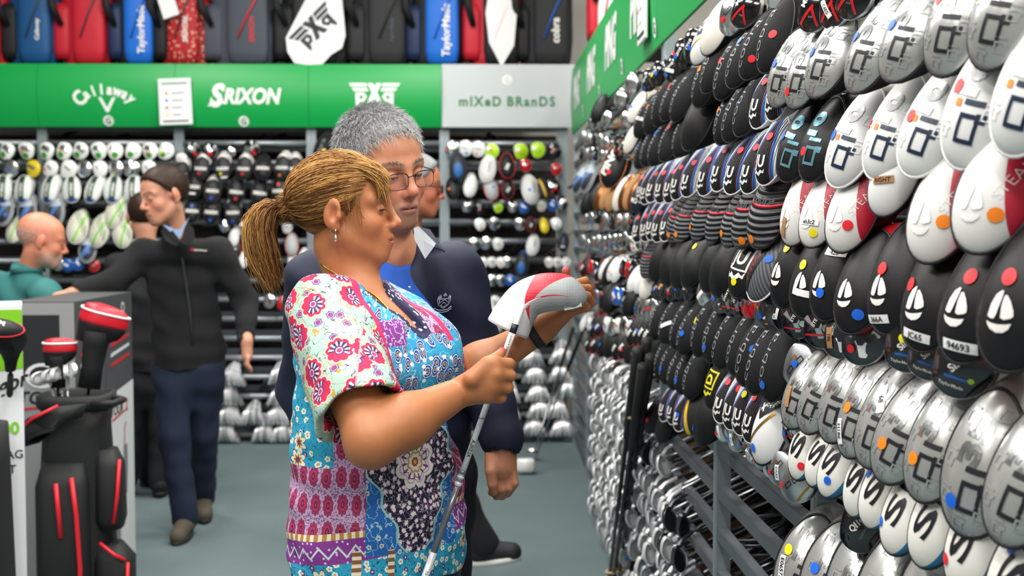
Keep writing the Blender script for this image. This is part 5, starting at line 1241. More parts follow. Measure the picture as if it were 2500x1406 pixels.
def polygonize(prims, h, disp=None, B=8, pad=.02):
    lo, hi = bounds(prims, pad); nb = np.ceil((hi - lo) / (h * B)).astype(int); n = nb * B
    cx = [lo[i] + (np.arange(nb[i]) * B + (B - 1) / 2) * h for i in range(3)]
    C = np.stack(np.meshgrid(*cx, indexing='ij'), -1).reshape(-1, 3); rad = h * B * .87
    dc = ev(prims, C); act = np.abs(dc) < rad * 1.9 + .004
    D = np.repeat(np.repeat(np.repeat(dc.reshape(nb).astype(np.float32), B, 0), B, 1), B, 2)
    ai = np.nonzero(act)[0]; off = np.stack(np.meshgrid(*[np.arange(B) - (B - 1) / 2] * 3, indexing='ij'), -1).reshape(-1, 3) * h
    P = C[ai][:, None, :] + off[None]; d = np.full(P.shape[:2], 1e3); dca = dc[ai]; run = np.full(len(ai), 1e3)
    for p in prims:
        c_ = pd(p, C[ai]); run = comb(run, c_, p)
        m = (c_ < np.maximum(np.abs(dca), 0) + rad * 2.6 + p['k']) if p['op'] == 'u' else (np.abs(c_) < rad * 2.6 + p['k'] + .02) | (c_ < 0)
        if p['op'] == 'i': m = np.ones(len(ai), bool)
        if m.any(): d[m] = comb(d[m], pd(p, P[m]), p)
    if disp is not None: d = d + disp(P)
    D = D.reshape(nb[0], B, nb[1], B, nb[2], B).transpose(0, 2, 4, 1, 3, 5).reshape(-1, B ** 3).copy(); D[ai] = d
    D = D.reshape(nb[0], nb[1], nb[2], B, B, B).transpose(0, 3, 1, 4, 2, 5).reshape(n)
    S = D < 0; cnt = np.zeros(n - 1, np.int8)
    for i in (0, 1):
        for j in (0, 1):
            for k in (0, 1): cnt += S[i:n[0] - 1 + i, j:n[1] - 1 + j, k:n[2] - 1 + k]
    cell = np.argwhere((cnt > 0) & (cnt < 8)); idx = np.full(n - 1, -1, np.int32); idx[tuple(cell.T)] = np.arange(len(cell))
    cor = np.array([(i, j, k) for i in (0, 1) for j in (0, 1) for k in (0, 1)]); val = np.stack([D[tuple((cell + c_).T)] for c_ in cor], 1)
    acc = np.zeros((len(cell), 3)); num = np.zeros(len(cell))
    for a in range(8):
        for b in range(a + 1, 8):
            if np.abs(cor[a] - cor[b]).sum() != 1: continue
            va, vb = val[:, a], val[:, b]; m = (va < 0) != (vb < 0); t_ = (va[m] / (va[m] - vb[m]))[:, None]; acc[m] += cor[a] + t_ * (cor[b] - cor[a]); num[m] += 1
    V = lo + (cell + acc / num[:, None]) * h; Fc = []
    for ax in range(3):
        sl0 = [slice(1, n[q] - 1) for q in range(3)]; sl1 = [slice(1, n[q] - 1) for q in range(3)]; sl0[ax] = slice(0, n[ax] - 1); sl1[ax] = slice(1, n[ax])
        s0, s1 = S[tuple(sl0)], S[tuple(sl1)]; e = np.argwhere(s0 != s1)
        if not len(e): continue
        sg = s0[tuple(e.T)]; o_ = np.array([1, 1, 1]); o_[ax] = 0; e = e + o_; u_, v_ = (ax + 1) % 3, (ax + 2) % 3
        def at(du, dv): q = e.copy(); q[:, u_] -= du; q[:, v_] -= dv; return idx[tuple(q.T)]
        Q = np.stack([at(1, 1), at(0, 1), at(0, 0), at(1, 0)], 1); Q[~sg] = Q[~sg][:, ::-1]; Fc.append(Q)
    Fc = np.concatenate(Fc); Fc = Fc[(Fc >= 0).all(1)]
    return V, Fc
def relax(V, Fc, it=1, f=.5):
    for _ in range(it):
        s = np.zeros_like(V); c = np.zeros(len(V))
        for a, b in ((0, 1), (1, 2), (2, 3), (3, 0)):
            np.add.at(s, Fc[:, a], V[Fc[:, b]]); np.add.at(c, Fc[:, a], 1); np.add.at(s, Fc[:, b], V[Fc[:, a]]); np.add.at(c, Fc[:, b], 1)
        V = V + f * (s / np.maximum(c, 1)[:, None] - V)
    return V
def nmesh(name, V, Fc, mats, attrs=None, fm=None):
    me = bpy.data.meshes.new(name); nv, nf = len(V), len(Fc); me.vertices.add(nv); me.vertices.foreach_set('co', np.asarray(V, np.float32).ravel())
    w_ = Fc.shape[1]; me.loops.add(nf * w_); me.loops.foreach_set('vertex_index', np.asarray(Fc, np.int32).ravel()); me.polygons.add(nf); me.polygons.foreach_set('loop_start', np.arange(0, nf * w_, w_, dtype=np.int32)); me.polygons.foreach_set('loop_total', np.full(nf, w_, np.int32))
    me.polygons.foreach_set('use_smooth', np.ones(nf, bool))
    for m in (mats if isinstance(mats, (list, tuple)) else [mats]): me.materials.append(MT[m] if isinstance(m, str) else m)
    if fm is not None: me.polygons.foreach_set('material_index', np.asarray(fm, np.int32))
    me.update(calc_edges=True); me.validate()
    for k, a in (attrs or {}).items():
        a = np.asarray(a, np.float32)
        if a.ndim == 1: at = me.attributes.new(k, 'FLOAT', 'POINT'); at.data.foreach_set('value', a)
        elif k.startswith('v_'): at = me.attributes.new(k, 'FLOAT_VECTOR', 'POINT'); at.data.foreach_set('vector', a.ravel())
        else: at = me.attributes.new(k, 'FLOAT_COLOR', 'POINT'); at.data.foreach_set('color', np.concatenate([a, np.ones((len(a), 1), np.float32)], 1).ravel())
    return me
def body_part(name, prims, h, mats, parent, attrs=None, disp=None, smooth=1, label=None):
    V, Fc = polygonize(prims, h, disp)
    if smooth: V = relax(V, Fc, smooth)
    a = attrs(V) if attrs else None
    return ob(name, nmesh(name, V, Fc, mats, a), parent, label=label), V, Fc

# ------------------------------------------------------------------ heads
def frame(f, up=(0, 0, 1), roll=0):
    """head axes as columns: forward, person's left, up"""
    f = np.array(f, float); f /= np.linalg.norm(f); u = np.array(up, float); l = np.cross(u, f); l /= np.linalg.norm(l); u = np.cross(f, l)
    c, s = math.cos(roll), math.sin(roll); l, u = l * c + u * s, u * c - l * s
    return np.stack([f, l, u], 1)
def head(O, Rm, s=1.0, fem=False, heavy=0.0, nose=1.0, ears=True, fine=True, wide=0.0):
    """list of shapes for a head; O is the point between the ears"""
    O = np.array(O, float); T = lambda p: O + Rm @ (np.array(p, float) * s); out = []
    def E(c, r, k=.02, op='u', rot=None): out.append(el(T(c), np.array(r) * s, Rm if rot is None else Rm @ rot, k * s, op))
    def C(a, b, r1, r2, k=.02, op='u'): out.append(rc(T(a), T(b), r1 * s, r2 * s, k * s, op))
    j = -.006 if fem else 0.0; hv = heavy
    E((-.016, 0, .046), (.100, .077, .088)); E((.034, 0, .046), (.060, .063, .058), .03)
    E((.028, 0, -.022), (.064, .061 + hv, .080), .03); E((.026, 0, -.068), (.056, .050 + hv + j, .040 + hv), .03)
    E((.076 + j * .5, 0, -.098), (.019, .022, .017), .025)
    for y in (-1, 1):
        C((-.004, .056 * y, -.045), (.066, .022 * y, -.092), .019 + hv * .5, .015, .025)
        E((.058, .040 * y, -.026), (.028, .025, .026), .02); C((.089, .012 * y, .027), (.070, .050 * y, .027), .0105 if not fem else .0085, .009, .018)
    for y in (-1, 1): E((.103, .033 * y, .007), (.019, .020, .0125), .014, 's')
    for y in (-1, 1):
        E((.0805, .0325 * y, .007), (.0135, .0160, .0125), .004)
        if fine: E((.097, .0335 * y, .0015), (.011, .0125, .0024), .002, 's')
    E((.080, 0, -.058), (.023, .032, .030), .022)
    C((.093, 0, .022), (.112 * nose, 0, -.020), .0080, .0098, .012); E((.114 * nose, 0, -.0265), (.0120, .0108, .0100), None or .010)
    for y in (-1, 1): E((.103, .0125 * y, -.0315), (.0115, .0072, .0082), .006)
    if fine:
        for y in (-1, 1): E((.110, .0065 * y, -.039), (.006, .0036, .004), .004, 's')
    E((.0985, 0, -.0570), (.0080, .0210, .0058), .006); E((.0965, 0, -.0690), (.0085, .0175, .0068), .005)
    if fine: E((.1045, 0, -.0630), (.0075, .0225, .0011), .002, 's')
    if wide:
        for y in (-1, 1): C((.108, .021 * y, -.030), (.092, .040 * y, -.066), .0055, .0045, .008, 's'); C((.094, .032 * y, -.072), (.084, .036 * y, -.09), .004, .003, .008, 's'); C((.106, .022 * y, -.006), (.086, .048 * y, -.010), .003, .002, .006, 's')
        for zz in (.052, .062, .073): C((.101, -.03, zz), (.101, .03, zz), .0016, .0016, .005, 's')
    if ears:
        c, s_ = math.cos(R(14)), math.sin(R(14)); rt = np.array([[c, 0, s_], [0, 1, 0], [-s_, 0, c]])
        for y in (-1, 1):
            cy, sy = math.cos(R(18 * y)), math.sin(R(18 * y)); rz = np.array([[cy, -sy, 0], [sy, cy, 0], [0, 0, 1]]); q = rz @ rt
            E((-.012, .088 * y, .002), (.0215, .0075, .034), .005, 'u', q); C((-.004, .072 * y, 0), (-.006, .086 * y, 0), .017, .012, .006); E((-.006, .085 * y, -.028), (.0105, .0065, .012), .006)
            if fine: E((-.009, .0985 * y, .000), (.0105, .0110, .0190), .003, 's', q); E((-.014, .0990 * y, .012), (.0130, .0075, .0165), .003, 's', q); E((.004, .092 * y, -.006), (.006, .006, .008), .004)
    return out
def face_tint(V, O, Rm, s, base, lips, brow=None, stub=None, flush=(.80, .38, .30), fl=.25):
    q = ((V - np.array(O)) @ Rm) / s; c = np.tile(np.array(base), (len(V), 1)); x, y, z = q.T; ay = np.abs(y)
    def bl(m, col): m = np.clip(m, 0, 1)[:, None]; return c * (1 - m) + np.array(col) * m
    g = lambda cx, cy, cz, r: np.exp(-(((x - cx) ** 2 + (ay - cy) ** 2 + (z - cz) ** 2) / r ** 2))
    infr = (x > .02)
    c = bl(fl * (g(.075, .045, -.03, .03) + 1.3 * g(.115, 0, -.028, .016) + g(-.01, .085, 0, .03)), flush)
    if stub is not None: c = bl(.45 * np.clip((-.035 - z) / .02, 0, 1) * (x > .0) * (z > -.125) * np.clip((x + .01) / .03, 0, 1), stub)
    lw = .0225 * np.sqrt(np.clip(1 - (ay / .024) ** 2, 0, 1)); m = (x > .082) * (ay < .0235) * (np.abs(z + .0632) < .0110 * np.sqrt(np.clip(1 - (ay / .0235) ** 2, 0, 1)) + .0005)
    c = bl(m * .65, lips)
    m = (x > .08) * (ay < .0235) * (np.abs(z + .0630) < .0013); c = bl(m * .85, np.array(lips) * .35)
    if brow is not None:
        bz = .030 + .006 * np.sin(np.clip((ay - .012) / .04, 0, 1) * 3.1); m = (x > .05) * (ay > .010) * (ay < .054) * np.clip(1 - np.abs(z - bz) / .0055, 0, 1); c = bl(m * 1.2, brow)
    m = (x > .083) * (np.abs(z - .004) < .0018) * (np.abs(ay - .0325) < .0145); c = bl(m * .8, (.05, .03, .03))
    return c
def skin_mat(name, rough=.5):
    t = NT(name); a = t.new('ShaderNodeAttribute'); a.attribute_name = 'tint'; v, _ = t.obj(); n1, _c = t.noise(v, 35, 4); n2, _c = t.noise(v, 420, 3)
    hsv = t.new('ShaderNodeHueSaturation'); t.link(a.outputs['Color'], hsv.inputs['Color']); t.link(t.math('MULTIPLY_ADD', n1, .3, .85), hsv.inputs['Value']); t.link(hsv.outputs[0], t.b.inputs['Base Color'])
    t.b.inputs['Roughness'].default_value = rough; t.b.inputs['Subsurface Weight'].default_value = .12; t.b.inputs['Subsurface Radius'].default_value = (.01, .004, .002); t.b.inputs['Subsurface Scale'].default_value = .6
    t.bump(t.math('ADD', t.math('MULTIPLY', n2, .5), n1), .12, .0012); MT[name] = t.m
skin_mat('skin')
def hair_mat(name, c0, c1, c2, rough=.5):
    t = NT(name); a = t.new('ShaderNodeAttribute'); a.attribute_name = 'hc'; cr = t.new('ShaderNodeValToRGB'); e = cr.color_ramp.elements
    e[0].color = (*sl(c0), 1); e[1].color = (*sl(c2), 1); m = e.new(.5); m.color = (*sl(c1), 1); t.link(a.outputs['Fac'], cr.inputs[0]); t.link(cr.outputs[0], t.b.inputs['Base Color'])
    t.b.inputs['Roughness'].default_value = rough; t.b.inputs['Specular IOR Level'].default_value = .22; MT[name] = t.m
hair_mat('hair_blonde', '#3d2414', '#8a5c31', '#d9a860'); hair_mat('hair_grey', '#3f3f40', '#98989a', '#dededd'); hair_mat('hair_brown', '#1e140e', '#38261a', '#5a4030')
NRG = np.random.default_rng(4)
def strands(name, paths, rad, m, parent, hc):
    """paths (n, k, 3) drawn as thin three-sided tapering tubes"""
    P = np.asarray(paths); n, k, _ = P.shape; T = np.gradient(P, axis=1); T /= np.linalg.norm(T, axis=2, keepdims=True) + 1e-9
    a = np.cross(T, NRG.normal(size=(n, 1, 3))); a /= np.linalg.norm(a, axis=2, keepdims=True) + 1e-9; b = np.cross(T, a)
    tp = np.interp(np.linspace(0, 1, k), [0, .15, .75, 1], [.7, 1, .9, .25])[None, :, None] * np.asarray(rad).reshape(-1, 1, 1)
    V = np.stack([P + (a * math.cos(w_) + b * math.sin(w_)) * tp for w_ in (0, 2.094, 4.189)], 2)
    i0 = (np.arange(n) * k * 3)[:, None, None] + (np.arange(k - 1) * 3)[None, :, None]; s_ = np.arange(3)[None, None, :]; j = (s_ + 1) % 3
    Fc = np.stack([i0 + s_, i0 + j, i0 + 3 + j, i0 + 3 + s_], -1).reshape(-1, 4)
    return ob(name, nmesh(name, V.reshape(-1, 3), Fc, m, {'hc': np.repeat(np.asarray(hc, np.float32), k * 3)}), parent)
def short_hair(name, O, Rm, s, mask, n, ln, m, parent, rad=.0007, hc=(.0, 1), lift=.35, flow=(-.5, 0, -.6), hcf=None):
    """short strands standing out of the skull where mask(local) is true"""
    O = np.array(O); u = NRG.normal(size=(n * 4, 3)); u /= np.linalg.norm(u, axis=1, keepdims=True); q = u * np.array([.102, .079, .090]) + np.array([-.014, 0, .046])
    q2 = np.maximum(0, 0); k = mask(q); q = q[k][:n]; u = u[k][:n]; nrm = u / np.array([.102, .079, .090]); nrm /= np.linalg.norm(nrm, axis=1, keepdims=True)
    fl = np.array(flow) + NRG.normal(size=q.shape) * .25; fl = fl - nrm * (fl * nrm).sum(1, keepdims=True); L = ln * NRG.uniform(.6, 1.15, (len(q), 1))
    if callable(lift): lf = lift(q)[:, None]
    else: lf = lift
    p1 = q + (nrm * lf + fl * .5) * L * .6; p2 = q + (nrm * lf * .9 + fl) * L
    W_ = np.stack([q - nrm * .002, p1, p2], 1) * s; W_ = O + W_ @ Rm.T
    h_ = NRG.uniform(hc[0], hc[1], len(q)); h_ = h_ if hcf is None else np.clip(h_ * .6 + hcf(q), 0, 1)
    return strands(name, W_, np.full(len(q), rad), m, parent, h_)
def hair_cap(O, Rm, s, cuts, th=.006):
    """skull shell for hair, cut by half spaces given in head space"""
    O = np.array(O); T = lambda p: O + Rm @ (np.array(p, float) * s)
    L = [el(T((-.016, 0, .046)), np.array((.100 + th, .077 + th, .088 + th)) * s, Rm, .01)]; L.append(el(T((.030, 0, .050)), np.array((.060 + th, .063 + th, .056 + th)) * s, Rm, .03 * s))
    for p, n in cuts: L.append(hs(T(p), Rm @ np.array(n, float), .012 * s))
    return L
def eyes(O, Rm, s, parent, iris='#4a6a80'):
    mat('eye_white', '#e8e2dc', .15); mat('iris_' + iris[1:], iris, .12); mat('pupil', '#0a0a0a', .1); O = np.array(O)
    for y in (-1, 1):
        c = O + Rm @ (np.array((.0795, .0325 * y, .006)) * s); mb = MB(); n = 14; r = .0118 * s
        rings = [[(r * math.cos(a) if 0 else r * math.cos(ph), r * math.sin(ph) * math.cos(a), r * math.sin(ph) * math.sin(a)) for a in [2 * math.pi * i / n for i in range(n)]] for ph in (.01, .18, .48, .9, 1.5, 2.2, 3.1)]
        mb.loft(rings); k = len(mb.F); fm = [2] * n + [1] * n + [0] * (k - 2 * n); fm[-2] = 2; me = mesh('eye', mb.V, mb.F, ['eye_white', 'iris_' + iris[1:], 'pupil'], fm)
        M = Matrix.Translation(c) @ Matrix([list(x) for x in Rm]).to_4x4() @ Matrix.Rotation(R(14), 4, 'Y'); ob('eye', me, parent, M=M)
def W(px, py, Y): return np.array(PY(px, py, Y))
def finger(pts, r0, r1, k=.004):
    return [rc(pts[i], pts[i + 1], r0 + (r1 - r0) * i / (len(pts) - 1), r0 + (r1 - r0) * (i + 1) / (len(pts) - 1), k if i == 0 else .003) for i in range(len(pts) - 1)]
mat('denim', '#2c3f5e', .85, bump=.4, bsc=500); mat('navy_jacket', '#121733', .7, bump=.25, bsc=700); mat('navy_trousers', '#12131f', .8, bump=.3, bsc=500); mat('chino_navy', '#131e36', .85, bump=.3, bsc=400)
mat('fleece', '#1a1a1c', .95, bump=.8, bsc=500, bd=.002); mat('teal_polo', '#2f7270', .8, bump=.3, bsc=500); mat('shirt_blue', '#92b0d6', .8, bump=.2, bsc=500); mat('tee_blue', '#1450b0', .8, bump=.3, bsc=500); mat('collar_grey', '#8d9096', .7); mat('zip_metal', '#b9bcc2', .3, .9)
mat('shoe_brown', '#5b5244', .8, var=.5, bsc=40); mat('shoe_black', '#1c1c1f', .7); mat('rubber', '#22211f', .8); mat('sole_white', '#d8d8d4', .6); mat('black_wear', '#1a1a1e', .85)
def folds(A, fr, ph=0.0, dirs=((1, .3, .6), (-.4, .8, .7), (.2, -.5, 1))):
    """soft cloth creases as a small offset of the surface"""
    def f(P):
        s = 0
        for i, d in enumerate(dirs):
            q = P @ np.array(d); s = s + np.sin(q * fr * (1 + .37 * i) + ph + 2.1 * i + 1.3 * np.sin(P @ np.array(dirs[i - 1]) * fr * .55))
        return A * s / len(dirs)
    return f
# ------------------------------------------------------------------ the woman with the club
wm = ob('person', None, loc=(0, 0, 0), label='woman in bright paisley top with ponytail, holding a covered club', cat='person')
WO = W(843, 523, 2.46); WR = frame((math.cos(R(-4)), math.sin(R(-4)), .05), roll=R(0)); WS = .905
tf = np.array((math.sin(R(33)), -math.cos(R(33)), 0)); tl_ = np.array((-tf[1], tf[0], 0)) * 1.0     # torso forward, torso left
tl_ = np.array((math.cos(R(33)), math.sin(R(33)), 0)); TB = np.stack([tl_, -tf, np.array((0, 0, 1.))], 1)    # columns: left, back, up
TC = lambda px, py, l=0, f=0: W(px, py, 2.46) + tl_ * l + tf * f
sk = head(WO, WR, WS, fem=True, heavy=.004)
nb = TC(868, 690)                                    # base of the neck
sk += [rc(WO + WR @ np.array((-.018, 0, -.06)), nb + np.array((0, 0, -.01)), .050, .052, .025), rc(WO + WR @ np.array((.018, 0, -.085)), nb + tf * .02 + np.array((0, 0, -.02)), .030, .040, .02)]
RS, LS = W(786, 762, 2.35), W(1008, 836, 2.57)
RE, RW_ = W(908, 1072, 2.165), W(1128, 955, 2.285)
LE, LW = W(1096, 938, 2.53), W(1316, 806, 2.50)
ch = TC(905, 800); wa = TC(925, 1080); hp = TC(925, 1330)
an = (TB, np.array((1, .72, 1)))
sk += [el(TC(895, 835), (.108, .072, .068), TB, .03), rc(ch + np.array((0, 0, -.09)), wa, .115, .13, .04, an=an), rc(wa, hp, .135, .15, .04, an=an), rc(nb - np.array((0, 0, .07)), TC(896, 850, 0, .02), .052, .080, .03)]
VB = TC(905, 800, .045, .128)          # foot of the V neck
sk += [rc(nb + tf * .022 + np.array((0, 0, -.035)), VB - tf * .024, .042, .012, .025)]
sk += [el(TC(910, 868, .062, .07), (.060, .050, .062), TB, .03), el(TC(910, 862, -.062, .07), (.060, .050, .062), TB, .03)]
sk += [rc(nb - np.array((0, 0, .045)), RS, .040, .054, .025), rc(nb - np.array((0, 0, .055)), LS, .034, .044, .02)]
sk += [rc(RS, RE, .057, .046, .03), rc(RE, RE + (RW_ - RE) * .35, .045, .0475, .03), rc(RE + (RW_ - RE) * .35, RW_, .0475, .0275, .03), el(RE + np.array((-.006, .0, -.014)), (.034, .034, .034), None, .02)]
sk += [rc(LS, LE, .052, .044, .03), rc(LE, LE + (LW - LE) * .35, .044, .044, .03), rc(LE + (LW - LE) * .35, LW, .044, .0275, .03)]
# right hand closed round the shaft
Ys = 2.325
SHT, SHB = W(1262, 782, 2.36), W(1036, 1412, 2.30)    # the visible ends of the shaft
def onshaft(py): f = (py - 782) / (1412 - 782); return SHT + (SHB - SHT) * f
mcp = [W(1208, 886, 2.262), W(1212, 914, 2.256), W(1206, 942, 2.262), W(1192, 966, 2.272)]
pip = [W(1243, 888, 2.275), W(1247, 917, 2.272), W(1240, 946, 2.276), W(1224, 971, 2.284)]
for i, (m_, p_) in enumerate(zip(mcp, pip)):
    c = onshaft(890 + i * 28); sk.append(rc(RW_ + (m_ - RW_) * .1, m_, .019, .0135, .016))
    dip = c + np.array((.020, .006, -.002)); tip = c + np.array((-.004, .020, -.002)); e = c + np.array((-.021, .006, -.004))
    sk += finger([m_, p_, dip, tip, e], .0118 - .0008 * (i == 3), .0082, .006)
sk += [el((mcp[0] + mcp[3] + RW_) / 3, (.034, .019, .030), None, .02), el(onshaft(930) + np.array((-.026, .002, 0)), (.022, .018, .036), None, .02)]
thb = [W(1152, 925, 2.25), W(1188, 888, 2.262), W(1214, 872, 2.29), W(1226, 858, 2.318)]
sk += finger(thb, .0155, .0085, .012)
# left hand under the cover
Yl = 2.47
pc = W(1372, 756, 2.49); sk += [rc(LW, pc, .026, .024, .02), rc(LW, W(1398, 742, 2.50), .022, .016, .018), rc(LW, W(1385, 762, 2.46), .022, .014, .018)]
kn = [W(1404, 726, 2.53), W(1410, 738, 2.505), W(1411, 750, 2.48), W(1404, 758, 2.455)]
tp = [W(1440, 702, 2.52), W(1446, 722, 2.495), W(1443, 738, 2.47), W(1430, 750, 2.445)]
t2 = [W(1428, 686, 2.50), W(1436, 704, 2.475), W(1434, 722, 2.45), W(1424, 738, 2.432)]
t3 = [W(1408, 690, 2.485), W(1414, 702, 2.452), W(1414, 716, 2.432), W(1408, 734, 2.424)]
for a, b, c, d in zip(kn, tp, t2, t3): sk += finger([a, b, c, d], .0105, .0078, .006)
sk += finger([W(1345, 768, 2.53), W(1372, 728, 2.56), W(1384, 690, 2.50), W(1381, 660, 2.46)], .015, .008, .012)
# lower body core
for sx in (-.085, .085): sk.append(rc(hp + tl_ * sx, np.array((hp[0] + tl_[0] * sx, hp[1] + tl_[1] * sx, .1)), .075, .045, .04))
SKW = sl('#b47349')
def wtint(V):
    c = face_tint(V, WO, WR, WS, SKW, sl('#b4584f'), sl('#7a5232'), flush=sl('#cf7458'), fl=.35)
    for tipc in (thb[-1], W(1381, 660, 2.46)):            # painted nails
        d = np.linalg.norm(V - (tipc + np.array((.0, -.006, .006))), axis=1); m = np.clip((.0085 - d) / .002, 0, 1)[:, None]; c = c * (1 - m) + np.array(sl('#d4465a')) * m
    d = np.linalg.norm(V - (nb + tf * .06), axis=1); m = np.clip(1 - d / .10, 0, 1)[:, None] * .35; c = c * (1 - m) + np.array(sl('#c9805e')) * m
    return {'tint': c}
wb, _, _ = body_part('body', sk, .0027, 'skin', wm, wtint, smooth=1)
eyes(WO, WR, WS, wb, '#4b5a48')
# ------------------------------------------------------------------ printed top
sh = [el(TC(898, 826), (.146, .094, .090), TB, .035), rc(TC(912, 905), TC(925, 1090), .163, .168, .05, an=an), rc(TC(925, 1090), TC(925, 1290), .170, .184, .05, an=an), rc(TC(925, 1290), TC(925, 1395), .184, .186, .03, an=an)]
sh += [rc(RS + np.array((.03, .02, .0)), nb + np.array((-.03, .0, -.028)), .063, .05, .04), rc(LS + np.array((-.03, -.02, -.0)), nb + np.array((.03, .01, -.034)), .052, .046, .035)]
sh += [el(TC(914, 868, .070, .085), (.078, .070, .082), TB, .06), el(TC(914, 862, -.072, .085), (.080, .070, .082), TB, .06)]
RSE = RS + (RE - RS) * .70; LSE = LS + (LE - LS) * .72
sh += [rc(RS, RSE + (RSE - RS) * .15, .072, .087, .035), rc(LS, LSE + (LSE - LS) * .15, .064, .072, .035)]
ra = (RE - RS) / np.linalg.norm(RE - RS); la = (LE - LS) / np.linalg.norm(LE - LS)
cut = [rc(RSE - ra * .06, RSE + ra * .3, .058, .085, .004, 's'), rc(LSE - la * .05, LSE + la * .3, .052, .075, .004, 's')]
sleeve_cut = [('R', RSE, ra), ('L', LSE, la)]
neck = [rc(nb + np.array((0, 0, .12)), nb + np.array((.0, 0, .0)), .066, .056, .008, 's'), rc(nb + tf * .045 + np.array((0, 0, .01)), VB + tf * .004, .042, .004, .006, 's')]
hem = [hs(TC(925, 1393), (0, 0, -1), .006)]
def cut_ends(V, d=None): return None
# trim the sleeve ends with planes limited to the sleeves: spheres cut by subtracting a capsule beyond the hem
endcut = [rc(RSE + ra * .115 + np.array((0, 0, 0)), RSE + ra * .35, .115, .13, .006, 's')]
endcut += [rc(LSE + la * .115, LSE + la * .35, .095, .1, .006, 's')]
shirt_prims = sh[:4] + sh[4:8]
sleeve_prims = sh[8:]
def shirt_attr(V):
    q = (V - TC(925, 1130)) @ TB; a = np.arctan2(q[:, 0], -q[:, 1]) * .165; z = V[:, 2]
    ds = np.min([pd(p, V) for p in sleeve_prims], 0); dt = ev(shirt_prims, V)
    sl_ = []
    for (p0, ax_) in ((RS, ra), (LS, la)):
        e1 = np.array((.45, -1., .2)); e1 = e1 - ax_ * (e1 @ ax_); e1 /= np.linalg.norm(e1); e2 = np.cross(ax_, e1); w_ = V - p0; rd_ = np.hypot(w_ @ e2, w_ @ e1); ag_ = np.arctan2(w_ @ e2, w_ @ e1); sl_.append((ag_ * .082 + np.sign(ag_) * np.maximum(0, rd_ - .084), w_ @ ax_))
    m = V[:, 0] < TC(912, 800)[0]; su = np.where(m, sl_[0][0], sl_[1][0]); sv = np.where(m, sl_[0][1], sl_[1][1])
    return {'v_pat': np.stack([a, z, dt - ds], 1), 'v_slv': np.stack([su, sv, np.minimum(pd(neck[0], V), pd(neck[1], V))], 1)}
t = NT('paisley'); at = t.new('ShaderNodeAttribute'); at.attribute_name = 'v_pat'; sp = t.new('ShaderNodeSeparateXYZ'); t.link(at.outputs['Vector'], sp.inputs[0]); a_, z_, s_ = sp.outputs
cb = t.new('ShaderNodeCombineXYZ'); t.link(a_, cb.inputs[0]); t.link(z_, cb.inputs[1]); P2 = cb.outputs[0]
ns, nc = t.noise(P2, 60, 2); vm = t.new('ShaderNodeVectorMath', operation='MULTIPLY_ADD'); t.link(nc, vm.inputs[0]); vm.inputs[1].default_value = (.012, .012, 0); t.link(P2, vm.inputs[2]); PW = vm.outputs[0]
at2 = t.new('ShaderNodeAttribute'); at2.attribute_name = 'v_slv'; P3 = at2.outputs['Vector']  # the voronoi is 2D, so the third number only marks the neckline
def motif(sc, rnd=.8, vec=P2, petals=0, amp=.25, sx=1.0, sy=1.0):
    mp = t.new('ShaderNodeVectorMath', operation='MULTIPLY'); t.link(vec, mp.inputs[0]); mp.inputs[1].default_value = (sx, sy, 1); v = t.vor(mp.outputs[0], sc, rnd=rnd); v.voronoi_dimensions = '2D'
    d = v.outputs['Distance']; sb = t.new('ShaderNodeVectorMath', operation='SUBTRACT'); t.link(mp.outputs[0], sb.inputs[0]); t.link(v.outputs['Position'], sb.inputs[1]); x = t.new('ShaderNodeSeparateXYZ'); t.link(sb.outputs[0], x.inputs[0])
    an_ = t.math('ARCTAN2', x.outputs[1], x.outputs[0])
    if petals: d = t.math('DIVIDE', d, t.math('MULTIPLY_ADD', t.math('ABSOLUTE', t.math('SINE', t.math('MULTIPLY', an_, petals / 2))), amp, 1 - amp))
    rs = t.new('ShaderNodeSeparateColor'); t.link(v.outputs['Color'], rs.inputs[0]); return d, an_, rs.outputs[0], rs.outputs[1]
def rings(base, d, L):
    for th, c in L: base = t.mix(t.lt(d, th), base, sl(c))
    return base
def vine(base, sc, lo, hi, c, P=None):
    n, _c = t.noise(P or P2, sc, 1.5); return t.mix(t.band(n, lo, hi), base, sl(c))
# 1 mint sleeves with crimson fan flowers
r1 = vine(sl('#a3c0b2'), 34, .488, .502, '#3c3a55', P3); d, an_, q1, q2 = motif(34, 1, P3, petals=6); r1 = t.mix(t.gt(q1, .5), r1, rings(r1, d, [(.34, '#5b2a6e'), (.27, '#a896b4'), (.2, '#6d2f80'), (.1, '#c8265e')]))
r1 = vine(r1, 20, .60, .622, '#b8912f', P3); d, an_, q1, q2 = motif(14.5, .7, P3, petals=9, amp=.16)
fan = t.math('GREATER_THAN', t.math('COSINE', t.math('ADD', an_, t.math('MULTIPLY', q2, 6.28))), -.35); rad = t.band(t.math('SINE', t.math('MULTIPLY', an_, 11)), .2, 1.1)
fl = rings(r1, d, [(.46, '#c4a850'), (.435, '#d5ddd2'), (.40, '#c5164a')]); inn = t.mix(rad, sl('#33244f'), sl('#d9ccd2')); fl = t.mix(t.math('MULTIPLY', fan, t.lt(d, .31)), fl, inn); fl = rings(fl, d, [(.16, '#5d2a70'), (.11, '#cbb8c8'), (.075, '#c0245a')])
r1 = t.mix(t.gt(q1, .3), r1, fl)
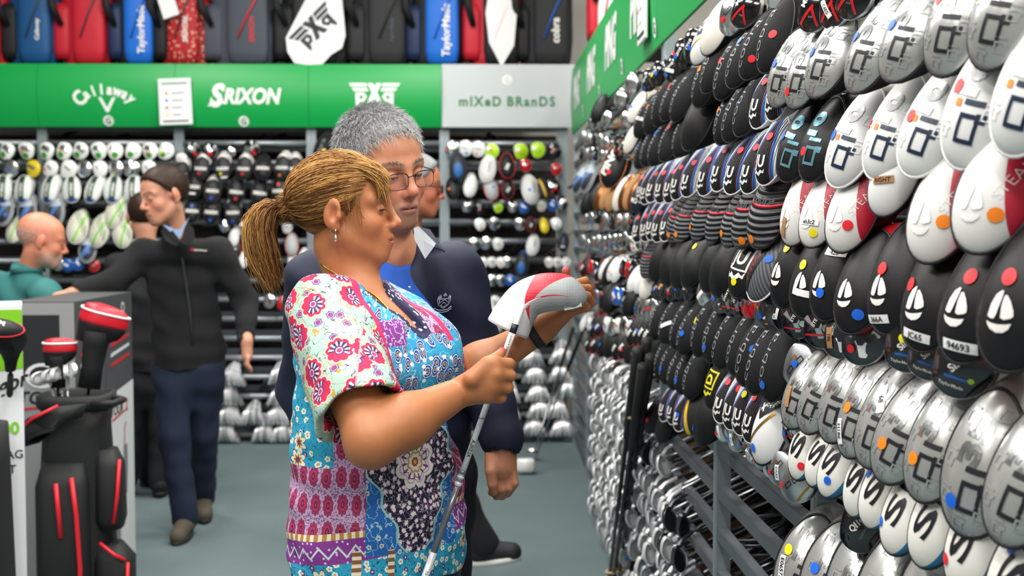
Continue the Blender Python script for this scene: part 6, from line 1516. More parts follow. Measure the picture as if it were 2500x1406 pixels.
# 2 turquoise chest with navy paisley drops
d, an_, q1, q2 = motif(40, .9, PW, 0, .2, 1.2, .72); r2 = vine(sl('#2c9fcc'), 40, .47, .5, '#7cc8e2'); r2 = t.mix(t.gt(q1, .12), r2, rings(r2, d, [(.46, '#1b56a4'), (.40, '#eef3f6'), (.345, '#1c4f9c'), (.22, '#dfeaf2'), (.18, '#1d3f86'), (.09, '#b89b4c')]))
d, an_, q1, q2 = motif(70, 1); r2 = t.mix(t.math('MULTIPLY', t.gt(q1, .7), t.lt(d, .3)), r2, sl('#e6f1f4'))
# 3 pink sides with burgundy seeds and dark sprays
d, an_, q1, q2 = motif(22, .12, P2, 10, .16, 1.75, .85); r3 = rings(sl('#c79fc2'), d, [(.42, '#5d2f5c'), (.39, '#a02c5c'), (.30, '#7c1a46'), (.25, '#b3305c'), (.15, '#561540'), (.07, '#b3305c')])
n, _c = t.noise(P2, 150, 2); d2, an2, q3, q4 = motif(22, .12, P2, 0, .2, 1.75, .85); r3 = t.mix(t.math('MULTIPLY', t.gt(d2, .46), t.band(n, .50, .57)), r3, sl('#4a3f6b'))
# 4 blue centre panel with dark medallion
r4 = vine(sl('#1d68bb'), 48, .485, .512, '#a8d4dc'); d, an_, q1, q2 = motif(42, 1, petals=5); r4 = t.mix(t.gt(q1, .4), r4, rings(r4, d, [(.24, '#b9dfe0'), (.09, '#c22d5c')]))
zc = t.math('SUBTRACT', z_, 1.095); ac = t.math('SUBTRACT', a_, .012); tap = t.math('MULTIPLY_ADD', t.math('ABSOLUTE', zc), -.52, .118); wob = t.math('MULTIPLY', t.math('SINE', t.math('MULTIPLY', z_, 95)), .007)
med = t.math('SUBTRACT', t.math('ADD', tap, wob), t.math('ABSOLUTE', ac)); d, an_, q1, q2 = motif(62, .9, PW, 5, .35); dk = rings(sl('#141631'), d, [(.40, '#7d3a80'), (.30, '#ece6e2')]); dk = vine(dk, 70, .485, .505, '#cfc6cf')
rr = t.math('SQRT', t.math('ADD', t.math('MULTIPLY', ac, ac), t.math('MULTIPLY', zc, zc))); an3 = t.math('ARCTAN2', zc, ac); pet = t.math('MULTIPLY_ADD', t.math('ABSOLUTE', t.math('SINE', t.math('MULTIPLY', an3, 4))), .22, .82); rr = t.math('DIVIDE', rr, t.math('MULTIPLY', pet, .8))
cr = rings(sl('#e9e2dd'), rr, [(.062, '#efe9e4'), (.054, '#c9a7bd'), (.050, '#ece6e2'), (.043, '#8c3f86'), (.040, '#ece6e2'), (.028, '#b89a4a'), (.022, '#efe6dc'), (.012, '#a8452f'), (.006, '#d9b85a')]); spk = t.band(t.math('SINE', t.math('MULTIPLY', an3, 14)), .55, 1.1); cr = t.mix(t.math('MULTIPLY', spk, t.band(rr, .03, .048)), cr, sl('#7d3477'))
dk = t.mix(t.lt(rr, .066), dk, cr); r4 = t.mix(t.gt(med, -.006), r4, sl('#9ad0cf')); r4 = t.mix(t.gt(med, 0), r4, dk)
slope = t.math('MULTIPLY_ADD', a_, -.12, z_)
# 5 purple zigzag band with gold border
zz = t.math('MULTIPLY', t.math('PINGPONG', t.math('ADD', a_, 10.0), .016), 1.3); r5 = t.mix(t.lt(t.math('ABSOLUTE', t.math('SUBTRACT', t.math('SUBTRACT', slope, .937), zz)), .0028), sl('#863592'), sl('#cfe0dc')); d, an_, q1, q2 = motif(95, .8); r5 = t.mix(t.math('MULTIPLY', t.lt(d, .2), t.gt(q1, .5)), r5, sl('#d9cfe0'))
# 6 turquoise hem with small flowers
d, an_, q1, q2 = motif(52, 1, petals=5); r6 = vine(sl('#27a4c9'), 95, .49, .515, '#16335c'); r6 = t.mix(t.gt(q1, .35), r6, rings(r6, d, [(.33, '#e9f0ec'), (.13, '#d8a92e')])); r6 = t.mix(t.lt(q1, .15), r6, rings(r6, d, [(.30, '#5c2f86'), (.12, '#e3d9b0')]))
d, an_, q1, q2 = motif(17, .9, petals=7, amp=.5); r6 = t.mix(t.gt(q1, .72), r6, rings(r6, d, [(.40, '#4a2a50'), (.36, '#efe3c4'), (.2, '#b08a3e'), (.12, '#6b2d62')]))
# gold braid
br = t.mix(t.gt(t.math('SINE', t.math('MULTIPLY', a_, 420)), .1), sl('#b8893f'), sl('#efe2c8')); br2 = t.mix(t.gt(t.math('SINE', t.math('MULTIPLY', z_, 420)), .1), sl('#8c5a34'), sl('#efe2c8'))
# layout: chest over waist over hem
col = r3; side = t.math('ABSOLUTE', t.math('SUBTRACT', a_, .01)); slope = t.math('MULTIPLY_ADD', a_, -.12, z_)
col = t.mix(t.lt(slope, .985), col, br); col = t.mix(t.lt(slope, .972), col, r5); col = t.mix(t.lt(slope, .925), col, r6)
col = t.mix(t.math('MULTIPLY', t.lt(side, .118), t.gt(z_, .918)), col, r4); col = t.mix(t.math('MULTIPLY', t.band(a_, -.135, -.117), t.lt(z_, .93)), col, br2); col = t.mix(t.math('MULTIPLY', t.band(a_, -.06, -.045), t.lt(z_, .93)), col, br2)
chest = t.math('MULTIPLY_ADD', t.math('SUBTRACT', a_, .0), .02, z_); col = t.mix(t.gt(chest, 1.19), col, br); col = t.mix(t.gt(chest, 1.20), col, r2)
col = t.mix(t.math('MULTIPLY', t.gt(chest, 1.155), t.math('MULTIPLY', t.lt(chest, 1.19), t.gt(t.math('ABSOLUTE', a_), .12))), col, r5)
col = t.mix(t.math('MULTIPLY', t.band(z_, 1.325, 1.375), t.band(a_, -.10, -.01)), col, t.mix(t.band(ns, .47, .53), sl('#863592'), sl('#c9b5d6'))); col = t.mix(t.math('MULTIPLY', t.gt(z_, 1.345), t.band(a_, .035, .09)), col, r3); col = t.mix(t.math('MULTIPLY', t.gt(z_, 1.33), t.band(a_, .09, .105)), col, sl('#c92b62'))
col = t.mix(t.math('MULTIPLY', t.lt(a_, -.17), t.gt(z_, 1.09)), col, r6)
col = t.mix(t.gt(s_, -.012), col, sl('#c92b62')); col = t.mix(t.gt(s_, -.002), col, r1)
sp3 = t.new('ShaderNodeSeparateXYZ'); t.link(P3, sp3.inputs[0]); d, an_, q1, q2 = motif(120, 1); bnd = t.mix(t.math('MULTIPLY', t.lt(d, .3), t.gt(q1, .4)), sl('#23234a'), sl('#cfc9dc')); col = t.mix(t.lt(sp3.outputs[2], .013), col, bnd)
t.link(col, t.b.inputs['Base Color']); t.b.inputs['Roughness'].default_value = .75; ob_, _x = t.obj(); t.bump(t.noise(ob_, 900, 2)[0], .2, .0006); MT['paisley'] = t.m
top, SV, SF = body_part('printed_top', sh + cut + endcut + neck + hem, .0038, 'paisley', wm, shirt_attr, disp=folds(.0045, 46, .4), smooth=2, label='short sleeved top in a bright patchwork paisley print')
# neck binding along the V
mat('navy_binding', '#24244a', .8)
# trousers and shoes (mostly out of the picture)
jn = []
for sx in (-.088, .088):
    f_ = hp + tl_ * sx; g_ = np.array((f_[0], f_[1], .08)); jn += [rc(f_ + np.array((0, 0, .02)), f_ * .5 + g_ * .5, .098, .072, .05), rc(f_ * .5 + g_ * .5, g_, .072, .06, .03)]
jn.append(rc(hp + np.array((0, 0, .06)), hp, .15, .16, .04, an=an)); body_part('jeans', jn, .009, 'denim', wm)
for sx in (-.09, .09):
    f_ = hp + tl_ * sx; body_part('shoe', [rc((f_[0], f_[1], .05), np.array((f_[0], f_[1], .035)) + tf * .15, .045, .038, .03), hs((0, 0, .0), (0, 0, -1))], .007, 'shoe_black', wm)
# ------------------------------------------------------------------ her hair
Tie = W(688, 512, 2.475); Ol = lambda p: WO + WR @ (np.array(p, float) * WS)
tie_l = ((Tie - WO) @ WR) / WS
cap = hair_cap(WO, WR, WS, [((.060, 0, .075), (1, 0, -.62)), ((.012, 0, -.02), (.75, 0, -.65)), ((-.045, 0, -.075), (.2, 0, -1))], .010)
cap += [rc(Ol((-.075, 0, .02)), Tie + (Ol((-.07, 0, .02)) - Tie) * .12, .045, .013, .03)]
def capc(V): q = ((V - WO) @ WR) / WS; n = np.sin(q[:, 2] * 260 + 40 * q[:, 0]) * .5 + .5; return {'hc': np.clip(.28 + .25 * n, 0, 1)}
hr, _, _ = body_part('hair', cap, .004, 'hair_blonde', wm, capc, smooth=2)
N = 11000; u = NRG.normal(size=(N * 6, 3)); u /= np.linalg.norm(u, axis=1, keepdims=True)
q = u * np.array([.112, .088, .092]) + np.array([-.014, 0, .047])
ok = (q[:, 0] + .0 < .060 + .62 * (q[:, 2] - .075) + .012) & ((.75 * (q[:, 0] - .012) - .65 * (q[:, 2] + .02)) < .004) & (q[:, 2] > -.078)
u, q = u[ok][:N], q[ok][:N]; c0 = np.array([-.014, 0, .047]); K = 12; ts = np.linspace(0, 1, K)
ok2 = np.linalg.norm(q - tie_l, axis=1) > .03; q, u = q[ok2], u[ok2]
te = tie_l + NRG.normal(size=(len(q), 3)) * np.array([.006, .009, .011]); paths = []
for k_, tt in enumerate(ts):
    p = q * (1 - tt) + te * tt; d = (p - c0) / np.array([.112, .088, .092]); nn = np.linalg.norm(d, axis=1, keepdims=True); tgt = 1.0 + .035 * math.sin(math.pi * tt); push = np.where(tt < .6, 1.0, 1 - (tt - .6) / .4)
    p2 = c0 + (p - c0) * (tgt / nn); paths.append(p * (1 - push) + p2 * push)
paths = np.stack(paths, 1) + (NRG.normal(size=(len(q), 1, 3)) * .0022) * np.sin(np.linspace(0.2, 2.9, K))[None, :, None]
hc = np.clip(NRG.beta(1.6, 1.7, len(q)) * .55 + .22 * np.sin(q[:, 0] * 70 + q[:, 1] * 55 + 3 * np.sin(q[:, 2] * 45)) + .1 + .3 * (q[:, 2] > .06) * NRG.random(len(q)) + .2 * np.sin(q[:, 2] * 180) - .12 * (q[:, 2] < 0), 0, 1)
strands('swept_strands', WO + (paths * WS) @ WR.T, NRG.uniform(.00045, .0009, len(q)), 'hair_blonde', hr, np.clip(hc + .08, 0, 1))
# fringe falling over the near temple
n = 1300; f0 = np.stack([NRG.uniform(-.06, .05, n), NRG.uniform(-.07, .03, n), np.full(n, .0)], 1); f0[:, 2] = .045 + .094 * np.sqrt(np.clip(1 - ((f0[:, 0] + .014) / .117) ** 2 - (f0[:, 1] / .093) ** 2, .05, 1))
e0 = np.stack([NRG.uniform(.085, .112, n), NRG.uniform(-.066, -.02, n), NRG.uniform(.0, 1, n) ** .6 * .06 + .018], 1); mid = np.stack([.098 + NRG.normal(size=n) * .006, f0[:, 1] * .5 - .03, .096 + NRG.normal(size=n) * .007], 1)
tt = np.linspace(0, 1, 10)[None, :, None]; fr = (1 - tt) ** 2 * f0[:, None] + 2 * tt * (1 - tt) * mid[:, None] + tt ** 2 * e0[:, None]
strands('fringe', WO + (fr * WS) @ WR.T, NRG.uniform(.00045, .0008, n), 'hair_blonde', hr, np.clip(NRG.normal(.72, .2, n), 0, 1))
# loose side wisps in front of the ear and at the nape
n = 40; a0 = np.stack([NRG.uniform(.0, .05, n), np.full(n, -.086), NRG.uniform(.02, .05, n)], 1); a1 = a0 + np.stack([NRG.uniform(-.01, .02, n), NRG.uniform(-.004, .006, n), -NRG.uniform(.04, .09, n)], 1)
tt = np.linspace(0, 1, 7)[None, :, None]; ws = a0[:, None] * (1 - tt) + a1[:, None] * tt + np.sin(tt * 3.1) * NRG.normal(size=(n, 1, 3)) * .005; strands('side_wisps', WO + (ws * WS) @ WR.T, np.full(n, .0004), 'hair_blonde', hr, NRG.uniform(.2, .8, n))
# lashes and brow of the near eye
n = 40; f = np.linspace(0, 1, n); l0 = np.stack([.0945 - .010 * f, -.022 - .024 * f, .0055 + .002 * np.sin(f * 3.1)], 1); l1 = l0 + np.stack([.007 - .002 * f, -.002 - .003 * f, -.004 + 0 * f], 1)
el_ = strands('eyelashes', WO + (np.stack([l0, (l0 + l1) / 2 + (0, 0, -.001), l1], 1) * WS) @ WR.T, np.full(n, .0004), 'hair_brown', hr, np.full(n, .1)); el_['kind'] = 'stuff'
n = 120; f = NRG.random(n); l0 = np.stack([.099 - .026 * f ** 1.6, -.014 - .042 * f, .031 + .006 * np.sin(f * 3) + NRG.normal(size=n) * .0012], 1); l1 = l0 + np.stack([-.001 + 0 * f, -.006 + 0 * f, .0015 + 0 * f], 1)
el_ = strands('eyebrow_hairs', WO + (np.stack([l0, (l0 + l1) / 2, l1], 1) * WS) @ WR.T, np.full(n, .0004), 'hair_blonde', hr, np.full(n, .25)); el_['kind'] = 'stuff'
# ponytail
n = 2600; ctl = np.array([W(690, 512, 2.475), W(662, 506, 2.46), W(628, 548, 2.45), W(650, 630, 2.45), W(664, 688, 2.455)])
def bez(P, tt):
    k = len(P) - 1; return sum(math.comb(k, i) * (1 - tt) ** (k - i) * tt ** i * P[i] for i in range(k + 1))
tt = np.linspace(0, 1, 14)[None, :, None]; ctl2 = np.array([ctl[0], ctl[1] + (-.012, 0, .012), ctl[2] + (-.02, 0, .01), ctl[3] + (-.008, 0, 0), ctl[4]])
off = NRG.normal(size=(n, 1, 3)); off /= np.linalg.norm(off, axis=2, keepdims=True); off *= NRG.random((n, 1, 1)) ** .5; spr = np.interp(tt, [0, .12, .45, .8, 1], [.009, .020, .032, .032, .012])
pt = bez(ctl2[:, None, None, :], tt) + off * spr * np.array([1, .8, .8]) + NRG.normal(size=(n, 1, 3)) * .004 * tt; ln = NRG.uniform(.86, 1.04, (n, 1, 1)); pt = bez(ctl2[:, None, None, :], tt * ln) + off * spr * np.array([1, .8, .8]) + NRG.normal(size=(n, 1, 3)) * .009 * tt ** 2 + .004 * np.sin(tt * 9 + NRG.uniform(0, 6, (n, 1, 1))) * NRG.normal(size=(n, 1, 3)) * .6
side_ = off[:, 0, 0] * .35 - off[:, 0, 2] * .1; strands('ponytail', pt, NRG.uniform(.0005, .0009, n), 'hair_blonde', hr, np.clip(NRG.normal(.48, .2, n) - side_, 0, 1))
mb = MB(); mb.tube([ctl2[0] + (tie_d := (ctl2[1] - ctl2[0])) * (.0 + .05 * i) for i in range(6)], [.012, .0155, .0165, .0165, .0155, .012], 14); mat('tie_blue', '#2f6fc0', .6); ob('hair_tie', mb.mesh('hair_tie', 'tie_blue', True), hr)
# earring, necklace, wristband
mat('silver_bright', '#f0f0f2', .1, 1.0); mat('gold_chain', '#c79a3a', .25, 1.0)
ear = Ol((-.006, -.089, -.040)); mb = MB(); mb.tube([ear + (0, -.002, .008), ear + (0, -.004, -.004)], .0007, 6); mb.loft([[(ear[0] + math.cos(a) * r_, ear[1] - .004 + math.sin(a) * r_, ear[2] + z) for a in [k * .785 for k in range(8)]] for z, r_ in ((-.004, .001), (-.009, .003), (-.013, .0042), (-.017, .003), (-.019, .001))]); ob('earring', mb.mesh('earring', 'silver_bright', True), wm)
pts = [W(772, 648, 2.40), W(800, 668, 2.375), W(850, 692, 2.355), W(905, 722, 2.345), W(945, 760, 2.33), W(960, 775, 2.325)]
tg = WR  # chain lies on the neck: pull every point to the skin
def to_surface(p, prims, it=8):
    p = np.array(p, float)
    for _ in range(it):
        d = float(ev(prims, p[None])[0]); e = 1e-4; g = np.array([float(ev(prims, (p + v)[None])[0]) - d for v in np.eye(3) * e]) / e; p = p - g * d / max(1e-6, g @ g)
    return p
def trace(px, py, prims, y0=1.9):
    o_ = W(px, py, y0); r = np.array(ray(px, py)); r /= np.linalg.norm(r)
    for _ in range(60):
        d = float(ev(prims, o_[None])[0]); o_ = o_ + r * d * .8
        if d < 2e-4: break
    return o_
np_ = np.array([(776, 640), (800, 657), (830, 675), (860, 691), (890, 706), (918, 724), (942, 748), (960, 770)], float); cf_ = np.linspace(0, 7, 30); npx = np.stack([np.interp(cf_, range(8), np_[:, 0]), np.interp(cf_, range(8), np_[:, 1])], 1)
tp_ = [trace(a, b, sk) for a, b in npx]; mb = MB(); mb.tube([Vector(q_ + np.array((0, -.0016, .0006))) for q_ in tp_ if q_[1] < 2.62], .0017, 6); ob('necklace', mb.mesh('necklace', 'gold_chain', True), wm)
ax = (LW - LE) / np.linalg.norm(LW - LE); bc = LE + (LW - LE) * .955; e1 = np.cross(ax, (0, 0, 1)); e1 /= np.linalg.norm(e1); e2 = np.cross(ax, e1); mb = MB(); mat('band_black', '#1b1b1d', .45)
mb.loft([[bc + ax * s_ + (e1 * math.cos(a) + e2 * math.sin(a)) * r_ for a in [2 * math.pi * i / 28 for i in range(28)]] for s_, r_ in ((-.009, .031), (-.009, .0365), (.009, .0355), (.009, .030))]); ob('wristband', mb.mesh('wristband', 'band_black', True), wm)
rg = (tp[1] + t2[1]) / 2
# ------------------------------------------------------------------ the club and cover she holds
hc_ = ob('held_club', None, loc=Vector(SHT), label='white shafted golf club in her hands with a red and grey cover', cat='golf club')
mat('shaft_white', '#e6e7ea', .25, .2, coat=.4); mat('shaft_grey', '#7d8187', .25, .5, coat=.4)
D_ = Vector(SHB - SHT); mb = MB(); mb.tube([D_ * 0 - D_ * .05, D_ * .62], [.0056, .0062], 12, 0); mb.tube([D_ * .62, D_ * .9], [.0063, .0068], 12, 1); mb.tube([D_ * .9, D_ * 1.15], [.0072, .0074], 12, 0); mb.tube([D_ * 1.15, D_ * 1.62], [.011, .0135], 12, 2)
sh_ = ob('shaft', mb.mesh('shaft', ['shaft_white', 'shaft_grey', 'grip_black'], True), hc_)
def band_on(f0, f1, m, nm='shaft_band', r=.0071):
    mb = MB(); mb.tube([D_ * f0, D_ * f1], r, 12); ob(nm, mb.mesh(nm, m, True), sh_)
band_on(.015, .05, 'navy_leather'); band_on(.585, .60, 'shaft_grey'); band_on(.607, .615, 'shaft_white'); band_on(.63, .645, 'shaft_white', r=.0073); band_on(.38, .385, 'shaft_grey')
band_on(.03, .145, 'paper', 'shaft_label', .0068)
def shaft_text(txt, f, size, m):
    d = D_.normalized(); V2, Fc = text2d(txt, .01); up = Vector((0, -1, 0)); sd = d.cross(up).normalized(); up = sd.cross(d); V = []
    for x, y in V2:
        an_ = y * size / .0074; V.append(D_ * f - d * (x * size) + (up * math.cos(an_) - sd * math.sin(an_)) * .0074)
    ob('shaft_print', mesh('print', V, Fc, m, smooth=False), sh_)
shaft_text('PROJECT X EVENFLOW', .088, .0035, 'print_black'); shaft_text('ALDILA', .50, .0075, 'print_black'); shaft_text('NV 65', .99, .006, 'print_mid')
ct = [W(1243, 802, 2.42), W(1260, 768, 2.42), W(1286, 734, 2.42), W(1330, 717, 2.42), W(1376, 717, 2.42), W(1408, 730, 2.42), W(1421, 740, 2.42)]
ct = [Vector(p) for p in ct]; rr_ = [.044, .041, .038, .038, .036, .024, .010]; dd_ = [.046, .046, .045, .045, .042, .03, .012]
def cv(tt):
    s = tt * (len(ct) - 1); i = min(int(s), len(ct) - 2); f = s - i; p0 = ct[max(i - 1, 0)]; p1 = ct[i]; p2 = ct[i + 1]; p3 = ct[min(i + 2, len(ct) - 1)]
    p = .5 * ((2 * p1) + (p2 - p0) * f + (2 * p0 - 5 * p1 + 4 * p2 - p3) * f * f + (3 * p1 - p0 - 3 * p2 + p3) * f ** 3); return p, rr_[i] * (1 - f) + rr_[i + 1] * f, dd_[i] * (1 - f) + dd_[i + 1] * f
V = []; Fc = []; uvs = []; NU, NV_ = 40, 32
for i in range(NU + 1):
    tt = i / NU; p, r_, d_ = cv(tt); a_v = (cv(min(1, tt + .02))[0] - cv(max(0, tt - .02))[0]).normalized(); nrm = Vector((-a_v.z, 0, a_v.x)); 
    for j in range(NV_):
        th = 2 * math.pi * j / NV_; lim = 1.0
        if tt < .12 and math.sin(th) < -.2: lim = 1.0
        V.append(p + nrm * (math.sin(th) * r_ * (1 - .12 * (math.sin(th) < 0))) + Vector((0, -1, 0)) * (math.cos(th) * d_)); uvs.append((tt, j / NV_))
for i in range(NU):
    for j in range(NV_): k = (j + 1) % NV_; Fc.append((i * NV_ + j, i * NV_ + k, (i + 1) * NV_ + k, (i + 1) * NV_ + j))
Fc.append(tuple(NU * NV_ + j for j in range(NV_ - 1, -1, -1)))
t = NT('cover_patchwork'); _, uu, vv = t.uv(); th_ = t.math('MULTIPLY', vv, 2 * math.pi); sn = t.math('SINE', th_)
e = t.math('MULTIPLY_ADD', sn, -.16, uu); c = t.mix(t.gt(e, .30), sl('#e2e3e4'), sl('#cf1d34')); e2 = t.math('MULTIPLY_ADD', sn, -.30, uu); c = t.mix(t.gt(e2, .40), c, sl('#a9acad')); o_, _x = t.obj()
hx = t.vor(o_, 160, rnd=.2); t.link(c, t.b.inputs['Base Color']); t.b.inputs['Roughness'].default_value = .42; t.bump(t.math('ADD', t.noise(o_, 650, 3)[0], t.math('MULTIPLY', t.math('MULTIPLY', hx.outputs['Distance'], t.band(e, .3, .9)), 1.2)), .4, .001); MT['cover_patchwork'] = t.m
me = mesh('head_cover', [v - Vector(SHT) for v in V], Fc, 'cover_patchwork', uv=uvs); hcov = ob('head_cover', me, hc_); md = hcov.modifiers.new('th', 'SOLIDIFY'); md.thickness = .0035; md.offset = -1
def seam(f, m='grey_leather', r=.0016, up=1.006, close=False):
    P = []
    for k in range(33):
        th = math.pi * (-.5 + k / 32); tt = min(.985, max(.0, f(math.sin(th)))); p, r_, d_ = cv(tt); a_v = (cv(min(1, tt + .02))[0] - cv(max(0, tt - .02))[0]).normalized(); nrm = Vector((-a_v.z, 0, a_v.x)); s_ = math.sin(th); P.append(p + nrm * (s_ * r_ * (1 - .12 * (s_ < 0))) * up + Vector((0, -1, 0)) * (math.cos(th) * d_) * up - Vector(SHT))
    mb = MB(); mb.tube(P, r, 6); ob('seam_piping', mb.mesh('seam_piping', m, True), hcov)
seam(lambda s_: .40 + .30 * s_, 'grey_leather', .0022); seam(lambda s_: .30 + .16 * s_, 'white_piping', .0014)
def seam2(s0, t0, t1, r=.0026):
    P = []
    for k in range(24):
        tt = t0 + (t1 - t0) * k / 23; p, r_, d_ = cv(tt); a_v = (cv(min(1, tt + .02))[0] - cv(max(0, tt - .02))[0]).normalized(); nrm = Vector((-a_v.z, 0, a_v.x)); s_ = s0; c_ = math.sqrt(1 - s_ * s_); P.append(p + nrm * s_ * r_ * (1 - .12 * (s_ < 0)) * 1.01 + Vector((0, -1, 0)) * c_ * d_ * 1.01 - Vector(SHT))
    mb = MB(); mb.tube(P, r, 6); ob('seam_piping', mb.mesh('seam_piping', 'grey_leather', True), hcov)
seam2(-.55, .22, .93)
# opening edge and the little white tag
mb = MB(); mb.loop_tube([V[j] - Vector(SHT) for j in range(NV_)], .0028, 6); ob('opening_edge', mb.mesh('opening_edge', 'white_piping', True), hcov)
tg0 = Vector(W(1398, 746, 2.395)) - Vector(SHT); ob('paper_tag', MB().box((-.018, -.001, -.006), (.018, .001, .006)).mesh('paper_tag', 'paper'), hcov, loc=tg0, rot=(R(15), R(-14), 0))
# ------------------------------------------------------------------ the grey haired man
mn = ob('person', None, loc=(0, 0, 0), label='grey haired man with glasses in navy zip jacket beside the woman', cat='person')
MO = W(931, 424, 2.78); MR = frame((math.sin(R(40)), -math.cos(R(40)), -.15), roll=R(8)); MS = 1.06
mf = np.array((math.sin(R(20)), -math.cos(R(20)), 0)); ml = np.array((math.cos(R(20)), math.sin(R(20)), 0)); MTB = np.stack([ml, -mf, np.array((0, 0, 1.))], 1); man_ = (MTB, np.array((1, .66, 1)))
MC = lambda px, py, l=0, f=0: W(px, py, 2.82) + ml * l + mf * f
mnb = MC(955, 622)
mk = head(MO, MR, MS, heavy=.003, nose=1.02, wide=1)
mk += [rc(MO + MR @ np.array((-.018, 0, -.06)), mnb, .056, .060, .03), rc(MO + MR @ np.array((.02, 0, -.095)), mnb + mf * .03, .034, .046, .02)]
MLS, MRS = MC(1108, 672), MC(775, 685); MLE, MLW = W(1168, 905, 2.84), W(1226, 1092, 2.76); MRE = W(752, 950, 2.96)
mch = MC(945, 760); mwa = MC(950, 1040); mhp = MC(960, 1200)
mk += [el(mch, (.16, .09, .1), MTB, .03), rc(mch - np.array((0, 0, .1)), mwa, .13, .14, .04, an=man_), rc(mwa, mhp, .14, .14, .04, an=man_), rc(mnb - np.array((0, 0, .05)), MLS, .045, .055, .03), rc(mnb - np.array((0, 0, .05)), MRS, .045, .055, .03), rc(mnb, mch, .055, .09, .03)]
MRW = W(785, 1130, 2.92)
mk += [rc(MLS, MLE, .055, .045, .03), rc(MLE, MLW, .045, .030, .03), rc(MRS, MRE, .055, .045, .03), rc(MRE, MRW, .045, .03, .03)]
# hanging left hand: back of the hand to the aisle, fingers curled
hb = W(1222, 1128, 2.755); mk += [rc(MLW, W(1222, 1135, 2.755), .029, .030, .02), el(W(1222, 1140, 2.755), (.034, .020, .042), None, .02)]
fx_ = [(1250, 1150, 1256, 1180, 1240, 1205), (1236, 1160, 1242, 1192, 1226, 1212), (1222, 1164, 1226, 1194, 1212, 1212), (1208, 1160, 1210, 1188, 1200, 1202)]
for i, (a, b, c, d, e, f) in enumerate(fx_): mk += finger([W(a - 4, b - 18, 2.755), W(a, b, 2.75), W(c, d, 2.745), W(e, f, 2.775)], .0118, .0092, .006)
mk += finger([W(1202, 1110, 2.745), W(1199, 1150, 2.725), W(1203, 1182, 2.725), W(1206, 1200, 2.735)], .016, .0098, .012)
rb_ = MRW; mk += [rc(MRW, MRW + np.array((0, 0, -.09)), .03, .028, .02)] + sum([finger([MRW + np.array((dx, 0, -.07)), MRW + np.array((dx, -.005, -.13)), MRW + np.array((dx + .01, .01, -.165))], .011, .009, .006) for dx in (-.03, -.01, .01, .03)], []) + finger([MRW + np.array((.03, 0, -.03)), MRW + np.array((.045, -.02, -.08)), MRW + np.array((.045, -.02, -.11))], .014, .01, .01)
for sx in (-.095, .095): mk.append(rc(mhp + ml * sx, np.array((mhp[0] + ml[0] * sx, mhp[1] + ml[1] * sx, .1)), .075, .045, .04))
SKM = sl('#bf8163')
def mtint(V): return {'tint': face_tint(V, MO, MR, MS, SKM, sl('#a2645a'), sl('#8a6a58'), stub=sl('#a48474'), flush=sl('#c25f50'), fl=.5)}
mbd, _, _ = body_part('body', mk, .0029, 'skin', mn, mtint, smooth=1); eyes(MO, MR, MS, mbd, '#5d7486')
# hair
mask = lambda q: ((q[:, 0] - .070) * .75 - (q[:, 2] - .088) * .66 < .0) & (q[:, 2] > .012 - .35 * (q[:, 0] + .02) * 0 + np.where(q[:, 0] > -.02, .012, -.055 - .0)) & ~((q[:, 0] > -.03) & (q[:, 0] < .015) & (q[:, 2] < .035))
cp = hair_cap(MO, MR, MS, [((.070, 0, .088), (.75, 0, -.66)), ((.03, 0, .02), (.6, 0, -.8)), ((-.06, 0, -.06), (.1, 0, -1))], .006)
def grc(V): q = ((V - MO) @ MR) / MS; return {'hc': np.clip(.30 + 2.2 * (q[:, 0] + .02) + .1 * np.sin(q[:, 0] * 300), 0.1, .8)}
mh, _, _ = body_part('hair', cp, .005, 'hair_grey', mn, grc, smooth=2)
short_hair('short_strands', MO, MR, MS, mask, 9000, .030, 'hair_grey', mh, .00055, (0, 1), lift=lambda q: .45 + 4 * np.clip(q[:, 2] - .07, 0, .06), flow=(.55, -.1, -.35), hcf=lambda q: .22 + 2.4 * (q[:, 0] + .03))
# eyebrows
n = 170; sgn = NRG.choice([-1, 1], n); f = NRG.random(n); b0 = np.stack([.0985 - .024 * f ** 1.6, sgn * (.013 + .040 * f), .030 + .006 * np.sin(f * 3) + NRG.normal(size=n) * .002], 1); b1 = b0 + np.stack([.004 + 0 * f, sgn * .005, .0015 + NRG.normal(size=n) * .002], 1)
eb_ = strands('eyebrow_hairs', MO + (np.stack([b0, (b0 + b1) / 2 + (.001, 0, 0), b1], 1) * MS) @ MR.T, np.full(n, .0004), 'hair_grey', mh, NRG.uniform(.1, .45, n)); eb_['kind'] = 'stuff'
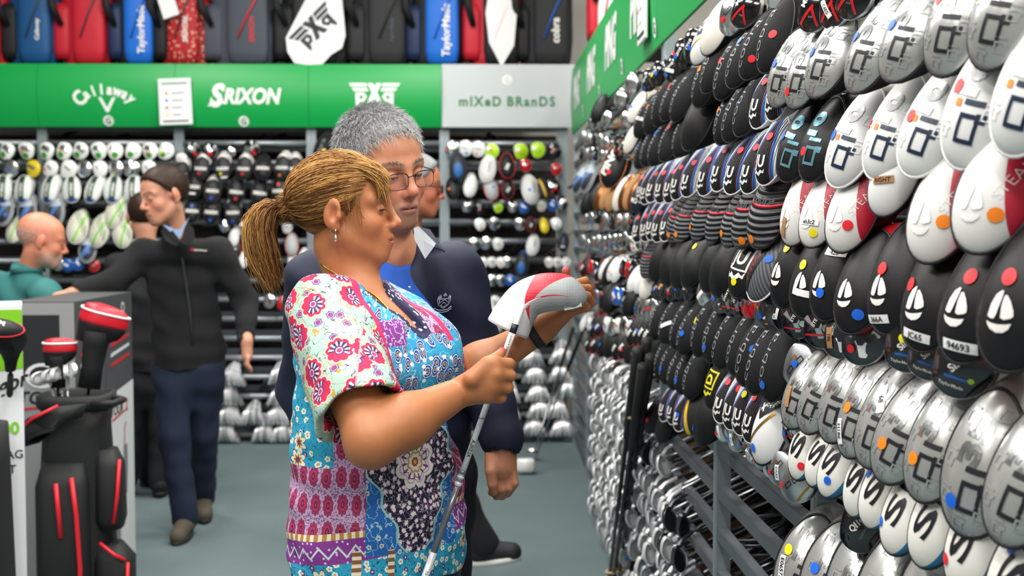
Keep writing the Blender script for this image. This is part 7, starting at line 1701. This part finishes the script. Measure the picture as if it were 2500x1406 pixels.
# glasses
gl = ob('glasses', None, mn); gl.parent = mn; mat('wire', '#35302e', .3, .9); mat('lens', '#ffffff', .03, 0, alpha=.04, coat=1.0)
LQ = lambda p: Vector(MO + MR @ (np.array(p, float) * MS))
for y in (-1, 1):
    cy = .0345 * y; pts = []
    for i in range(28):
        a = 2 * math.pi * i / 28; e = .62; xx = math.copysign(abs(math.cos(a)) ** e, math.cos(a)) * .0255; zz = math.copysign(abs(math.sin(a)) ** e, math.sin(a)) * .0165; pts.append((.113 - 6.0 * xx * xx * (1 if xx * y > 0 else .3) - .06 * (xx * y > 0) * abs(xx), cy + xx, .000 + zz - .0015 * (zz < 0)))
    mb = MB(); up_ = [p for p in pts]; mb.loop_tube([LQ(p) for p in pts], .0008, 6); rim = ob('rim', mb.mesh('rim', 'wire', True), gl)
    mb = MB(); mb.add([LQ(p) for p in pts], [tuple(range(28))]); ob('lens', mb.mesh('lens', 'lens', True), gl)
    top_ = [p for p in pts if p[2] > .002]; top_.sort(key=lambda p: p[1]); mb = MB(); mb.tube([LQ((p[0] + .0005, p[1], p[2])) for p in top_], .0013, 6); ob('browline', mb.mesh('browline', 'wire', True), rim)
    mb = MB(); mb.tube([LQ((.108, (.034 + .026) * y, .010)), LQ((.098, .073 * y, .011)), LQ((.05, .083 * y, .010)), LQ((-.01, .089 * y, .012)), LQ((-.03, .087 * y, -.008))], .0013, 6); ob('temple_arm', mb.mesh('temple_arm', 'wire', True), gl)
mb = MB(); mb.tube([LQ((.1135, -.010, .006)), LQ((.1165, 0, .009)), LQ((.1135, .010, .006))], .0012, 6); ob('bridge', mb.mesh('bridge', 'wire', True), gl)
# ------------------------------------------------------------------ navy zip jacket
jk = [el(MC(945, 752), (.185, .112, .115), MTB, .04), rc(mch - np.array((0, 0, .12)), MC(950, 1060), .175, .185, .05, an=man_), rc(MC(950, 1060), MC(955, 1165), .185, .183, .04, an=man_)]
jk += [rc(MLS + np.array((-.02, 0, 0)), mnb + np.array((.03, .0, -.04)), .068, .058, .05), rc(MRS + np.array((.02, 0, 0)), mnb + np.array((-.03, 0, -.04)), .068, .058, .05)]
jk += [rc(MLS, MLE, .075, .066, .04), rc(MLE, MLW + np.array((-.002, 0, .03)), .066, .050, .04), rc(MLW + np.array((0, 0, .035)), MLW + np.array((0, 0, -.004)), .045, .043, .012), rc(MRS, MRE, .075, .066, .04), rc(MRE, MRW, .066, .045, .04)]
jk += [rc(mnb + np.array((0, 0, -.03)), mnb + np.array((0, .0, .028)), .078, .070, .02)]
Vb = MC(1000, 690, .0, .10)
jk += [rc(mnb + np.array((0, 0, .15)), mnb + np.array((0, 0, -.03)), .066, .060, .006, 's'), rc(mnb + mf * .05 + np.array((0, 0, .05)), mnb + mf * .125 + np.array((0, 0, -.075)), .060, .004, .006, 's'), rc(MLW + np.array((0, 0, -.01)), MLW + np.array((0, 0, -.3)), .040, .06, .004, 's'), hs(MC(955, 1200), (0, 0, -1))]
jo, JV, JF = body_part('jacket', jk, .0052, 'navy_jacket', mn, disp=folds(.006, 34, 1.2), smooth=2, label='navy blue half zip jacket with grey collar lining')
# collar leaf with grey lining, zip, tee
def on(prims, P, off=.002): p = to_surface(P, prims); e = 1e-4; d = float(ev(prims, p[None])[0]); g = np.array([float(ev(prims, (p + v)[None])[0]) - d for v in np.eye(3) * e]) / e; g /= np.linalg.norm(g) + 1e-9; return Vector(p + g * off)
cl = [W(1010, 557, 2.70), W(1022, 552, 2.72), W(1064, 594, 2.655), W(1060, 602, 2.64), W(1038, 632, 2.625), W(1012, 585, 2.66)]
cl = [Vector(c) for c in cl]; mb = MB(); c0 = sum(cl, Vector()) / 6; n_ = len(cl); back_ = [c + Vector((.004, .006, -.001)) for c in cl]
mb.add([c0, *cl], [(0, i + 1, (i + 1) % n_ + 1) for i in range(n_)], 0); mb.add([c0 + Vector((.004, .006, -.001)), *back_], [(0, (i + 1) % n_ + 1, i + 1) for i in range(n_)], 1)
cf = [Vector(W(1022, 552, 2.72)), Vector(W(1050, 560, 2.72)), Vector(W(1086, 612, 2.66)), Vector(W(1060, 602, 2.645)), Vector(W(1064, 594, 2.655))]; mb.add(cf + [c + Vector((.0, .008, -.004)) for c in cf], [(0, 1, 2, 3, 4), (9, 8, 7, 6, 5)] + [(i, (i + 1) % 5, (i + 1) % 5 + 5, i + 5) for i in range(5)], 1)
mb.add([Vector(W(1038, 632, 2.625)), Vector(W(1064, 594, 2.655)), Vector(W(1086, 612, 2.66))], [(0, 1, 2)], 1)
ob('collar_leaf', mb.mesh('collar_leaf', ['collar_grey', 'navy_jacket']), jo)
zp = [on(jk, W(x, y, 2.66), .002) for x, y in ((1009, 700), (1012, 715), (1017, 745), (1020, 762), (1022, 785))]; mb = MB(); mb.tube(zp, .005, 6); ob('zip', mb.mesh('zip', 'collar_grey', True), jo)
zz = on(jk, W(1010, 692, 2.66), .006); ob('zip_puller', MB().box((-.006, -.003, -.03), (.006, .003, .008), 0, .002).mesh('zip_puller', 'zip_metal'), jo, loc=zz, rot=(0, R(-6), 0))
body_part('tee_shirt', [rc(mnb + np.array((0, 0, -.005)), mch + mf * .03, .064, .11, .03), rc(mnb + np.array((0, 0, .12)), mnb + np.array((0, 0, .0)), .062, .056, .006, 's'), rc(mnb + mf * .07 + np.array((0, 0, .03)), mnb + mf * .08 + np.array((0, 0, .02)), .05, .045, .01, 's')], .004, 'tee_blue', mn)
# embroidered crest
mat('crest_thread', '#9aa3b8', .6)
def crest(name, polys, lines):
    mb = MB(); J = lambda u, v: on(jk, W(1098 + u, 752 - v, 2.66), .0022)
    for pl_ in polys: V2, Fc = poly(pl_); mb.add([J(*p) for p in V2], Fc)
    ob(name, mb.mesh(name, 'crest_thread'), jo)
    mb = MB()
    for ln in lines: mb.tube([J(*p) for p in ln], .0011, 5)
    ob(name + '_thread', mb.mesh(name, 'crest_thread', True), jo)
crest('crest', [[(-6, 18), (0, 26), (7, 18), (0, 14)], [(-19, 14), (-12, 22), (-8, 12), (-14, 6)], [(10, 13), (15, 20), (19, 12), (14, 6)]], [[(-13, 8), (13, 8), (13, -8), (0, -20), (-13, -8), (-13, 8)], [(-13, -4), (0, 6), (13, -4)], [(-8, -10), (0, -2), (8, -10), (0, -16), (-8, -10)], [(-17, 16), (-18, 4), (-14, -8)], [(17, 16), (18, 4), (14, -8)], [(-21, -14), (-10, -22), (0, -24), (12, -22), (21, -14)], [(-21, -20), (-10, -28), (0, -30), (12, -28), (21, -20)], [(-21, -14), (-21, -20)], [(21, -14), (21, -20)]])
wtxt = text2d('GOLF CLUB', .0); ob('crest_words', mesh('words', [on(jk, W(1098 + x * 3.4, 752 + 25 - .012 * (x * 3.4) ** 2 - y * 2.4, 2.66), .0026) for x, y in wtxt[0]], wtxt[1], 'crest_thread', smooth=False), jo)
# trousers and shoes
tr = []
for sx in (-.098, .098):
    f_ = mhp + ml * sx; g_ = np.array((f_[0], f_[1], .07)); tr += [rc(f_ + np.array((0, 0, .02)), f_ * .5 + g_ * .5, .105, .08, .05), rc(f_ * .5 + g_ * .5, g_, .08, .07, .03)]
tr.append(rc(mhp + np.array((0, 0, .1)), mhp, .17, .165, .04, an=man_)); body_part('trousers', tr, .009, 'navy_trousers', mn, disp=folds(.006, 28, 2.0))
for sx in (-.1, .1):
    f_ = mhp + ml * sx; body_part('shoe', [rc((f_[0], f_[1], .05), np.array((f_[0], f_[1], .035)) + mf * .17, .048, .042, .03), hs((0, 0, .0), (0, 0, -1))], .007, 'shoe_black', mn)
# ------------------------------------------------------------------ the other customers
def relaxed_hand(wr, dr, side, s=1.0, fwd=(0, -1, 0)):
    """hanging hand: wrist, direction of the fingers, direction across the knuckles"""
    wr = np.array(wr); d = np.array(dr, float); d /= np.linalg.norm(d); c = np.array(side, float); c /= np.linalg.norm(c); n = np.cross(d, c); f = np.array(fwd, float); L = [rc(wr, wr + d * .075 * s, .027 * s, .026 * s, .02)]
    for i, (o_, ln) in enumerate(((-.030, .062), (-.010, .072), (.010, .068), (.029, .054))):
        a = wr + d * .078 * s + c * o_ * s; b = a + d * ln * .55 * s + n * .006; e = b + (d * .8 - n * .6) * ln * .5 * s; L += finger([a, b, e], .0112 * s, .0085 * s, .006)
    t0 = wr + d * .02 * s - c * .022 * s; L += finger([t0, t0 + (d * .6 - c * .5) * .05 * s, t0 + (d * 1.0 - c * .45) * .085 * s], .0145 * s, .0095 * s, .012); return L
def simple_person(label, O, Rm, S, fwd, J, skin, lips, brow, top, topcol, trouser, shoe, hair, h=.007, stub=None, collar=None, long_sleeve=True, hairfn=None, foldA=.008):
    p = ob('person', None, loc=(0, 0, 0), label=label, cat='person'); f = np.array((*fwd, 0.)); f /= np.linalg.norm(f); l = np.array((-f[1], f[0], 0)); TBm = np.stack([l, -f, np.array((0, 0, 1.))], 1); A = (TBm, np.array((1, .66, 1)))
    nb_, ch_, hp_ = J['neck'], J['chest'], J['hip']; k = head(O, Rm, S, nose=1.02, fine=h < .005, heavy=J.get('heavy', 0)); k += [rc(O + Rm @ np.array((-.018, 0, -.06)) * S, nb_, .055, .058, .03)]
    k += [rc(nb_, ch_, .05, .07, .04), rc(ch_, hp_, .10, .11, .04, an=A)]
    cl_ = [el(ch_ + np.array((0, 0, .06)), (.18, .11, .13), TBm, .05), rc(ch_, hp_ + np.array((0, 0, .05)), .168, .172, .06, an=A), rc(hp_ + np.array((0, 0, .05)), hp_ - np.array((0, 0, .0)), .180, .182, .03, an=A), hs(hp_ - np.array((0, 0, .06)), (0, 0, -1))]
    for sd in 'rl':
        s0, e0, w0 = J[sd + 's'], J[sd + 'e'], J[sd + 'w']; k += [rc(nb_ - np.array((0, 0, .05)), s0, .04, .05, .03), rc(s0, e0, .05, .042, .03), rc(e0, w0, .042, .028, .03)]; k += relaxed_hand(w0, J.get(sd + 'd', (0, 0, -1)), J.get(sd + 'c', (f[0] * -1, f[1] * -1, 0)), 1.05)
        cl_ += [rc(nb_ - np.array((0, 0, .045)), s0, .06, .066, .05), rc(s0, e0, .075, .064, .04)]
        if long_sleeve: cl_ += [rc(e0, w0 + (e0 - w0) * .06, .064, .045, .03), rc(w0, w0 + (w0 - e0) * .5, .04, .06, .005, 's')]
        else: cl_ += [rc(e0 + (s0 - e0) * .25, e0 + (e0 - s0), .1, .1, .006, 's')]
        g_ = hp_ + l * (.09 if sd == 'l' else -.09); kk = J.get(sd + 'k', g_ * .5 + J[sd + 'a'] * .5); k += [rc(g_, kk, .06, .05, .03), rc(kk, J[sd + 'a'], .05, .04, .03)]
    def tint(V): return {'tint': face_tint(V, O, Rm, S, skin, lips, brow, stub=stub, flush=sl('#c4604c'), fl=.4)}
    bd, _, _ = body_part('body', k, h, 'skin', p, tint, smooth=1); eyes(O, Rm, S, bd, '#4a3c30')
    cl_ += [rc(nb_ + np.array((0, 0, -.02)), nb_ + np.array((0, 0, .03)), .072, .066, .02), rc(nb_ + np.array((0, 0, .15)), nb_ + np.array((0, 0, -.02)), .062, .058, .006, 's'), rc(nb_ + f * .05 + np.array((0, 0, .04)), nb_ + f * .12 + np.array((0, 0, -.06)), .045, .004, .006, 's')]
    jo_, _, _ = body_part(top, cl_, max(h, .0075), topcol, p, disp=folds(foldA, 30, 1.0), smooth=1)
    tr_ = [rc(hp_ + np.array((0, 0, -.02)), hp_ + np.array((0, 0, -.08)), .145, .155, .04, an=A)]
    for sd in 'rl':
        g = hp_ + l * (.09 if sd == 'l' else -.09); kn_ = J.get(sd + 'k', g * .5 + J[sd + 'a'] * .5); tr_ += [rc(g - np.array((0, 0, .06)), kn_, .092, .075, .05), rc(kn_, J[sd + 'a'], .072, .066, .03)]
        t_ = J.get(sd + 't', np.array((f[0], f[1], -.1))); a_ = J[sd + 'a']; sh_ = [rc(a_ + np.array((0, 0, -.02)) - t_ * .03, a_ + np.array((0, 0, -.045)) + t_ * .16, .046, .040, .03), rc(a_ + np.array((0, 0, .02)), a_ + np.array((0, 0, -.03)), .044, .046, .03)]
        so, _, _ = body_part('shoe', sh_, .006, shoe, p, smooth=1); mb = MB(); q = Vector(a_ - np.array((0, 0, .072)) + t_ * .065); tt_ = Vector(t_); sdv = Vector((-tt_.y, tt_.x, 0)).normalized(); upv = tt_.cross(sdv).normalized(); upv = upv if upv.z > 0 else -upv
        mb.loft([[q + tt_ * (math.cos(a) * .145) + sdv * (math.sin(a) * .047) + upv * zz for a in [2 * math.pi * i / 20 for i in range(20)]] for zz in (-.012, .012)]); ob('sole', mb.mesh('sole', J.get('sole', 'rubber'), True), so)
    body_part('trousers', tr_, .010, trouser, p, disp=folds(.008, 26, .5), smooth=1)
    return p, bd, jo_, cl_, f, l
top_mask = lambda q: ((q[:, 0] - .066) * .75 - (q[:, 2] - .080) * .66 < .0) & (q[:, 2] > np.where(q[:, 0] > -.02, .028, -.05))
CAPC = [((.070, 0, .084), (.75, 0, -.66)), ((.03, 0, .03), (.6, 0, -.8)), ((-.06, 0, -.055), (.1, 0, -1))]
def crop(O, Rm, S, p, m, n, ln, hc0):
    hb_, _, _ = body_part('hair', hair_cap(O, Rm, S, CAPC, .012), .006, m, p, lambda V: {'hc': np.full(len(V), hc0)}, smooth=2); short_hair('short_strands', O, Rm, S, top_mask, n, ln, m, hb_, .0009, (0, 1), lift=.7, flow=(.5, 0, -.2)); return hb_
# man in the black fleece
O = W(402, 482, 5.98); Rm = frame((-.72, -.68, -.22), roll=R(6))
J = dict(neck=W(432, 585, 6.05), chest=W(445, 690, 6.15), hip=W(462, 872, 6.2), rs=W(352, 620, 6.1), re=W(275, 690, 6.0), rw=W(180, 716, 5.9), ls=W(535, 618, 6.12), le=W(598, 735, 6.2), lw=W(602, 832, 6.05), rk=W(425, 1075, 6.1), ra=W(452, 1262, 6.08), lk=W(498, 1060, 6.3), la=W(496, 1215, 6.5), rd=(-.9, -.3, -.25), rc=(0, -1, 0), ld=(.05, -.1, -1), lc=(.3, -.9, 0))
J['ra'][2] = .09; J['la'][2] = .11; J['rt'] = np.array((.02, -1, -.05)); J['lt'] = np.array((.25, -.95, -.12))
p, bd, jo_, cl_, f, l = simple_person('young man in black fleece and navy trousers reaching over the boxes', O, Rm, 1.10, (.12, -1), J, sl('#c98f74'), sl('#a9625a'), sl('#4a3426'), 'fleece_jacket', 'fleece', 'chino_navy', 'shoe_brown', None, h=.0055)
crop(O, Rm, 1.10, p, 'hair_brown', 2600, .022, .35)
zl = [on(cl_, W(x, y, 6.0), .002) for x, y in ((440, 590), (446, 640), (455, 700), (464, 770), (470, 845))]; mb = MB(); mb.tube(zl, .006, 6); ob('zip', mb.mesh('zip', 'zip_dark', True), jo_)
for pts, nm in ((((412, 548), (392, 562), (405, 588), (432, 600), (440, 590)), 'collar_leaf'), (((452, 548), (470, 556), (474, 582), (452, 598), (441, 590)), 'collar_leaf')):
    V2 = [Vector(W(x, y, 5.90 if i < 2 else 5.87)) for i, (x, y) in enumerate(pts)]; mb = MB(); mb.add(V2 + [v + Vector((0, .015, 0)) for v in V2], [tuple(range(5)), tuple(range(9, 4, -1))] + [(i, (i + 1) % 5, (i + 1) % 5 + 5, i + 5) for i in range(5)]); ob(nm, mb.mesh(nm, 'fleece'), jo_)
V2 = [Vector(W(x, y, 5.89)) for x, y in ((398, 548), (420, 556), (436, 586), (452, 552), (462, 530), (440, 560), (424, 560))]; mb = MB(); mb.add(V2, [(0, 1, 2), (1, 6, 2), (6, 5, 2), (5, 3, 2), (5, 4, 3)]); ob('shirt_collar', mb.mesh('shirt_collar', 'shirt_blue'), p)
e0 = on(cl_, W(470, 609, 6.0), .004); ob('chest_logo', mesh('logo', [e0 + Vector((x * .008, 0, y * .008)) for x, y in disc2(12)[0]], disc2(12)[1], 'logo_red', smooth=False), jo_)
tx = text2d('berghaus', .02); ob('chest_lettering', mesh('logo', [on(cl_, W(490 + x * 5.5, 609 - y * 6, 6.0), .004) for x, y in tx[0]], tx[1], 'logo_white', smooth=False), jo_)
# bald man in the teal polo shirt
O = W(100, 590, 6.1); Rm = frame((.86, .42, -.20)); J = dict(neck=W(68, 668, 6.12), chest=W(50, 760, 6.15), hip=W(45, 960, 6.15), rs=W(112, 718, 5.98), re=W(140, 830, 5.95), rw=W(190, 900, 5.95), ls=W(-5, 700, 6.3), le=W(-20, 830, 6.3), lw=W(20, 930, 6.3), ra=np.array((-2.30, 6.05, .09)), la=np.array((-2.45, 6.3, .09)), heavy=.004)
p, bd, jo_, cl_, f, l = simple_person('bald man in a teal polo shirt bending behind the boxes', O, Rm, 1.08, (.55, .6), J, sl('#cc8468'), sl('#a9625a'), None, 'polo_shirt', 'teal_polo', 'chino_navy', 'shoe_black', None, h=.007, stub=sl('#b9aca4'), long_sleeve=False)
short_hair('cropped_hair', O, Rm, 1.08, lambda q: (q[:, 2] < .045) & (q[:, 2] > -.03) & (q[:, 0] < -.01), 1200, .006, 'hair_grey', p, .0008, (.5, 1))
mb = MB(); q0 = J['neck'] + np.array((0, 0, .02)); mb.loft([[Vector(q0) + Vector((math.cos(a) * r_, math.sin(a) * r_, z)) for a in [2 * math.pi * i / 20 for i in range(20)]] for z, r_ in ((.02, .07), (.03, .074), (-.01, .088), (-.012, .082))]); ob('collar', mb.mesh('collar', 'teal_polo', True), jo_)
# dark haired youth behind the fleece
O = W(352, 532, 6.95); Rm = frame((-.2, .95, -.15)); J = dict(neck=W(362, 622, 6.95), chest=W(365, 720, 6.98), hip=W(365, 880, 7.0), rs=W(440, 650, 6.95), re=W(455, 760, 6.95), rw=W(455, 850, 6.95), ls=W(290, 650, 7.0), le=W(280, 760, 7.0), lw=W(285, 850, 7.0), ra=np.array((-1.93, 7.0, .09)), la=np.array((-2.13, 7.0, .09)))
p, bd, jo_, cl_, f, l = simple_person('dark haired youth in black seen from behind the fleece jacket', O, Rm, 1.02, (-.2, .95), J, sl('#c98f74'), sl('#a9625a'), sl('#4a3426'), 'dark_top', 'black_wear', 'black_wear', 'shoe_black', None, h=.007)
crop(O, Rm, 1.02, p, 'hair_brown', 1500, .02, .3)
# man with dark glasses behind the grey haired man
O = W(1012, 458, 4.95); Rm = frame((.97, .1, -.10)); J = dict(neck=W(990, 565, 4.97), chest=W(1000, 680, 5.0), hip=W(1000, 900, 5.0), rs=W(1010, 640, 4.82), re=W(1000, 760, 4.78), rw=W(1040, 870, 4.8), ls=W(1000, 640, 5.2), le=W(1000, 760, 5.25), lw=W(1040, 870, 5.2), la=np.array((-.30, 5.1, .09)), sole='sole_white')
J['ra'] = W(1252, 1338, 5.0); J['rk'] = W(1130, 1180, 4.95); J['rt'] = np.array((-.62, -.1, -.75)); J['lt'] = np.array((1, 0, -.05))
J['ra'] = W(1180, 1330, 5.0); J['rt'] = np.array((.75, -.1, .12)); J['rk'] = W(1090, 1150, 4.95)
p, bd, jo_, cl_, f, l = simple_person('man in dark framed glasses behind the grey haired man', O, Rm, 1.02, (.97, .1), J, sl('#b96f52'), sl('#a9625a'), sl('#6b4a38'), 'dark_shirt', 'black_wear', 'black_wear', 'shoe_black', None, h=.007)
crop(O, Rm, 1.02, p, 'hair_grey', 1500, .012, .35)
LQ = lambda q: Vector(O + Rm @ (np.array(q, float) * 1.02)); mat('dark_frame', '#17130f', .3); gl = ob('glasses', None, p)
for y in (-1, 1):
    mb = MB(); mb.loop_tube([LQ((.110, .034 * y + .025 * math.cos(a), .004 + .017 * math.sin(a))) for a in [2 * math.pi * i / 16 for i in range(16)]], .003); ob('rim', mb.mesh('rim', 'dark_frame', True), gl); mb = MB(); mb.add([LQ((.110, .034 * y + .024 * math.cos(a), .004 + .016 * math.sin(a))) for a in [2 * math.pi * i / 16 for i in range(16)]], [tuple(range(16))]); ob('lens', mb.mesh('lens', 'dark_frame'), gl); mb = MB(); mb.tube([LQ((.108, .058 * y, .010)), LQ((.05, .082 * y, .010)), LQ((-.02, .090 * y, .010))], .003, 6); ob('temple_arm', mb.mesh('temple_arm', 'dark_frame', True), gl)
